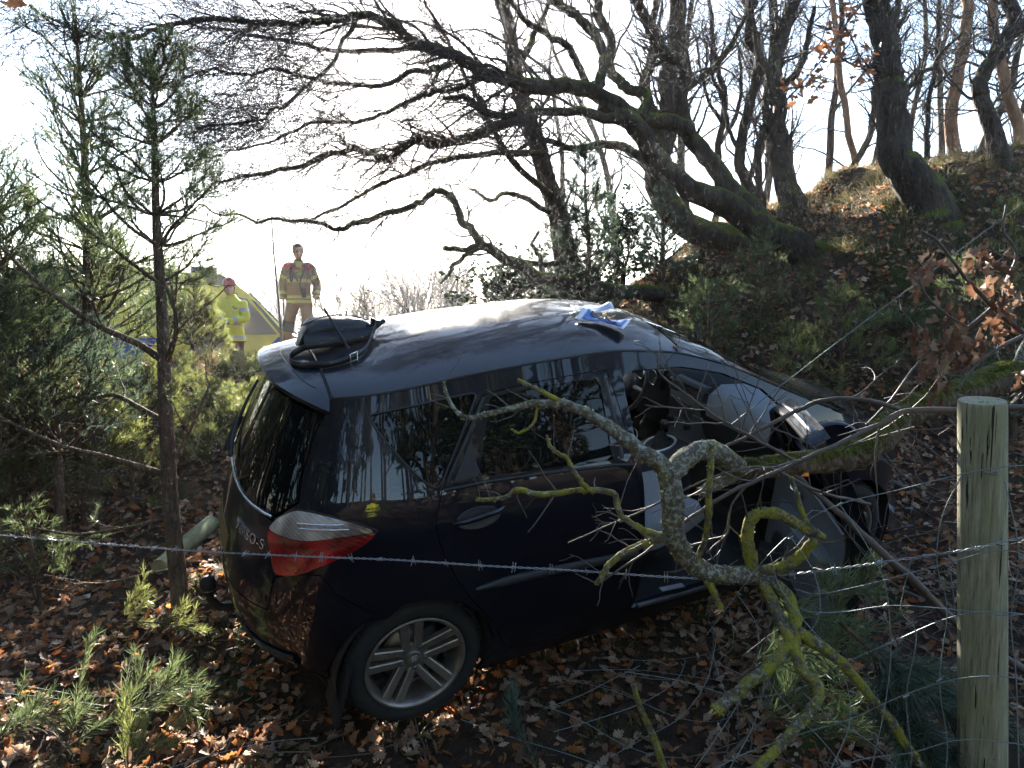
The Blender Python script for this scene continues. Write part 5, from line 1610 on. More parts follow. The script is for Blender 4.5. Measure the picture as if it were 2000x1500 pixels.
sp = np.array([on_bag(-.215, -.07, .04), on_bag(-.265, -.055, .02), on_bag(-.30, -.075, .016), on_bag(-.315, -.14, .016), on_bag(-.29, -.21, .016), on_bag(-.23, -.255, .016), on_bag(-.15, -.29, .016), on_bag(-.05, -.275, .018), on_bag(.02, -.20, .018), on_bag(.065, -.10, .03), on_bag(.10, -.04, .06), on_bag(.085, 0, .07)])
spP, _ = smooth_path(sp, np.ones(len(sp)), 5)
MB().loft(ribbon(spP, .014, .0022, (0, 0, 1))).build('strap', M_LEATHER, BAG)
i_ = int(len(spP) * .62)
fwd = unit(spP[i_ + 1] - spP[i_]); upv = np.array([0, 0, 1.0]); nv = np.cross(fwd, upv)
mb = MB(); rr = [(-.018, -.021), (.018, -.021), (.018, .021), (-.018, .021), (-.018, -.021)]
mb.tube(np.array([spP[i_] + fwd * a + upv * b - nv * .004 * -1 for a, b in rr]) + nv * .004, .0028, 6); mb.build('buckle', M_CHROME, BAG)
mb = MB(); mb.tube(np.array([on_bag(.08, -.03, .03), on_bag(.12, -.03, .05), on_bag(.145, -.02, .06)]), [.012, .011, .012], 8); mb.tube(np.array([on_bag(.085, .01, .04), on_bag(.115, .0, .055), on_bag(.13, -.005, .05)]), .009, 8); mb.build('tassel', M_LEATHER, BAG)

M_FOIL = plain('white_plastic_film', (.78, .80, .84), .22, .06, 25, .4)
M_PBLUE = plain('blue_print', (.10, .20, .55), .3, .25, 40)
M_PDBL = plain('dark_blue_print', (.012, .03, .22), .3, .2, 40)
M_PYEL = plain('yellow_card', (.72, .43, .02), .45, .1, 30)
def packet(label, x, y, rot, L, Wd, seed, full=True):
    c = car_top(x, y, .006)
    e = empty('medical_packet', c, label, 'packet', 'opened medical packaging on the roof')
    Mx = Matrix([[*CAR_R[:, i], c[i]] for i in range(3)] + [[0, 0, 0, 1]]) @ Matrix.Rotation(math.atan2(float(carH(x, y - .1) - carH(x, y + .1)), -.2) + math.pi if False else math.atan((float(carH(x, y + .05)) - float(carH(x, y - .05))) / .1), 4, 'X') @ Matrix.Rotation(rot, 4, 'Z')
    e.matrix_world = Mx
    def sheet(nm, x0, x1, y0, y1, z, m, shape=None, th=.0025, n=14):
        g = []
        for i in range(n + 1):
            for j in range(9):
                u = i / n; v = j / 8
                wv = 1.0 if shape is None else shape(u)
                px = x0 + (x1 - x0) * u; py = (y0 + y1) / 2 + (v - .5) * (y1 - y0) * wv
                g.append((px, py, z + .012 * math.sin(px * 18 + seed) * math.cos(py * 22 + seed) + .02 * (2 * u - 1) ** 2))
        F = np.array([(i * 9 + j, (i + 1) * 9 + j, (i + 1) * 9 + j + 1, i * 9 + j + 1) for i in range(n) for j in range(8)])
        o = MB().add(np.array(g) * np.array([1, 1, 1]), F).build(nm, m, e)
        md = o.modifiers.new('thickness', 'SOLIDIFY'); md.thickness = th
        return o
    hour = lambda u: .55 + .45 * abs(2 * u - .85) ** .8 if full else .8 + .2 * math.sin(u * 6)
    sheet('film', -L, L, -Wd, Wd, .012, M_FOIL, hour)
    sheet('print_panel', -L * .75, L * .88, -Wd * .85, Wd * .85, .0155, M_PBLUE if full else plain('pale_blue_print', (.42, .5, .72), .3), hour)
    if full:
        sheet('window_film', -L * .55, L * .1, -Wd * .05, Wd * .62, .019, M_TINT, None)
        sheet('card', -L * .05, L * .34, Wd * .02, Wd * .95, .024, M_PYEL, lambda u: .8 + .3 * u)
        sheet('print_block', L * .15, L * .62, -Wd * .35, -Wd * .05, .0195, M_PDBL)
        sheet('print_block', L * .15, L * .62, -Wd * .72, -Wd * .45, .0195, M_PDBL)
    return e
packet('blue and white opened packet with a yellow card on the car roof', 1.16, -.33, -.85, .125, .066, 1.0)
packet('crumpled pale blue and white packet behind the yellow card on the roof', 1.20, -.16, -.35, .105, .055, 2.6, False)

# ================================================================== FENCE
def post_mat():
    t = NT('weathered_post_wood').set(rough=.85, spec=.2)
    v = t.coord('Object', (1, 1, .06)); v2 = t.coord('Object')
    n1 = t.noise(v, 150, 6, .75); n2 = t.noise(v2, 7, 6, .7)
    c = t.ramp(n1, [(.30, (.10, .088, .06)), (.5, (.30, .275, .19)), (.68, (.46, .43, .33))])
    c2 = t.mix(t.math('MULTIPLY', t.math('SUBTRACT', n2, .45), 4, True), c, (.25, .25, .14))
    cr = t.math('GREATER_THAN', t.noise(t.coord('Object', (1, 1, .022)), 110, 3, .5), .645)
    t.color(t.mix(cr, c2, (.03, .024, .015)))
    t.bump(t.math('SUBTRACT', n1, t.math('MULTIPLY', cr, .8)), .6, .006)
    return t.m
M_POST = post_mat()
M_WIRE = plain('galvanised_wire', (.34, .35, .37), .42, .25, 200, .0, metal=.75)
M_WIREG = plain('dull_green_wire', (.20, .24, .24), .5, .25, 200, .0, metal=.5)
pt = at(1918, 782, 1.58)
pg = gpt(pt[0], pt[1])
mb = MB(); rings = []
hts = np.r_[np.linspace(pg[2] - .15, pt[2] - .012, 40), pt[2] - .004, pt[2]]
for i, z in enumerate(hts):
    a = np.linspace(0, 2 * np.pi, 40, endpoint=False)
    rr = .0525 - .004 * (z - pg[2]) / 1.4 + .0016 * vnoise(a * 3, a * 0 + z * 2.2, 3) + .0014 * vnoise(a * 9, a * 0 + z * .9, 4)
    if i >= len(hts) - 2: rr = rr * (.985 if i == len(hts) - 2 else .95)
    rings.append(np.c_[pt[0] + .052 * (pt[2] - z) + rr * np.cos(a), pt[1] + rr * np.sin(a), 0 * a + z + (.006 * np.cos(a - 1) if i >= 40 else 0)])
mb.loft(rings); POST = mb.build('fence_post', M_POST, sharp=50)
tag(POST, 'upright round weathered wooden fence post at the right', 'post')
for (u, v) in ((1940, 925), (1952, 1062)):
    q = at(u, v, 1.53); mb = MB(); a = np.linspace(0, math.pi, 9)
    mb.tube(np.c_[q[0] + .012 * np.cos(a), 0 * a + q[1] + .012 - .02 * np.sin(a), q[2] + .0 * a], .0022, 6); mb.build('staple', M_STEEL, POST)
# fallen post under the near pine
P, r = trace([(312,1152,4.45,15),(350,1108,4.7,16.5),(385,1065,5.0,16.5),(412,1030,5.3,16)])
z0, z1 = gpt(P[0, 0], P[0, 1])[2] + .06, gpt(P[3, 0], P[3, 1])[2] + .06
P = np.array([P[0] * (1 - q) + P[3] * q for q in (0, .33, .66, 1)]); P[:, 2] = np.linspace(z0, z1, 4)
mb = bumpy(*smooth_path(P, r, 4), 16, .03, 5); o = mb.build('fallen_post', plain('green_log', (.20, .22, .11), .9, .35, 9, .4)); tag(o, 'pale green fallen fence post lying behind the near pine stem', 'post')

# barbed wire
bw = [(2090,1032,1.48),(2000,1050,1.50),(1960,1058,1.515),(1900,1072,1.54),(1780,1090,1.64),(1640,1110,1.74),(1560,1120,1.80),(1470,1128,1.84),(1400,1131,1.87),(1300,1127,1.90),(1200,1120,1.92),(1100,1113,1.96),(1000,1108,2.00),(900,1102,2.05),(760,1093,2.12),(600,1087,2.22),(400,1077,2.4),(200,1062,2.6),(0,1045,2.8),(-160,1030,3.0)]
P, r = trace([(*q, 1) for q in bw]); P, r = smooth_path(P, r, 40)
L = np.r_[0, np.cumsum(np.linalg.norm(np.diff(P, axis=0), axis=1))]
tt = np.arange(0, L[-1], .006); C_ = np.stack([np.interp(tt, L, P[:, i]) for i in range(3)], 1)
tg = unit(np.gradient(C_, axis=0)); n1 = unit(np.cross(tg, (0, 0, 1.0))); n2 = np.cross(tg, n1)
BWI = empty('barbed_wire', C_[0], 'taut strand of barbed wire running across in front of the car', 'wire')
for ph in (0, math.pi):
    w = tt * 2 * math.pi / .045 + ph
    MB().tube(C_ + .0021 * (np.cos(w)[:, None] * n1 + np.sin(w)[:, None] * n2), .0013, 5).build('strand', M_WIRE, BWI)
for k in np.arange(.08, L[-1] - .05, .105):
    i = int(k / .006); c = C_[i]; B = MB()
    a = np.linspace(0, 4 * np.pi, 22)
    B.tube(c + np.outer(np.cos(a) * .0042, n1[i]) + np.outer(np.sin(a) * .0042, n2[i]) + np.outer((a / (4 * np.pi) - .5) * .010, tg[i]), .0011, 4)
    for j in range(2):
        th = rng.uniform(0, 6.28); dv = n1[i] * math.cos(th) + n2[i] * math.sin(th)
        B.tube(np.array([c - dv * .015 + tg[i] * (j - .5) * .007, c + dv * .015 + tg[i] * (j - .5) * .009 + n1[i] * .003]), [.0011, .0009], 4)
    B.build('barb', M_WIRE, BWI)
put(BWI)

# torn sheep netting hanging from the post
NET = empty('wire_netting', at(1960, 1300, 1.56), 'slack torn square wire netting hanging left from the fence post', 'netting')
def wire(root, pts, name='wire', r=.0013, mat=None, k=5, n=6, onground=False):
    P, _ = trace([(*q, 1) for q in pts])
    P, _ = smooth_path(P, np.ones(len(P)), n)
    if onground:
        z = ground(P[:, 0], P[:, 1]) + .03; P[:, 2] = np.maximum(P[:, 2], z)
    MB().tube(P, r, k).build(name, mat or M_WIREG, root)
    return P
Hw = [
 [(2080,905,1.50),(1960,912,1.52),(1880,926,1.55),(1750,958,1.62),(1640,985,1.68),(1570,1022,1.72),(1500,1085,1.76),(1440,1160,1.80),(1380,1240,1.84)],
 [(2080,1120,1.5),(1965,1075,1.53),(1850,1100,1.58),(1700,1140,1.66),(1600,1160,1.70),(1550,1150,1.74)],
 [(2080,1190,1.5),(1965,1202,1.53),(1860,1190,1.58),(1740,1183,1.64),(1650,1195,1.70),(1590,1196,1.72),(1562,1188,1.74)],
 [(2080,1216,1.5),(1965,1196,1.53),(1860,1205,1.58),(1740,1255,1.66),(1640,1300,1.72),(1560,1345,1.76),(1450,1362,1.84),(1330,1330,2.0),(1220,1312,2.1)],
 [(2080,1345,1.5),(1965,1322,1.53),(1860,1328,1.58),(1760,1360,1.64),(1660,1405,1.68),(1570,1432,1.72),(1460,1470,1.74),(1380,1510,1.72)],
 [(2080,1470,1.5),(1965,1450,1.53),(1870,1446,1.58),(1780,1470,1.62),(1680,1484,1.64),(1590,1520,1.64)]]
HP = [wire(NET, h) for h in Hw]
Vw = [
 [(1545,1050,1.74),(1590,1120,1.74),(1600,1200,1.72),(1560,1260,1.74),(1500,1330,1.78),(1470,1420,1.76),(1420,1510,1.72)],
 [(1640,985,1.68),(1690,1060,1.67),(1728,1140,1.65),(1740,1255,1.66),(1730,1370,1.65),(1700,1510,1.63)],
 [(1505,1085,1.76),(1520,1140,1.76),(1560,1200,1.73),(1640,1300,1.72),(1660,1405,1.68),(1620,1510,1.64)],
 [(1880,925,1.55),(1840,1010,1.57),(1830,1100,1.58),(1850,1190,1.58),(1835,1330,1.59),(1850,1450,1.6),(1845,1520,1.6)],
 [(1440,1160,1.8),(1480,1230,1.8),(1470,1330,1.8),(1450,1362,1.84),(1400,1440,1.78),(1350,1510,1.75)],
 [(1780,1090,1.62),(1760,1190,1.63),(1790,1240,1.62),(1770,1360,1.63),(1780,1470,1.62),(1775,1520,1.62)],
 [(1565,1350,1.75),(1620,1400,1.7),(1700,1450,1.66),(1760,1510,1.62)],
 [(1470,1290,1.78),(1540,1380,1.74),(1600,1440,1.7),(1650,1500,1.66)],
 [(1962,940,1.52),(1990,1080,1.5),(1975,1210,1.52),(1985,1330,1.51),(1990,1500,1.5)]]
for v in Vw: wire(NET, v)
mb = MB()
for (u, v, d) in ((1640,985,1.68),(1740,1255,1.66),(1640,1300,1.72),(1560,1345,1.76),(1660,1405,1.68),(1728,1183,1.65),(1600,1198,1.72),(1545,1050,1.74),(1835,1328,1.59),(1770,1360,1.63)):
    q = at(u, v, d); o = MB().tube(np.array([q - (.006, 0, .004), q + (.006, 0, .004)]), .0026, 6).build('knot', M_WIREG, NET)
put(NET)
# the stretch of netting trodden flat on the leaves
NET2 = empty('wire_netting', gpt(.5, 2.3), 'trodden wire netting lying flat on the leaves below the sill', 'netting')
for q in [[(900,1405,2.6),(1000,1440,2.5),(1100,1470,2.4),(1200,1505,2.3)],[(1010,1365,2.7),(1120,1400,2.55),(1230,1460,2.45),(1330,1480,2.35),(1440,1450,2.2)],[(1080,1322,2.85),(1200,1350,2.65),(1320,1400,2.45),(1400,1408,2.3),(1470,1380,2.15)],[(1120,1310,2.9),(1240,1308,2.8),(1380,1325,2.5),(1480,1330,2.3)],[(1160,1285,3.0),(1280,1290,2.85),(1370,1280,2.7),(1440,1250,2.5)],
          [(1340,1290,2.75),(1320,1330,2.6),(1260,1370,2.55),(1180,1400,2.5),(1080,1430,2.5)],[(1400,1245,2.6),(1380,1330,2.45),(1330,1400,2.4),(1260,1440,2.4),(1190,1480,2.4)],[(1250,1300,2.8),(1190,1330,2.75),(1130,1360,2.7),(1060,1385,2.7)],[(1425,1190,2.4),(1432,1260,2.4),(1400,1300,2.45),(1420,1380,2.3),(1380,1450,2.3)]]:
    wire(NET2, q, onground=True)
put(NET2)
# loose strands on the left
NET3 = empty('loose_wire', gpt(-1.6, 3.0), 'thin loose fence wires lying on the leaves at the lower left', 'wire')
for q in [[(-20,1330,3.0),(80,1345,3.0),(180,1360,2.95),(300,1352,2.9),(420,1340,2.9)],[(330,1500,2.5),(430,1470,2.55),(520,1450,2.6),(620,1440,2.7)],[(-20,1352,2.9),(90,1362,2.9),(200,1378,2.85)]]:
    wire(NET3, q, onground=True)
put(NET3)
P, _ = trace([(1425,832,2.45,1),(1500,772,2.4,1),(1640,665,2.35,1),(1800,545,2.3,1),(1900,470,2.25,1),(2010,388,2.2,1),(2120,305,2.15,1)])
o = MB().tube(P, .0019, 6).build('stay_wire', M_WIREG); tag(o, 'long straight wire slanting up right from the windscreen', 'wire')

# ================================================================== BROKEN BRANCHES IN FRONT OF THE CAR
def lichen_mat(name, yellow=.5):
    t = NT(name).set(rough=.95, spec=.15)
    v = t.coord('Object')
    n1 = t.noise(v, 75, 8, .75); n2 = t.noise(v, 26, 6, .7); n3 = t.noise(v, 260, 5, .75)
    bark = t.ramp(n3, [(.3, (.055, .045, .033)), (.7, (.19, .155, .11))])
    grey = t.ramp(n3, [(.3, (.22, .235, .20)), (.7, (.50, .52, .46))])
    yel = t.ramp(n3, [(.3, (.16, .15, .02)), (.7, (.42, .39, .07))])
    c = t.mix(t.math('MULTIPLY', t.math('SUBTRACT', n1, .47 + .05 * yellow), 9, True), bark, grey)
    c = t.mix(t.math('MULTIPLY', t.math('SUBTRACT', n2, .62 - .19 * yellow), 8, True), c, yel)
    t.color(c)
    t.bump(t.math('ADD', n1, t.math('MULTIPLY', n3, .6)), 1.0, .006)
    return t.m
M_LICH = lichen_mat('grey_lichened_bark', .25)
M_LICHY = lichen_mat('yellow_lichened_bark', .95)
M_MOSSLOG = bark_mat('mossy_log_bark', (.05, .036, .026), (.19, .145, .10), (.075, .08, .012), .56, 30)
M_STEM = plain('dark_stem_bark', (.085, .065, .055), .6, .35, 40, .2)
M_MOSS = leafy('moss_shoot', .45, .8)
def branch(root, pts, name, mat, seed, k=12, amp=.16, n=6, jit=.004):
    P, r = trace(pts); P, r = smooth_path(P, r, n)
    m = len(P)
    P[1:-1] += np.stack([vnoise(np.arange(m) * .7 + seed, np.zeros(m), seed + i) for i in range(3)], 1)[1:-1] * jit
    bumpy(P, r, k, amp, seed).build(name, mat, root)
    return P, r
BB = empty('broken_branch', at(1310, 1000, 1.75), 'lichen-covered broken branch caught on the barbed wire before the open door', 'branch')
bl = []
bl.append(branch(BB, [(1305,925,1.75,21),(1312,980,1.75,22),(1312,1030,1.76,21),(1326,1065,1.78,20),(1358,1106,1.80,19),(1402,1122,1.82,18),(1470,1122,1.84,18),(1490,1130,1.84,15)], 'main_stem', M_LICH, 301, 16))
bl.append(branch(BB, [(1308,932,1.75,19),(1286,902,1.76,17),(1250,882,1.78,15),(1212,850,1.80,13),(1168,820,1.83,11),(1110,792,1.86,10),(1050,788,1.88,8),(990,800,1.9,6.5),(918,816,1.92,5),(882,792,1.93,4),(866,745,1.94,3)], 'side_branch', M_LICH, 302))
bl.append(branch(BB, [(1306,930,1.75,20),(1334,900,1.78,20),(1366,880,1.82,19),(1402,886,1.88,20),(1440,912,1.95,21)], 'side_branch', M_LICH, 303))
bl.append(branch(BB, [(1472,1118,1.84,13),(1463,1070,1.83,12),(1460,1030,1.82,12),(1478,1004,1.81,11),(1510,1003,1.80,11),(1552,1020,1.79,11),(1585,1040,1.78,10),(1612,1048,1.77,5)], 'side_branch', M_LICHY, 304))
bl.append(branch(BB, [(1478,1120,1.84,12),(1530,1106,1.82,12),(1566,1082,1.80,11),(1590,1056,1.78,10)], 'side_branch', M_LICHY, 305))
bl.append(branch(BB, [(1485,1125,1.84,12),(1504,1165,1.80,11),(1522,1210,1.76,10),(1545,1252,1.72,11)], 'side_branch', M_LICHY, 306))
bl.append(branch(BB, [(1492,1128,1.84,13),(1535,1160,1.80,13),(1553,1205,1.77,12),(1552,1240,1.74,12),(1548,1262,1.72,12)], 'side_branch', M_LICHY, 307))
bl.append(branch(BB, [(1550,1255,1.72,13),(1500,1305,1.70,12),(1450,1345,1.68,12),(1396,1390,1.66,12)], 'snapped_branch', M_LICHY, 308))
bl.append(branch(BB, [(1546,1252,1.72,12),(1566,1305,1.68,11),(1600,1345,1.64,10),(1585,1385,1.62,10),(1540,1440,1.60,10),(1470,1510,1.58,10)], 'side_branch', M_LICHY, 309))
bl.append(branch(BB, [(1558,1235,1.74,12),(1610,1268,1.72,11),(1650,1300,1.70,10),(1695,1355,1.68,9),(1740,1410,1.66,9),(1800,1500,1.64,9),(1830,1550,1.64,8)], 'side_branch', M_LICHY, 310))
bl.append(branch(BB, [(1390,868,1.70,6),(1386,960,1.70,6.5),(1380,1040,1.74,6),(1364,1085,1.78,6),(1352,1100,1.80,6)], 'side_branch', M_LICHY, 311))
bl.append(branch(BB, [(1300,1048,1.76,8),(1258,1062,1.77,7),(1205,1088,1.78,6.5),(1180,1118,1.79,6),(1165,1142,1.80,5)], 'side_branch', M_LICHY, 312))
bl.append(branch(BB, [(1300,1048,1.76,7),(1258,1036,1.78,6.5),(1212,1005,1.80,6),(1196,964,1.82,6.5),(1135,958,1.84,6),(1062,966,1.86,6),(1010,958,1.88,5.5),(985,972,1.89,4.5),(930,976,1.90,4)], 'side_branch', M_LICHY, 313))
bl.append(branch(BB, [(1160,962,1.83,5),(1130,935,1.83,5),(1105,895,1.83,4.5),(1080,880,1.83,4),(1068,850,1.83,3)], 'side_branch', M_LICHY, 314))
bl.append(branch(BB, [(1372,1122,1.81,8),(1392,1150,1.81,7.5),(1408,1190,1.81,7)], 'snapped_branch', M_LICHY, 315))
bl.append(branch(BB, [(1545,930,1.80,4),(1560,985,1.79,5),(1575,1020,1.78,5),(1592,1042,1.78,6)], 'side_branch', M_LICHY, 316))
bl.append(branch(BB, [(1110,792,1.86,5),(1060,766,1.86,4.5),(1010,742,1.86,3.5)], 'side_branch', M_LICHY, 317))
bl.append(branch(BB, [(1050,790,1.88,3),(1040,830,1.88,3),(1015,845,1.88,3),(998,838,1.88,2)], 'side_branch', M_LICHY, 318))
P0, r0 = stack(bl[:2] + bl[3:8] + bl[10:14], 20)
T1, t1 = grow(P0, r0, 70, .14, (.5, 1.2), .16, (0, 0, .02), 6, .35, .4, .1, 1, .0025, .0009)
mb = MB(); mb.add(*tubes(T1, t1, 5)); tag(mb.build('twigs', M_STEM, BB), kind='stuff')
# raised lichen flakes
fl_n = MB()
for bi, (P_, r_) in enumerate(bl):
    Pq, rq = resample(P_, r_, 120)
    n = int(26000 * np.linalg.norm(np.diff(Pq, axis=0), axis=1).sum() * float(rq.mean()) / .9)
    ii = rng.integers(0, 119, n); nz = vnoise(ii * .25 + bi * 7, ii * 0.0, 17)
    ii = ii[nz > -.15]; n = len(ii)
    tg = unit(np.gradient(Pq, axis=0))[ii]; s1 = unit(np.cross(tg, (0, 0, 1.0)) + 1e-6); s2 = np.cross(s1, tg)
    a = rng.uniform(0, 6.28, n); nr = s1 * np.cos(a)[:, None] + s2 * np.sin(a)[:, None]
    b = Pq[ii] + nr * (rq[ii] * 1.0)[:, None] + tg * rng.uniform(-.004, .004, n)[:, None]
    nn = unit(nr + rng.normal(size=(n, 3)) * .45); u_ = unit(np.cross(nn, rng.normal(size=(n, 3)))); v_ = np.cross(nn, u_)
    sz = rng.uniform(.0016, .0042, n)[:, None]
    V = np.stack([b - u_ * sz - v_ * sz * .7, b + u_ * sz - v_ * sz * .5 + nn * sz * .5, b + u_ * sz * .8 + v_ * sz + nn * sz * .8, b - u_ * sz * .7 + v_ * sz * .8 + nn * sz * .3], 1)
    grey = bi < 3
    c0 = np.array((.42, .45, .38)) if grey else np.array((.36, .33, .05))
    C = c0 * rng.uniform(.45, 1.2, (n, 1)); alt = rng.random(n) < .25
    C[alt] = (np.array((.33, .32, .08)) if grey else np.array((.38, .40, .34))) * rng.uniform(.5, 1.1, (int(alt.sum()), 1))
    fl_n.add(V.reshape(-1, 3), np.arange(n * 4).reshape(-1, 4), np.repeat(C, 4, 0))
tag(fl_n.build('lichen_flakes', leafy('lichen', .15, .9), BB, color=True, smooth=False), kind='stuff')
# pale snapped ends
for (u, v, d, r_) in ((1396,1392,1.658,10), (1408,1192,1.81,7)):
    c = at(u, v, d); mb = MB()
    for k in range(5):
        a = rng.uniform(0, 6.28); p = c + np.array([math.cos(a) * .006, rng.uniform(-.004, .004), math.sin(a) * .006])
        mb.tube(np.array([p, p + np.array([-.014, 0, -.010]) * rng.uniform(.5, 1.2)]), [.004, .0008], 4)
    tag(mb.build('splinters', plain('fresh_wood', (.55, .38, .20), .8), BB), kind='stuff')
put(BB)

LOG = empty('fallen_bough', at(1750, 850, 2.3), 'thick mossy fallen bough lying against the open door', 'branch')
lg = branch(LOG, [(1450,916,1.98,19),(1490,914,2.0,21),(1545,906,2.05,22),(1620,898,2.1,24),(1680,884,2.15,29),(1722,852,2.2,29),(1760,815,2.3,27),(1810,790,2.4,28),(1880,768,2.5,30),(1960,742,2.6,32),(2060,715,2.7,33)], 'stem', M_MOSSLOG, 330, 18, .14, 7, .01)
lg2 = branch(LOG, [(1448,920,1.98,14),(1415,935,1.95,13),(1388,952,1.93,12),(1366,962,1.92,9)], 'broken_stub', M_LICH, 331, 12, .2)
lg3 = branch(LOG, [(1960,745,2.6,12),(1990,700,2.6,9),(2020,640,2.6,8)], 'side_branch', M_LICH, 332)
# moss cushions: short upright shoots on the upper side
n = 26000
P1, r1 = resample(*lg, 200)
i = rng.integers(2, 198, n)
a = rng.normal(0, .8, n)
keep = vnoise(i * .10, a * 2.2, 8) + .6 * vnoise(i * .4, a * 6, 9) > .10
i = i[keep]; a = a[keep]; n = len(i)
tg = unit(np.gradient(P1, axis=0))[i]; sdv = unit(np.cross(tg, (0, 0, 1.0))); upv = np.cross(sdv, tg)
nr = upv * np.cos(a)[:, None] + sdv * np.sin(a)[:, None]
b = P1[i] + nr * (r1[i] * .93)[:, None] + tg * rng.uniform(-.006, .006, n)[:, None]
v = unit(nr + rng.normal(size=(n, 3)) * .35 + np.array([0, 0, .25])); ln = rng.uniform(.003, .013, n)[:, None]
s = unit(np.cross(v, rng.normal(size=(n, 3)))) * .0011
V = np.stack([b - s, b + s, b + v * ln], 1)
C = np.array((.10, .105, .012)) * rng.uniform(.4, 1.7, (n, 1))
mb = MB(); mb.add(V.reshape(-1, 3), np.arange(n * 3).reshape(-1, 3), np.repeat(C, 3, 0)); tag(mb.build('moss', M_MOSS, LOG, color=True), kind='stuff')
T1, t1 = grow(*stack([lg], 24), 26, .45, (.5, 1.2), .14, (-.02, 0, .02), 8, .2, .4, .1, 1, .003, .001)
T2, t2 = grow(T1, t1, 70, .18, (.4, 1.0), .15, (0, 0, .02), 6, .6, .5, .1, 1, .002, .0008)
mb = MB(); mb.add(*tubes(T1, t1, 5)); mb.add(*tubes(T2, t2, 4)); tag(mb.build('twigs', M_STEM, LOG), kind='stuff')
put(LOG)
# orange crumpled leaves caught on it
M_ORANGE = leafy('orange_leaf', .55, .5)
for k, (u, v, d, lab) in enumerate(((1572,928,1.80,'bright orange leaf hanging below the mossy bough'), (1496,905,1.99,'orange leaf lying on the mossy bough'))):
    c = at(u, v, d); sh = LEAF_V.copy() * .022 * (1 if k == 0 else .9)
    sh[:, 2] += .35 * np.abs(sh[:, 0]) + .3 * np.sin(sh[:, 1] * 160) * .006
    Rm = rot_frames(np.array([[.2, -.8, .5]]), np.array([.6 + k]), .1)[0]
    o = MB().add(sh @ Rm.T + c, LEAF_F, (.75, .24, .015)).build('leaf', M_ORANGE, color=True); tag(o, lab, 'leaf')

# long dark stems crossing the opening
def stem(label, pts, seed, twig=0, bias=(0, 0, 0), mat=None, tl=.22):
    t = empty('fallen_branch', at(*pts[0][:3]), label, 'branch', 'stems lying across the car')
    q = branch(t, pts, 'stem', mat or M_STEM, seed, 8, .06, 6, .004)
    if twig:
        P0, r0 = stack([q], 24)
        T1, t1 = grow(P0, r0, twig, tl, (.4, 1.1), .13, bias, 7, .6, .4, .08, 1, .003, .0011)
        T2, t2 = grow(T1, t1, twig * 2, tl * .42, (.4, 1.0), .15, bias, 6, .7, .5, .2, 1, .002, .0009)
        mb = MB(); mb.add(*tubes(T1, t1, 5)); mb.add(*tubes(T2, t2, 4)); tag(mb.build('twigs', mat or M_STEM, t), kind='stuff')
    put(t)
stem('long dark stem from the right edge down across the mossy bough', [(2060,793,1.75,6),(1960,796,1.76,6),(1860,800,1.78,6),(1765,805,1.79,5.5),(1700,838,1.80,5),(1600,884,1.80,4.5),(1500,928,1.80,4.5),(1420,966,1.8,4),(1340,1018,1.8,3.5),(1260,1078,1.8,2.5),(1170,1140,1.8,1.5)], 340, 9, (-.03, 0, -.02))
stem('dark stem running down right past the open door', [(1545,926,2.1,4),(1600,968,2.05,5.5),(1660,1020,2.0,7),(1720,1078,1.95,8),(1780,1130,1.95,8.5),(1850,1200,1.95,9),(1930,1265,1.95,9),(2040,1330,1.95,9)], 341, 9, (0, 0, -.02))
stem('arched thin stem from the windscreen to the dark stem', [(1400,880,2.0,3),(1480,842,2.0,4),(1560,800,2.0,4.5),(1620,780,1.95,4.5),(1690,780,1.9,4.5),(1760,800,1.85,4.5)], 342, 9, (-.04, 0, -.01))
stem('thin twig rising across the side window opening', [(1560,905,1.95,3.2),(1480,860,1.95,3),(1400,815,1.95,2.8),(1340,770,1.95,2.4),(1290,730,1.95,2),(1284,690,1.95,1.5)], 343, 12, (-.02, 0, .04))
stem('thin twig hanging down into the door opening', [(1480,925,1.85,2.5),(1430,985,1.85,2.2),(1420,1040,1.85,2),(1380,1080,1.85,1.5)], 344, 6, (0, 0, -.04))
stem('thin twig reaching left over the front seat', [(1700,985,1.95,3),(1600,960,1.9,3),(1500,915,1.86,2.8),(1400,930,1.84,2.4),(1250,1000,1.84,2),(1110,1060,1.84,1.2)], 345, 6, (-.02, 0, 0))
# dead pale stick standing at the bottom
P, r = trace([(1236,1335,2.0,5),(1250,1380,2.0,6),(1272,1430,2.0,7),(1290,1480,2.0,8),(1312,1560,2.0,9)])
o = bumpy(*smooth_path(P, r, 5), 9, .1, 9).build('stick', M_LICHY); tag(o, 'pale lichened stick poking up from the leaves at the bottom edge', 'stick')

# ---- brown oak leaves on a twig at the right
OT = empty('oak_twig', at(2040, 760, 2.1), 'oak twig with curled brown leaves hanging at the right edge', 'branch')
ol = [branch(OT, q, 'stem', M_STEM, 350 + i, 7, .08, 5, .003) for i, q in enumerate([
    [(2060,700,2.1,7),(1985,640,2.08,6),(1940,600,2.06,5),(1900,560,2.05,4),(1860,510,2.04,3),(1830,470,2.03,2.5),(1800,450,2.03,2)],
    [(1940,600,2.06,4),(1890,640,2.05,3.5),(1850,670,2.04,3),(1810,690,2.03,2.5),(1740,780,2.02,2),(1690,830,2.0,1.5)],
    [(1985,640,2.08,4),(1960,570,2.1,3.5),(1985,500,2.1,3),(1960,450,2.1,2.5),(1965,400,2.1,2)],
    [(1890,640,2.05,3),(1830,600,2.0,2.5),(1800,560,2.0,2),(1790,520,2.0,1.5)],
    [(2000,655,2.08,4),(1950,680,2.04,3),(1900,720,2.02,2.5),(1870,760,2.0,2)]])]
leafmesh = []
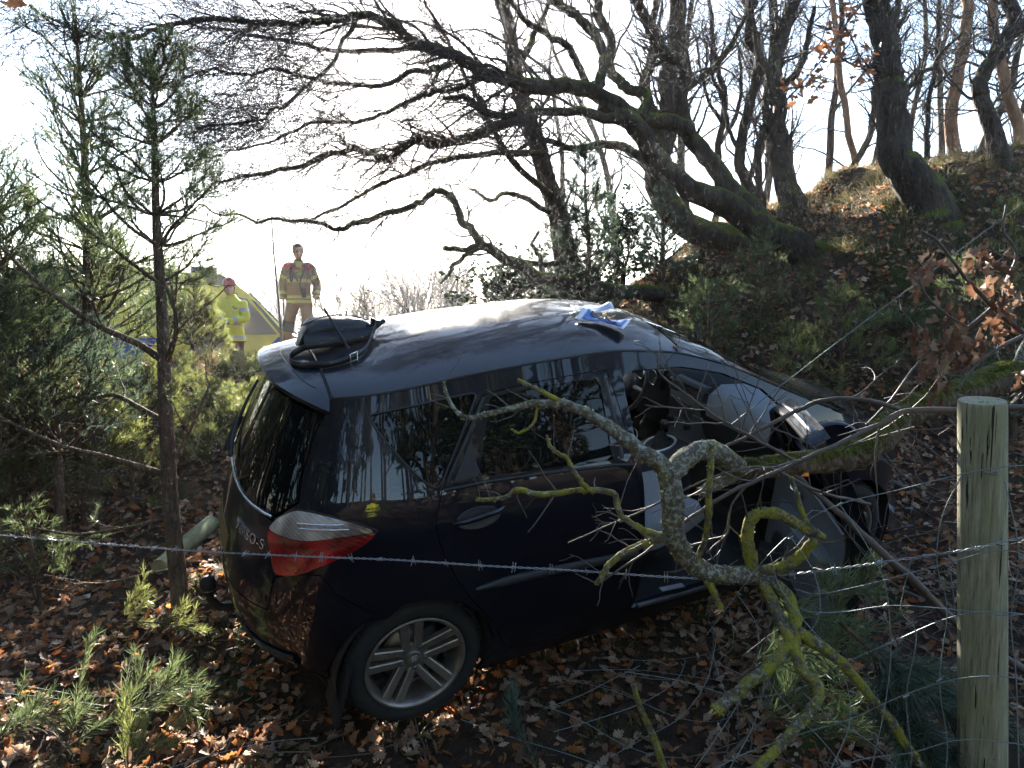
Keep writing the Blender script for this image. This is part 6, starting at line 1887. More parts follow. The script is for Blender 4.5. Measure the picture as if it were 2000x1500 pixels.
for i in range(8):
    sh = LEAF_V.copy(); sh[:, 2] *= rng.uniform(1.5, 4.0); sh[:, 0] *= rng.uniform(.7, 1.0); sh[:, 2] += .10 * np.sin(sh[:, 1] * 9 + i) + .5 * (sh[:, 1] + .2) ** 2
    sh[:, 2] += .5 * (sh[:, 1] * 1.3) ** 2 * rng.uniform(-1, 1) + .8 * sh[:, 0] * sh[:, 1] * rng.uniform(-1, 1)
    sh[:, 1] += .5
    c = np.array([(.20, .105, .062), (.27, .155, .10), (.15, .075, .045), (.34, .23, .155)][i % 4])
    me = MB().add(sh, LEAF_F, c).mesh('leaf', True, True); me.materials.append(M_LEAF); leafmesh.append(me)
cl = [(1815,500,34,7),(1800,540,30,6),(1870,520,40,3),(1905,510,42,9),(1945,510,40,9),(1955,560,40,10),(1965,600,40,9),(1850,590,36,7),(1800,640,34,8),(1822,655,30,6),(1860,640,36,7),(1880,680,36,7),(1840,700,40,7),(1830,745,36,7),(1900,650,36,5),(1930,650,30,5),(1945,620,30,4),(1995,720,30,4)]
for (u, v, spd, cnt) in cl:
    for k in range(cnt):
        c = at(u + rng.normal() * spd * .45, v + rng.normal() * spd * .45, 2.05 + rng.normal() * .03)
        lo = bpy.data.objects.new('leaf', leafmesh[rng.integers(0, 8)])
        yv = unit(np.array([rng.normal() * .5, rng.normal() * .5, -1.0])); zv = unit(np.cross(yv, rng.normal(size=3))); xv = np.cross(yv, zv)
        s = rng.uniform(.042, .072)
        M = Matrix([[xv[j] * s, yv[j] * s, zv[j] * s, c[j]] for j in range(3)] + [[0, 0, 0, 1]])
        lo.matrix_world = M; link(lo, OT)
put(OT)
# a few brown leaves still on twigs by the bank oaks
mbk = MB(); n = 170
cc = [(1640,60,40,50),(1560,170,45,40),(1690,130,40,40),(1610,100,25,30),(1660,20,20,30),(1590,150,20,20)]
TW = empty('oak_twig', at(1640, 60, 5.5), 'hanging sprays of brown oak leaves left of the massive oak', 'branch')
q = [branch(TW, [(1760,-60,5.6,3),(1700,-10,5.5,2.5),(1650,50,5.5,2),(1610,110,5.5,1.8),(1560,170,5.5,1.2)], 'stem', M_STEM, 370, 6), branch(TW, [(1650,50,5.5,2),(1670,90,5.5,1.6),(1690,150,5.5,1)], 'stem', M_STEM, 371, 6)]
for (u, v, sx, sy) in cc:
    k = 26
    p = np.array([at(u + rng.normal() * sx * .45, v + rng.normal() * sy * .45, 5.5 + rng.normal() * .12) for _ in range(k)])
    Rm = rot_frames(rng.normal(size=(k, 3)), rng.uniform(0, 6.28, k), .3)
    V = np.einsum('kij,kvj->kvi', Rm, LEAF_S[None] * rng.uniform(.05, .085, k)[:, None, None]) + p[:, None]
    mbk.add(V.reshape(-1, 3), (LEAF_SF[None] + (np.arange(k) * len(LEAF_S))[:, None, None]).reshape(-1, 3), np.repeat(np.array((.30, .13, .06)) * rng.uniform(.6, 1.3, (k, 1)), len(LEAF_S), 0))
tag(mbk.build('leaves', M_LEAF, TW, color=True), kind='stuff')
put(TW)

# ================================================================== PINE BOUGHS ON THE GROUND
def bough(label, pts, n1, l1, n2, l2, per=420, cols=GREEN, bias=(0, 0, .05), wd=.0022, ln=.06, name='pine_bough', d_on=False, stem_r=.006):
    t = empty(name, at(*pts[0][:3]), label, 'branch')
    P, _ = trace([(*q, 1) for q in pts]); r = np.linspace(stem_r, .002, len(P)); P, r = smooth_path(P, r, 5)
    MB().tube(P, r, 7).build('stem', M_YPINE, t)
    P1, r1 = resample(P, r, 20); P1 = P1[None]; r1 = r1[None]
    S1, s1 = grow(P1, r1, n1, l1, (.4, .9), .10, bias, 7, .6, .4, .1, 1, .004, .0015)
    S2, s2 = grow(S1, s1, n2, l2, (.4, .8), .10, bias, 5, .6, .5, .15, 1, .003, .0012)
    mb = MB(); mb.add(*tubes(S1, s1, 5)); mb.add(*tubes(S2, s2, 4)); tag(mb.build('side_shoots', M_YPINE, t), kind='stuff')
    mb = MB(); needles(mb, P1, per, ln, wd, .3, cols=cols); needles(mb, S1, per, ln, wd, .15, cols=cols); needles(mb, S2, per, ln, wd, .05, cols=cols)
    tag(mb.build('needles', M_NEEDLE, t, color=True), kind='stuff'); put(t)
bough('large blue-green pine bough hanging at the foot of the fence post', [(1640,1215,1.9,1),(1700,1270,1.85,1),(1760,1340,1.8,1),(1810,1420,1.75,1),(1850,1520,1.7,1)], 16, .30, 34, .13, 700, ((.06, .10, .07), (.13, .18, .13)), (.01, 0, -.06), .0028, .07)
bough('pine bough spreading under the lichened branch', [(1420,1480,2.1,1),(1500,1400,2.2,1),(1580,1340,2.3,1),(1640,1260,2.4,1)], 18, .32, 40, .14, 480, GREEN, (0, 0, .03), .0026)
bough('small pine sprig under the barbed wire beside the door', [(1500,1215,2.05,1),(1540,1185,2.05,1),(1600,1165,2.05,1),(1650,1150,2.05,1)], 9, .18, 12, .08, 420, GREEN)
bough('second pine sprig below the loop of yellow branch', [(1430,1330,2.15,1),(1500,1290,2.15,1),(1560,1275,2.15,1),(1620,1280,2.15,1)], 9, .2, 12, .09, 400, GREEN)
bough('upright blue-green pine tip at the bottom edge', [(1060,1560,1.9,1),(1038,1480,1.9,1),(1012,1420,1.9,1),(996,1365,1.9,1)], 0 + 2, .10, 2, .05, 900, ((.06, .10, .075), (.13, .19, .14)), (0, 0, .1), .0022, .045)
bough('pine bough lying on the leaves at the lower left', [(80,1500,2.7,1),(160,1440,2.8,1),(240,1390,2.95,1),(310,1350,3.05,1)], 14, .30, 26, .14, 380, GREEN)
bough('pine bough in the bottom left corner', [(-40,1480,2.6,1),(20,1420,2.7,1),(80,1390,2.8,1)], 10, .25, 18, .12, 380, GREEN)
bough('pale green pine tuft at the bottom left of the car', [(230,1540,2.4,1),(270,1480,2.5,1),(320,1440,2.6,1)], 8, .2, 14, .1, 400, YGREEN)
bough('low pine branch lying below the near pine stem', [(200,1215,3.9,1),(280,1215,3.85,1),(350,1222,3.8,1),(410,1235,3.75,1)], 9, .2, 14, .1, 360, YGREEN, (0, 0, .03))
bough('tiny pine sprig in front of the near pine stem', [(245,1180,3.9,1),(265,1165,3.9,1),(285,1150,3.9,1)], 5, .12, 6, .06, 380, YGREEN)

# ---- bramble tangle right of the door
BR_ = empty('bramble', gpt(2.4, 4.3), 'tangle of thin bare bramble stems right of the open door', 'bush')
st = []
for k in range(46):
    u0, v0 = rng.uniform(1680, 1900), rng.uniform(1050, 1480); d = rng.uniform(2.0, 3.4)
    p = at(u0, v0, d); p[2] = max(p[2], gpt(p[0], p[1])[2] + .02); dv = unit(np.array([rng.normal() * .9, rng.normal() * .5, rng.uniform(.1, 1.1)])); pts = [p]; L = rng.uniform(.3, .9)
    for s in range(9):
        dv = unit(dv + rng.normal(size=3) * .12 + np.array([0, 0, -.13])); p = p + dv * L / 9; pts.append(p)
    st.append(pts)
SP = np.array(st); SR = np.repeat(np.linspace(.0028, .0012, 10)[None], len(SP), 0)
T2, t2 = grow(SP, SR, 120, .2, (.4, 1.0), .15, (0, 0, -.02), 6, .7, .5, .1, 1, .002, .0009)
mb = MB(); mb.add(*tubes(SP, SR, 5)); mb.add(*tubes(T2, t2, 4)); tag(mb.build('stems', M_STEM, BR_), kind='stuff'); put(BR_)

# ---- fallen twigs and grass on the slopes
tw = MB(); k = 900
x = rng.uniform(-5, 6.5, k); y = rng.uniform(2.2, 10, k); z = ground(x, y) + .012
a = rng.uniform(0, 6.28, k); L = rng.uniform(.12, .6, k); q = np.stack([x, y, z], 1); dv = np.stack([np.cos(a), np.sin(a), 0 * a], 1); pts = [q]
for s in range(5):
    dv = unit(dv + rng.normal(size=(k, 3)) * np.array([.25, .25, .02])); q = q + dv * (L / 5)[:, None]; q[:, 2] = ground(q[:, 0], q[:, 1]) + .012 + .01 * s; pts.append(q)
tw.add(*tubes(np.stack(pts, 1), np.repeat(np.linspace(.004, .0018, 6)[None], k, 0) * rng.uniform(.5, 1.4, k)[:, None], 4))
o = tw.build('fallen_twigs', plain('fallen_twig', (.16, .12, .085), .85, .3, 20), GROUND); tag(o, kind='stuff')
gb = MB()
def grass(k, region, ln, cols, droop, clump=.06):
    cx = rng.uniform(region[0], region[1], k); cy = rng.uniform(region[2], region[3], k)
    m = 34
    x = np.repeat(cx, m) + rng.normal(size=k * m) * clump; y = np.repeat(cy, m) + rng.normal(size=k * m) * clump
    z = ground(x, y); n = len(x)
    nr = gnormal(x, y)
    d0 = unit(nr + rng.normal(size=(n, 3)) * .5 + np.array([0, 0, .3])); l = ln * rng.uniform(.5, 1.3, n)[:, None]
    p0 = np.stack([x, y, z - .005], 1); p1 = p0 + d0 * l * .5; p2 = p1 + unit(d0 + np.array([0, -.35, -1.0]) * droop) * l * .5
    s = unit(np.cross(d0, rng.normal(size=(n, 3)))) * .0022
    V = np.stack([p0 - s, p0 + s, p1 + s * .8, p2, p1 - s * .8], 1)
    F = np.array([(0, 1, 2), (0, 2, 4), (4, 2, 3)])
    c0, c1 = np.array(cols[0]), np.array(cols[1]); t = rng.random((n, 1))
    gb.add(V.reshape(-1, 3), (F[None] + (np.arange(n) * 5)[:, None, None]).reshape(-1, 3), np.repeat((c0 + (c1 - c0) * t) * rng.uniform(.7, 1.2, (n, 1)), 5, 0))
grass(420, (1.4, 7.0, 7.2, 10.6), .24, ((.09, .085, .04), (.24, .205, .11)), .9)
grass(160, (1.6, 6.0, 6.0, 8.0), .18, ((.05, .07, .02), (.12, .13, .04)), .7)
grass(520, (-6, -1.0, 6.5, 10.5), .20, ((.08, .09, .03), (.27, .23, .11)), .5)
grass(90, (-3.5, 3, 2.4, 4.2), .10, ((.05, .08, .02), (.12, .13, .05)), .5)
o = gb.build('grass_tufts', leafy('grass_blade', .4, .6), color=True); tag(o, 'dry and green grass tufts on the bank and the crest', 'grass', kind='stuff')
# moss cushions on the bank skyline
ms = MB(); k = 26000
x = rng.uniform(1.6, 7.5, k); y = rng.uniform(6.6, 11.0, k)
keep = vnoise(x * 1.6 + 3, y * 1.6, 21) > .10
x, y = x[keep], y[keep]; k = len(x); z = ground(x, y); nr = gnormal(x, y)
b = np.stack([x, y, z], 1); v = unit(nr + rng.normal(size=(k, 3)) * .4) * rng.uniform(.02, .05, k)[:, None]; s = unit(np.cross(v, rng.normal(size=(k, 3)))) * .005
ms.add(np.stack([b - s, b + s, b + v], 1).reshape(-1, 3), np.arange(k * 3).reshape(-1, 3), np.repeat(np.array((.11, .125, .02)) * rng.uniform(.5, 1.7, (k, 1)), 3, 0))
o = ms.build('moss_cushions', M_MOSS, color=True); tag(o, 'green moss cushions on the bank', 'moss', kind='stuff')

# ---- small litter
def shard(label, u, v, d, s, col, rough=.3, seed=0, grp=None):
    c = at(u, v, d); g = gpt(c[0], c[1], .02)
    n = rng.integers(5, 7); a = np.sort(rng.uniform(0, 6.28, n)); rr = rng.uniform(.5, 1.0, n) * s
    Rm = rot_frames(gnormal(np.array([g[0]]), np.array([g[1]])), np.array([rng.uniform(0, 6)]), .3)[0]
    M = np.eye(4); M[:3, :3] = Rm; M[:3, 3] = g
    mb = MB(); mb.prism(np.c_[rr * np.cos(a), rr * np.sin(a) * .7], M, .006); o = mb.build('plastic_shard', plain('shard', col, rough), None, False)
    tag(o, label, 'shard', grp)
shard('upper black plastic shard on the soil right of the car', 1765, 888, 5.2, .12, (.05, .055, .065), .25)
shard('grey plastic shard on the soil right of the mossy bough', 1735, 905, 5.0, .13, (.12, .13, .15), .3)
shard('lower dark plastic shard on the soil right of the mossy bough', 1745, 945, 4.7, .14, (.05, .06, .075), .25)
shard('small blue-grey plastic shard between the larger shards', 1775, 925, 4.9, .08, (.12, .14, .17), .25)
shard('tiny turquoise plastic bit on the leaves below the sill', 1176, 1332, 2.75, .022, (.05, .55, .42), .3)
shard('white scrap of paper on the leaves left of the near pine', 166, 1096, 4.3, .05, (.62, .64, .64), .6)
# thin stake and sapling
P, _ = trace([(1366,628,6.2,1),(1364,672,6.2,1)]); P[1, 2] -= .4
o = MB().tube(P, [.012, .014], 8).build('stake', M_BLACK); tag(o, 'short dark stake on the bank behind the windscreen', 'stake')
SAP = empty('sapling', gpt(-3.4, 10.2), 'thin bare sapling standing left of the firefighter', 'tree')
q = branch(SAP, [(552,720,10.2,3),(548,640,10.2,2.6),(541,560,10.2,2.2),(534,480,10.2,1.8),(530,420,10.2,1.2)], 'stem', M_STEM, 380, 6, .05)
T1, t1 = grow(*stack([q], 20), 7, 1.2, (.5, 1.0), .14, (0, 0, .02), 8, .6, .4, .2, .9, .006, .003)
T2, t2 = grow(T1, t1, 24, .4, (.4, 1.0), .15, (0, 0, .02), 6, .6, .5, .1, 1, .004, .0025)
mb = MB(); mb.add(*tubes(T1, t1, 4)); mb.add(*tubes(T2, t2, 3)); tag(mb.build('twigs', M_STEM, SAP), kind='stuff'); put(SAP)

# brown leaf hanging into the top left corner
c = at(28, 8, 1.5); sh = LEAF_V.copy() * .05; sh[:, 2] += .004 * np.sin(sh[:, 1] * 120)
Rm = rot_frames(np.array([[.3, -1.0, .2]]), np.array([.2]), .05)[0]
o = MB().add(sh @ Rm.T + c, LEAF_F, (.30, .14, .07)).tube(np.array([c + Rm @ np.array([0, -.025, 0]), c + np.array([.004, 0, .06]), c + np.array([.012, .02, .14])]), .0012, 5, col=(.2, .12, .07)).build('leaf', M_LEAF, color=True); tag(o, 'brown leaf hanging into the top left corner', 'leaf')

# ================================================================== AMBULANCE
M_VYEL = plain('ambulance_yellow', (.62, .55, .02), .35, .08, 5, coat=.6)
M_VBLUE = plain('ambulance_blue', (.02, .06, .30), .35, .08, 5)
M_VRED = plain('ambulance_red', (.55, .03, .02), .35, .08, 5)
M_VWHITE = plain('ambulance_white', (.7, .7, .7), .4, .06, 5)
M_VGLASS = NT('van_window').set(col=(.04, .06, .065), rough=.06, spec=.6).m
vx, vy = at(546, 664, 16.2)[:2]
vz = at(546, 664, 16.2)[2] - 1.28
VAN = empty('ambulance', (vx, vy, vz), 'yellow ambulance van with blue and red blocks behind the paramedic', 'van')
VAN.rotation_euler = (0, 0, R(28))
# side profile: x runs forward, foot of the windscreen at x = 0
prof = [(-5.2,.35),(-5.2,.9),(-5.15,2.45),(-5.0,2.62),(-4.2,2.68),(-2.0,2.70),(-1.35,2.66),(-1.0,2.52),(-.75,2.30),(0.0,1.47),(.25,1.36),(.85,1.18),(1.0,1.0),(1.05,.6),(1.0,.38),(.2,.35)]
prof = np.array(prof)
mb = MB(); rings = []
for y, sc in ((-1.0, .965), (-.985, .985), (-.93, 1.0), (.93, 1.0), (.985, .985), (1.0, .965)):
    c = np.array([-2.1, 1.45]); q = c + (prof - c) * sc
    lean = np.maximum(0, q[:, 1] - 1.3) * .10
    yy = np.sign(y) * (abs(y) - lean)
    rings.append(np.c_[q[:, 0], yy, q[:, 1]])
mb.loft(rings); mb.build('body', M_VYEL, VAN, sharp=35)
def vside(poly, m, name, o=.012, y0=-1.0, th=.01):
    V = [(x, y0 + max(0, z - 1.3) * .10 * 1 - o, z) for x, z in poly] + [(x, y0 + max(0, z - 1.3) * .10 - o + th, z) for x, z in poly]
    n = len(poly); tri = geometry.tessellate_polygon([[Vector((a, b, 0)) for a, b in poly]])
    f = [tuple(t) for t in tri] + [tuple(n + i for i in t[::-1]) for t in tri] + [(i, (i + 1) % n, n + (i + 1) % n, n + i) for i in range(n)]
    return MB().add(np.array(V), f).build(name, m, VAN, False)
vside([(-.98,1.42),(-.22,1.42),(-.80,2.16),(-.98,2.20)], M_VGLASS, 'door_window')
vside([(-.16,1.42),(-.06,1.42),(-.62,2.10),(-.72,2.16)], M_BLACK, 'quarter_light')
vside([(-1.06,1.36),(-.99,1.36),(-.99,2.28),(-1.06,2.28)], M_BLACK, 'window_divider')
vside([(-5.0,2.42),(-1.15,2.44),(-1.0,2.50),(-1.3,2.66),(-5.0,2.66)], plain('dark_roof_band', (.05, .05, .03), .6), 'roof_band', .02)
vside([(-1.10,.5),(-1.085,.5),(-1.085,2.4),(-1.10,2.4)], M_BLACK, 'door_seam')
vside([(-2.9,.5),(-2.885,.5),(-2.885,2.4),(-2.9,2.4)], M_BLACK, 'door_seam')
MB().loft([np.array([(-.76,-.84,2.285),(.0,-.90,1.455),(.03,-.90,1.49),(-.73,-.84,2.32)]), np.array([(-.76,.84,2.285),(.0,.90,1.455),(.03,.90,1.49),(-.73,.84,2.32)])]).build('windscreen', M_VGLASS, VAN, False)
for i, m in enumerate((M_VBLUE, M_VYEL, M_VBLUE, M_VYEL, M_VBLUE, M_VYEL, M_VBLUE)):
    x0 = .55 - i * .75
    vside([(x0 - .75, 1.36), (x0, 1.36), (x0 - .42, .95), (x0 - 1.17, .95)], m, 'chevron_block', .014 if i % 2 == 0 else .011)
for i in range(5):
    x0 = .45 - i * 1.1
    vside([(x0 - .62, .90), (x0, .90), (x0 - .3, .66), (x0 - .92, .66)], M_VRED, 'red_block', .013)
mb = MB(); mb.box((-.02, -1.16, 1.62), (.10, .14, .36)); mb.box((-.02, -1.05, 1.50), (.05, .20, .05)); mb.build('door_mirror', M_BLACK, VAN, False)
mb = MB(); mb.box((-1.6, 0, 2.74), (.5, 1.5, .14)); mb.build('roof_beacon', plain('beacon', (.03, .04, .10), .2), VAN, False)
mb = MB(); mb.box((-3.4, 0, 2.72), (2.6, 1.55, .08)); mb.build('roof_rack', M_BLACK, VAN, False)
for x in (-4.2, .35):
    for y in (-.86, .86):
        mb = MB(); mb.lathe([(0,.10),(.2,.10),(.22,.08),(.33,.09),(.35,.05),(.35,-.05),(.33,-.09),(0,-.09)], 28, M=Matrix.Translation((x, y, .35)) @ Matrix.Rotation(math.pi / 2, 4, 'X')); mb.build('wheel', M_TYRE, VAN)
vside([(.72,.95),(1.0,.92),(1.0,1.05),(.82,1.13)], M_CLEAR, 'headlamp')

# ================================================================== PEOPLE
M_SKIN = plain('skin', (.42, .25, .18), .55, .10, 25)
M_HAIRB = plain('brown_hair', (.05, .03, .02), .8, .3, 60)
M_TAN = plain('tan_fire_cloth', (.20, .135, .075), .9, .15, 30, .5)
M_TANT = plain('tan_trouser_cloth', (.15, .095, .055), .9, .15, 30, .5)
M_NAVY = plain('dark_knee_cloth', (.02, .02, .025), .9, .2, 30)
M_REFL = plain('yellow_silver_stripe', (.34, .33, .10), .5, .15, 40)
M_REDC = plain('red_cloth', (.26, .03, .035), .85, .15, 30)
M_HIVIS = plain('fluorescent_yellow_cloth', (.62, .70, .02), .8, .10, 30, .4)
M_SILV = plain('silver_stripe', (.45, .47, .45), .5, .1, 40)
M_GLOVE = plain('blue_glove', (.03, .22, .42), .5, .1, 40)
M_REDH = plain('red_helmet_shell', (.42, .03, .04), .35, .15, 20)
def ring(c, rx, ry, n=16, tilt=0.0):
    a = np.linspace(0, 2 * np.pi, n, endpoint=False)
    return np.c_[c[0] + rx * np.cos(a), c[1] + ry * np.sin(a), c[2] + 0 * a + tilt * np.sin(a)]
def fuse(o, vox, sm=4):
    md = o.modifiers.new('fuse', 'REMESH'); md.mode = 'VOXEL'; md.voxel_size = vox; md.use_smooth_shade = True
    s = o.modifiers.new('soften', 'SMOOTH'); s.iterations = sm; s.factor = .5
    return o
def hand(mb, w, d, side, curl=.5):
    "palm, four fingers of different length and a thumb; w wrist, d direction of the hand"
    d = unit(np.asarray(d, float)); w = np.asarray(w, float)
    x = unit(np.cross(d, (0, 1.0, 0)) if abs(d[1]) < .9 else np.cross(d, (0, 0, 1.0))); y = np.cross(x, d)
    mb.loft([w + np.array([a * x * .030 + b * y * .018 for a, b in ((-1,-1),(1,-1),(1,1),(-1,1))]), w + d * .045 + np.array([a * y * .040 + b * x * .015 for a, b in ((-1,1),(-1,-1),(1,-1),(1,1))]), w + d * .09 + np.array([a * y * .040 + b * x * .013 for a, b in ((-1,1),(-1,-1),(1,-1),(1,1))])])
    for k, ln in enumerate((.062, .075, .080, .068)):
        b = w + d * .085 + y * (-.030 + .020 * k); e = d
        pts = [b]
        for s in range(3):
            e = unit(e + x * side * curl * (.25 + .2 * s)); b = b + e * ln / 3; pts.append(b)
        mb.tube(np.array(pts), [.0100, .0095, .0088, .0075], 7)
    b = w + d * .03 - y * .036; e = unit(d - y * .8)
    mb.tube(np.array([b, b + e * .03, b + e * .03 + unit(e + d * .5) * .03]), [.012, .0105, .009], 7)
def head(mb, c, s=1.0, turn=0.0, nod=0.0):
    "c is the centre of the head; face looks along -y"
    Rm = np.array(Matrix.Rotation(turn, 3, 'Z') @ Matrix.Rotation(nod, 3, 'X'))
    rings = []
    for z, rx, ry, oy in ((-.118,.020,.022,-.055),(-.105,.043,.045,-.040),(-.075,.058,.068,-.022),(-.035,.068,.085,-.008),(.0,.073,.094,.0),(.04,.076,.098,.004),(.075,.070,.092,.008),(.100,.050,.068,.010),(.114,.020,.028,.010)):
        rings.append(ring((0, oy, z), rx, ry, 20))
    def T(V): return (np.asarray(V, float) * s) @ Rm.T + c
    mb.loft([T(r) for r in rings])
    mb.loft([T(ring((0, -.092, .018), .009, .008, 8)), T(ring((0, -.106, -.012), .014, .013, 8)), T(ring((0, -.104, -.024), .013, .012, 8)), T(ring((0, -.09, -.028), .010, .008, 8))])   # nose
    mb.tube(T([(-.045,-.082,.026),(-.02,-.094,.030),(.02,-.094,.030),(.045,-.082,.026)]), .009 * s, 6)      # brow
    mb.tube(T([(-.026,-.086,-.056),(0,-.094,-.058),(.026,-.086,-.056)]), .0085 * s, 6)                           # lips
    for e in (-1, 1):
        mb.loft([T(ring((e * .072, .008, .018), .008, .020, 8)), T(ring((e * .084, .012, .010), .007, .022, 8)), T(ring((e * .074, .006, -.028), .006, .012, 8))])
    return T
def person(loc, rz, label, H, joints, cloth, seed):
    root = empty('person', loc, label, 'person')
    root.rotation_euler = (0, 0, rz)
    k = H / 1.83
    J = {n: np.array(v, float) * k for n, v in joints.items()}
    b = MB()
    Th = head(b, J['head'], 1.10 * k, joints['turn'] if False else cloth['turn'], cloth['nod'])
    b.tube(np.array([J['neck'] - (0, 0, .06), J['neck'], J['head'] - (0, -.012, .07)]), [.060 * k, .054 * k, .052 * k], 14)
    b.loft([ring((0, 0, z * k), rx * k, ry * k, 18) for z, rx, ry in ((.86,.14,.10),(.95,.155,.11),(1.10,.14,.10),(1.25,.16,.11),(1.40,.175,.105),(1.47,.13,.085),(1.52,.06,.06))])
    for s in ('l', 'r'):
        b.tube(np.array([J['sh_' + s], J['el_' + s], J['wr_' + s]]), [.050 * k, .042 * k, .030 * k], 12)
        hand(b, J['wr_' + s], J['hd_' + s] - J['wr_' + s], 1 if s == 'l' else -1, cloth.get('curl', .5))
        b.tube(np.array([J['hip_' + s], J['kn_' + s], J['an_' + s]]), [.085 * k, .058 * k, .042 * k], 14)
        b.tube(np.array([J['an_' + s] + (0, .05, -.03), J['an_' + s] + (0, -.06, -.05), J['an_' + s] + (0, -.17, -.06)]), [.040 * k, .040 * k, .03 * k], 10)
    fuse(b.build('body', M_SKIN, root), .0085, 3)
    # eyes
    for e in (-1, 1):
        MB().lathe([(0, .008), (.006, .006), (.009, 0), (.006, -.006), (0, -.008)], 10, M=Matrix.Translation(Vector(Th([(e * .030, -.084, .012)])[0]))).build('eye', plain('eye', (.02, .015, .012), .2), root)
    # trousers
    t = MB(); t.loft([ring((0, .0, z * k), rx * k, ry * k, 20) for z, rx, ry in ((.80,.14,.115),(.86,.175,.13),(.95,.178,.13),(1.05,.168,.125))])
    for s in ('l', 'r'):
        P, r = smooth_path(np.array([J['hip_' + s], (J['hip_' + s] + J['kn_' + s]) / 2, J['kn_' + s], (J['kn_' + s] + J['an_' + s]) / 2, J['an_' + s] + (0, 0, .03)]), np.array([.108, .102, .088, .084, .080]) * k, 5)
        r = r * (1 + .05 * vnoise(np.arange(len(r)) * .9, np.zeros(len(r)), seed))
        t.tube(P, r, 18)
    fuse(t.build('trousers', cloth['trouser'], root), .012)
    for s in ('l', 'r'):
        kn, an = J['kn_' + s], J['an_' + s]
        d = unit(an - kn)
        MB().tube(np.array([kn - d * .06, kn + d * .02, kn + d * .12]), np.array([.093, .096, .090]) * k, 18).build('knee_patch', cloth['knee'], root)
        m = MB(); m.tube(np.array([an + (0, 0, .10), an, an + (0, .0, -.05)]), [.070 * k, .066 * k, .062 * k], 14)
        m.tube(np.array([an + (0, .07, -.055), an + (0, -.06, -.05), an + (0, -.15, -.062), an + (0, -.21, -.068)]), [.045 * k, .055 * k, .048 * k, .03 * k], 12)
        fuse(m.build('boot', M_BLACK, root), .010)
    # jacket
    prof = [(.84,.205,.150),(.92,.200,.148),(1.02,.190,.140),(1.15,.188,.140),(1.28,.198,.145),(1.38,.205,.140),(1.45,.185,.120),(1.50,.12,.09),(1.535,.080,.080),(1.575,.078,.080)]
    if cloth.get('long'): prof = [(.76,.225,.165)] + prof
    j = MB(); j.loft([ring((0, 0, z * k), rx * k, ry * k, 24) for z, rx, ry in prof])
    for s in ('l', 'r'):
        sh, el, wr = J['sh_' + s], J['el_' + s], J['wr_' + s]
        P, r = smooth_path(np.array([sh + (0, 0, .0), (sh + el) / 2, el, (el + wr) / 2, wr]), np.array([.088, .078, .070, .064, .056]) * k, 5)
        r = r * (1 + .10 * vnoise(np.arange(len(r)) * 1.1, np.zeros(len(r)) + 3, seed + 1))
        j.tube(P, r, 16)
    fuse(j.build('jacket', cloth['jacket'], root), .012, 5)
    def band(z, h, m, grow_=.008, name='reflective_band'):
        zs = np.array([p[0] for p in prof]); f = lambda q: (np.interp(q, zs, [p[1] for p in prof]) * k + grow_, np.interp(q, zs, [p[2] for p in prof]) * k + grow_)
        MB().loft([ring((0, 0, q * k), *f(q), 28) for q in np.linspace(z - h, z + h, 4)], False).build(name, m, root)
    for z, h in cloth['bands']: band(z, h, cloth['band'])
    for s in ('l', 'r'):
        el, wr, sh = J['el_' + s], J['wr_' + s], J['sh_' + s]
        for a, c, t_, r_ in ((el, wr, .62, .069), (sh, el, .55, .082)):
            p = a + (c - a) * t_; d = unit(c - a)
            MB().tube(np.array([p - d * .028, p + d * .028]), r_ * k, 16, False).build('sleeve_band', cloth['band'], root)
    return root, J, Th, k, prof

# standing firefighter
fl_ = at(587, 690, 11.9)
fl_ = gpt(fl_[0], fl_[1])
FJ = dict(head=(.0, -.03, 1.695), neck=(0, .0, 1.54), sh_l=(.185,0,1.44), el_l=(.285,.05,1.17), wr_l=(.27,-.06,.93), hd_l=(.25,-.12,.83), sh_r=(-.185,0,1.44), el_r=(-.26,.03,1.16), wr_r=(-.25,-.04,.92), hd_r=(-.24,-.08,.80),
          hip_l=(.105,0,.90), kn_l=(.13,-.02,.50), an_l=(.13,.04,.09), hip_r=(-.085,0,.90), kn_r=(-.17,-.09,.51), an_r=(-.24,-.02,.09), turn=(0,0,0))
FF, J, Th, k, prof = person(fl_, R(12), 'bareheaded person standing on the crest in tan fire kit with red shoulders', 1.84, FJ,
    dict(turn=.25, nod=.18, trouser=M_TANT, knee=M_NAVY, jacket=M_TAN, band=M_REFL, bands=((1.22, .028), (.955, .022), (.88, .022))), 3)
# short hair, red yoke, harness straps, radio
h = MB(); h.loft([Th(ring((0, .006 + .012, z), rx, ry, 20)) for z, rx, ry in ((.02,.079,.094),(.055,.081,.102),(.085,.074,.096),(.108,.052,.072),(.120,.02,.03))]); h.build('hair', M_HAIRB, FF)
y_ = MB(); y_.loft([ring((0, .0, z * k), rx * k, ry * k, 24) for z, rx, ry in ((1.385,.212,.150),(1.41,.208,.146),(1.46,.190,.126),(1.505,.128,.098))])
for e in (-1, 1): y_.tube(np.array([(e * .09, 0, 1.455), (e * .165, .0, 1.445), (e * .205, .01, 1.415)]) * k, [.085, .088, .082], 16)
fuse(y_.build('shoulder_yoke', M_REDC, FF), .012)
MB().loft([np.array([(-.05, -.10, 1.53), (.06, -.10, 1.53), (.055, -.112, 1.53), (-.05, -.112, 1.53)]) * k, np.array([(.0, -.158, 1.30), (.06, -.158, 1.30), (.06, -.166, 1.30), (.0, -.166, 1.30)]) * k]).build('green_lapel', plain('green_cloth', (.20, .27, .05), .9), FF, False)
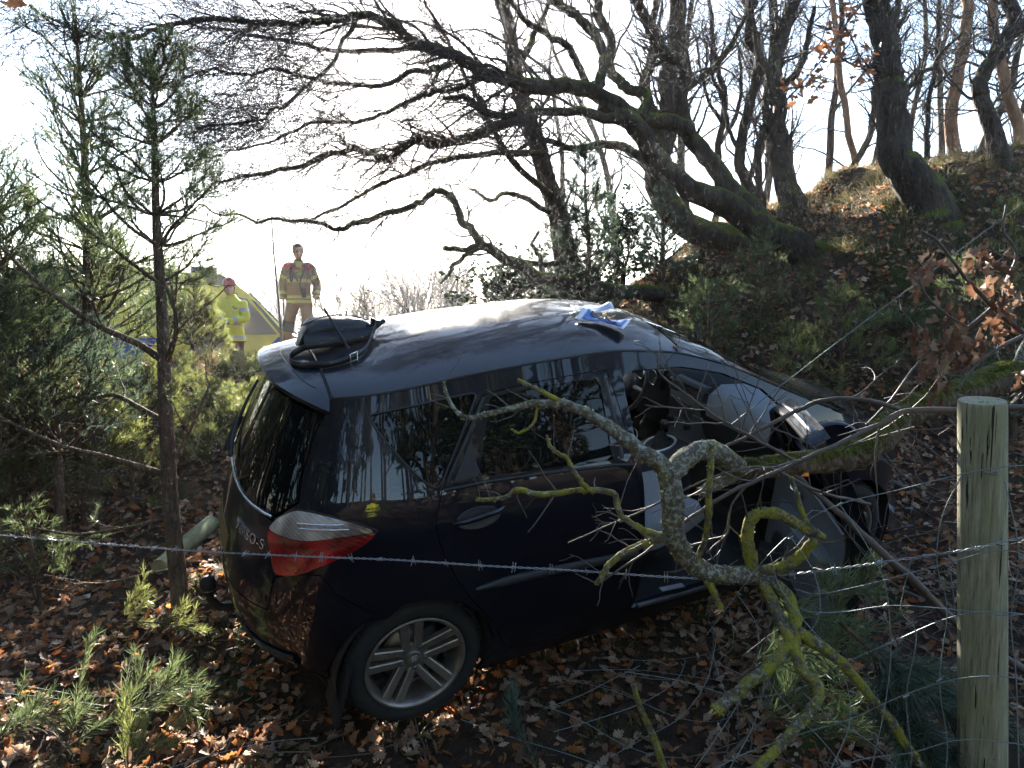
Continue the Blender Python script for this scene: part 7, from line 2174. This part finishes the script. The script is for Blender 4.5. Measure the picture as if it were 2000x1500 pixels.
for P in ([(-.10,-.115,1.47),(-.09,-.158,1.36),(-.04,-.168,1.27),(0,-.165,1.20)], [(.10,-.115,1.47),(.09,-.158,1.36),(.05,-.168,1.27),(.03,-.165,1.15),(.06,-.168,.98)], [(-.12,-.11,1.44),(-.125,-.16,1.30),(-.11,-.168,1.20),(-.09,-.168,1.24),(-.10,-.16,1.36)]):
    P, r = smooth_path(np.array(P) * k, np.full(len(P), .011), 4); MB().tube(P, r, 7).build('harness_strap', M_BLACK, FF)
mb = MB(); mb.box(np.array((.09, -.18, 1.02)) * k, (.07, .04, .16)); mb.build('radio', M_BLACK, FF, False)
mb = MB(); mb.tube(np.array([(-.24,-.13,.86),(-.235,-.13,.45),(-.225,-.12,.05)]) * k, .012, 8); mb.build('tool_handle', M_BLACK, FF)

# paramedic in yellow
pl_ = at(458, 765, 10.9); pl_ = gpt(pl_[0], pl_[1])
pz = at(458, 548, 10.9)[2] - pl_[2]
PJ = dict(head=(.0, -.06, 1.69), neck=(0, -.01, 1.54), sh_l=(.185,0,1.44), el_l=(.27,-.05,1.16), wr_l=(.06,-.27,1.09), hd_l=(-.03,-.31,1.11), sh_r=(-.185,0,1.44), el_r=(-.26,-.06,1.17), wr_r=(-.09,-.27,1.12), hd_r=(.0,-.30,1.13),
          hip_l=(.095,0,.90), kn_l=(.11,-.03,.50), an_l=(.12,.02,.09), hip_r=(-.095,0,.90), kn_r=(-.11,-.03,.50), an_r=(-.12,.02,.09), turn=(0,0,0))
PM, J, Th, k, prof = person(pl_, R(-6), 'helmeted person in a fluorescent yellow jacket with blue gloves by the ambulance', max(1.6, min(1.95, pz)), PJ,
    dict(turn=.35, nod=.22, trouser=M_TANT, knee=M_NAVY, jacket=M_HIVIS, band=M_SILV, bands=((.83, .025), (1.06, .02)), long=True, curl=1.0), 8)
h = MB(); h.loft([Th(ring((0, .012, z), rx, ry, 22)) for z, rx, ry in ((.030,.102,.126),(.045,.100,.124),(.085,.098,.120),(.120,.084,.104),(.148,.056,.072),(.160,.02,.026))]); h.build('helmet', M_REDH, PM)
h = MB(); h.loft([Th(ring((0, .012, z), rx, ry, 22)) for z, rx, ry in ((.034,.106,.130),(.052,.105,.129))], False); h.build('helmet_rim', M_BLACK, PM)
h = MB(); h.box(Th([(0, -.10, .13)])[0], (.045, .03, .035)); h.build('helmet_lamp', M_BLACK, PM, False)
h = MB(); h.tube(Th([(-.076,-.01,.03),(-.068,-.03,-.06),(-.03,-.06,-.108),(.03,-.06,-.108),(.068,-.03,-.06),(.076,-.01,.03)]), .006, 6); h.build('chin_strap', M_BLACK, PM)
for e, wr, hd in ((1, J['wr_l'], J['hd_l']),):
    g_ = MB(); d_ = unit(hd - wr); g_.tube(np.array([wr - d_ * .04, wr, wr + d_ * .05, wr + d_ * .11]), [.036, .040, .050, .036], 12); hand(g_, wr, hd - wr, 1, 1.0); fuse(g_.build('glove', M_GLOVE, PM), .009, 2)
MB().loft([ring((0, 0, z * k), rx * k, ry * k, 24) for z, rx, ry in ((.74,.232,.172),(.765,.232,.172))], False).build('red_hem', M_REDC, PM)
MB().tube(np.array([(.09,-.135,1.36),(.12,-.145,1.33),(.165,-.13,1.33)]) * k, .010, 6).build('pocket_trim', M_BLACK, PM)
MB().tube(np.array([(.205,-.06,1.30),(.21,-.07,1.2),(.205,-.075,1.1)]) * k, .012, 6).build('red_tab', M_REDC, PM)

# the photographer, out of view, stands just behind the camera and shows as a yellow glint in the rear wing
QJ = dict(PJ)
pb = gpt(-.25, -.75)
person(pb, math.pi, 'person in a yellow jacket standing behind the camera', 1.78, QJ, dict(turn=.0, nod=.1, trouser=M_NAVY, knee=M_NAVY, jacket=M_HIVIS, band=M_SILV, bands=((.83, .025), (1.06, .02)), long=True, curl=.6), 12)

# ================================================================== HAZE
hz = MB(); hz.box((0, 650, 8.5), (2800, 2900, 23))
HAZE = hz.build('haze', None, smooth=False)
t = NT('thin_sunlit_haze')
pv = t.n('ShaderNodeVolumePrincipled', Density=.0009, Anisotropy=.72)
pv.inputs['Color'].default_value = (.96, .97, 1, 1)
t.l(pv.outputs[0], t.out.inputs['Volume'])
t.t.nodes.remove(t.b)
HAZE.data.materials.append(t.m)
tag(HAZE, 'thin sunlit winter haze', 'haze', kind='stuff')
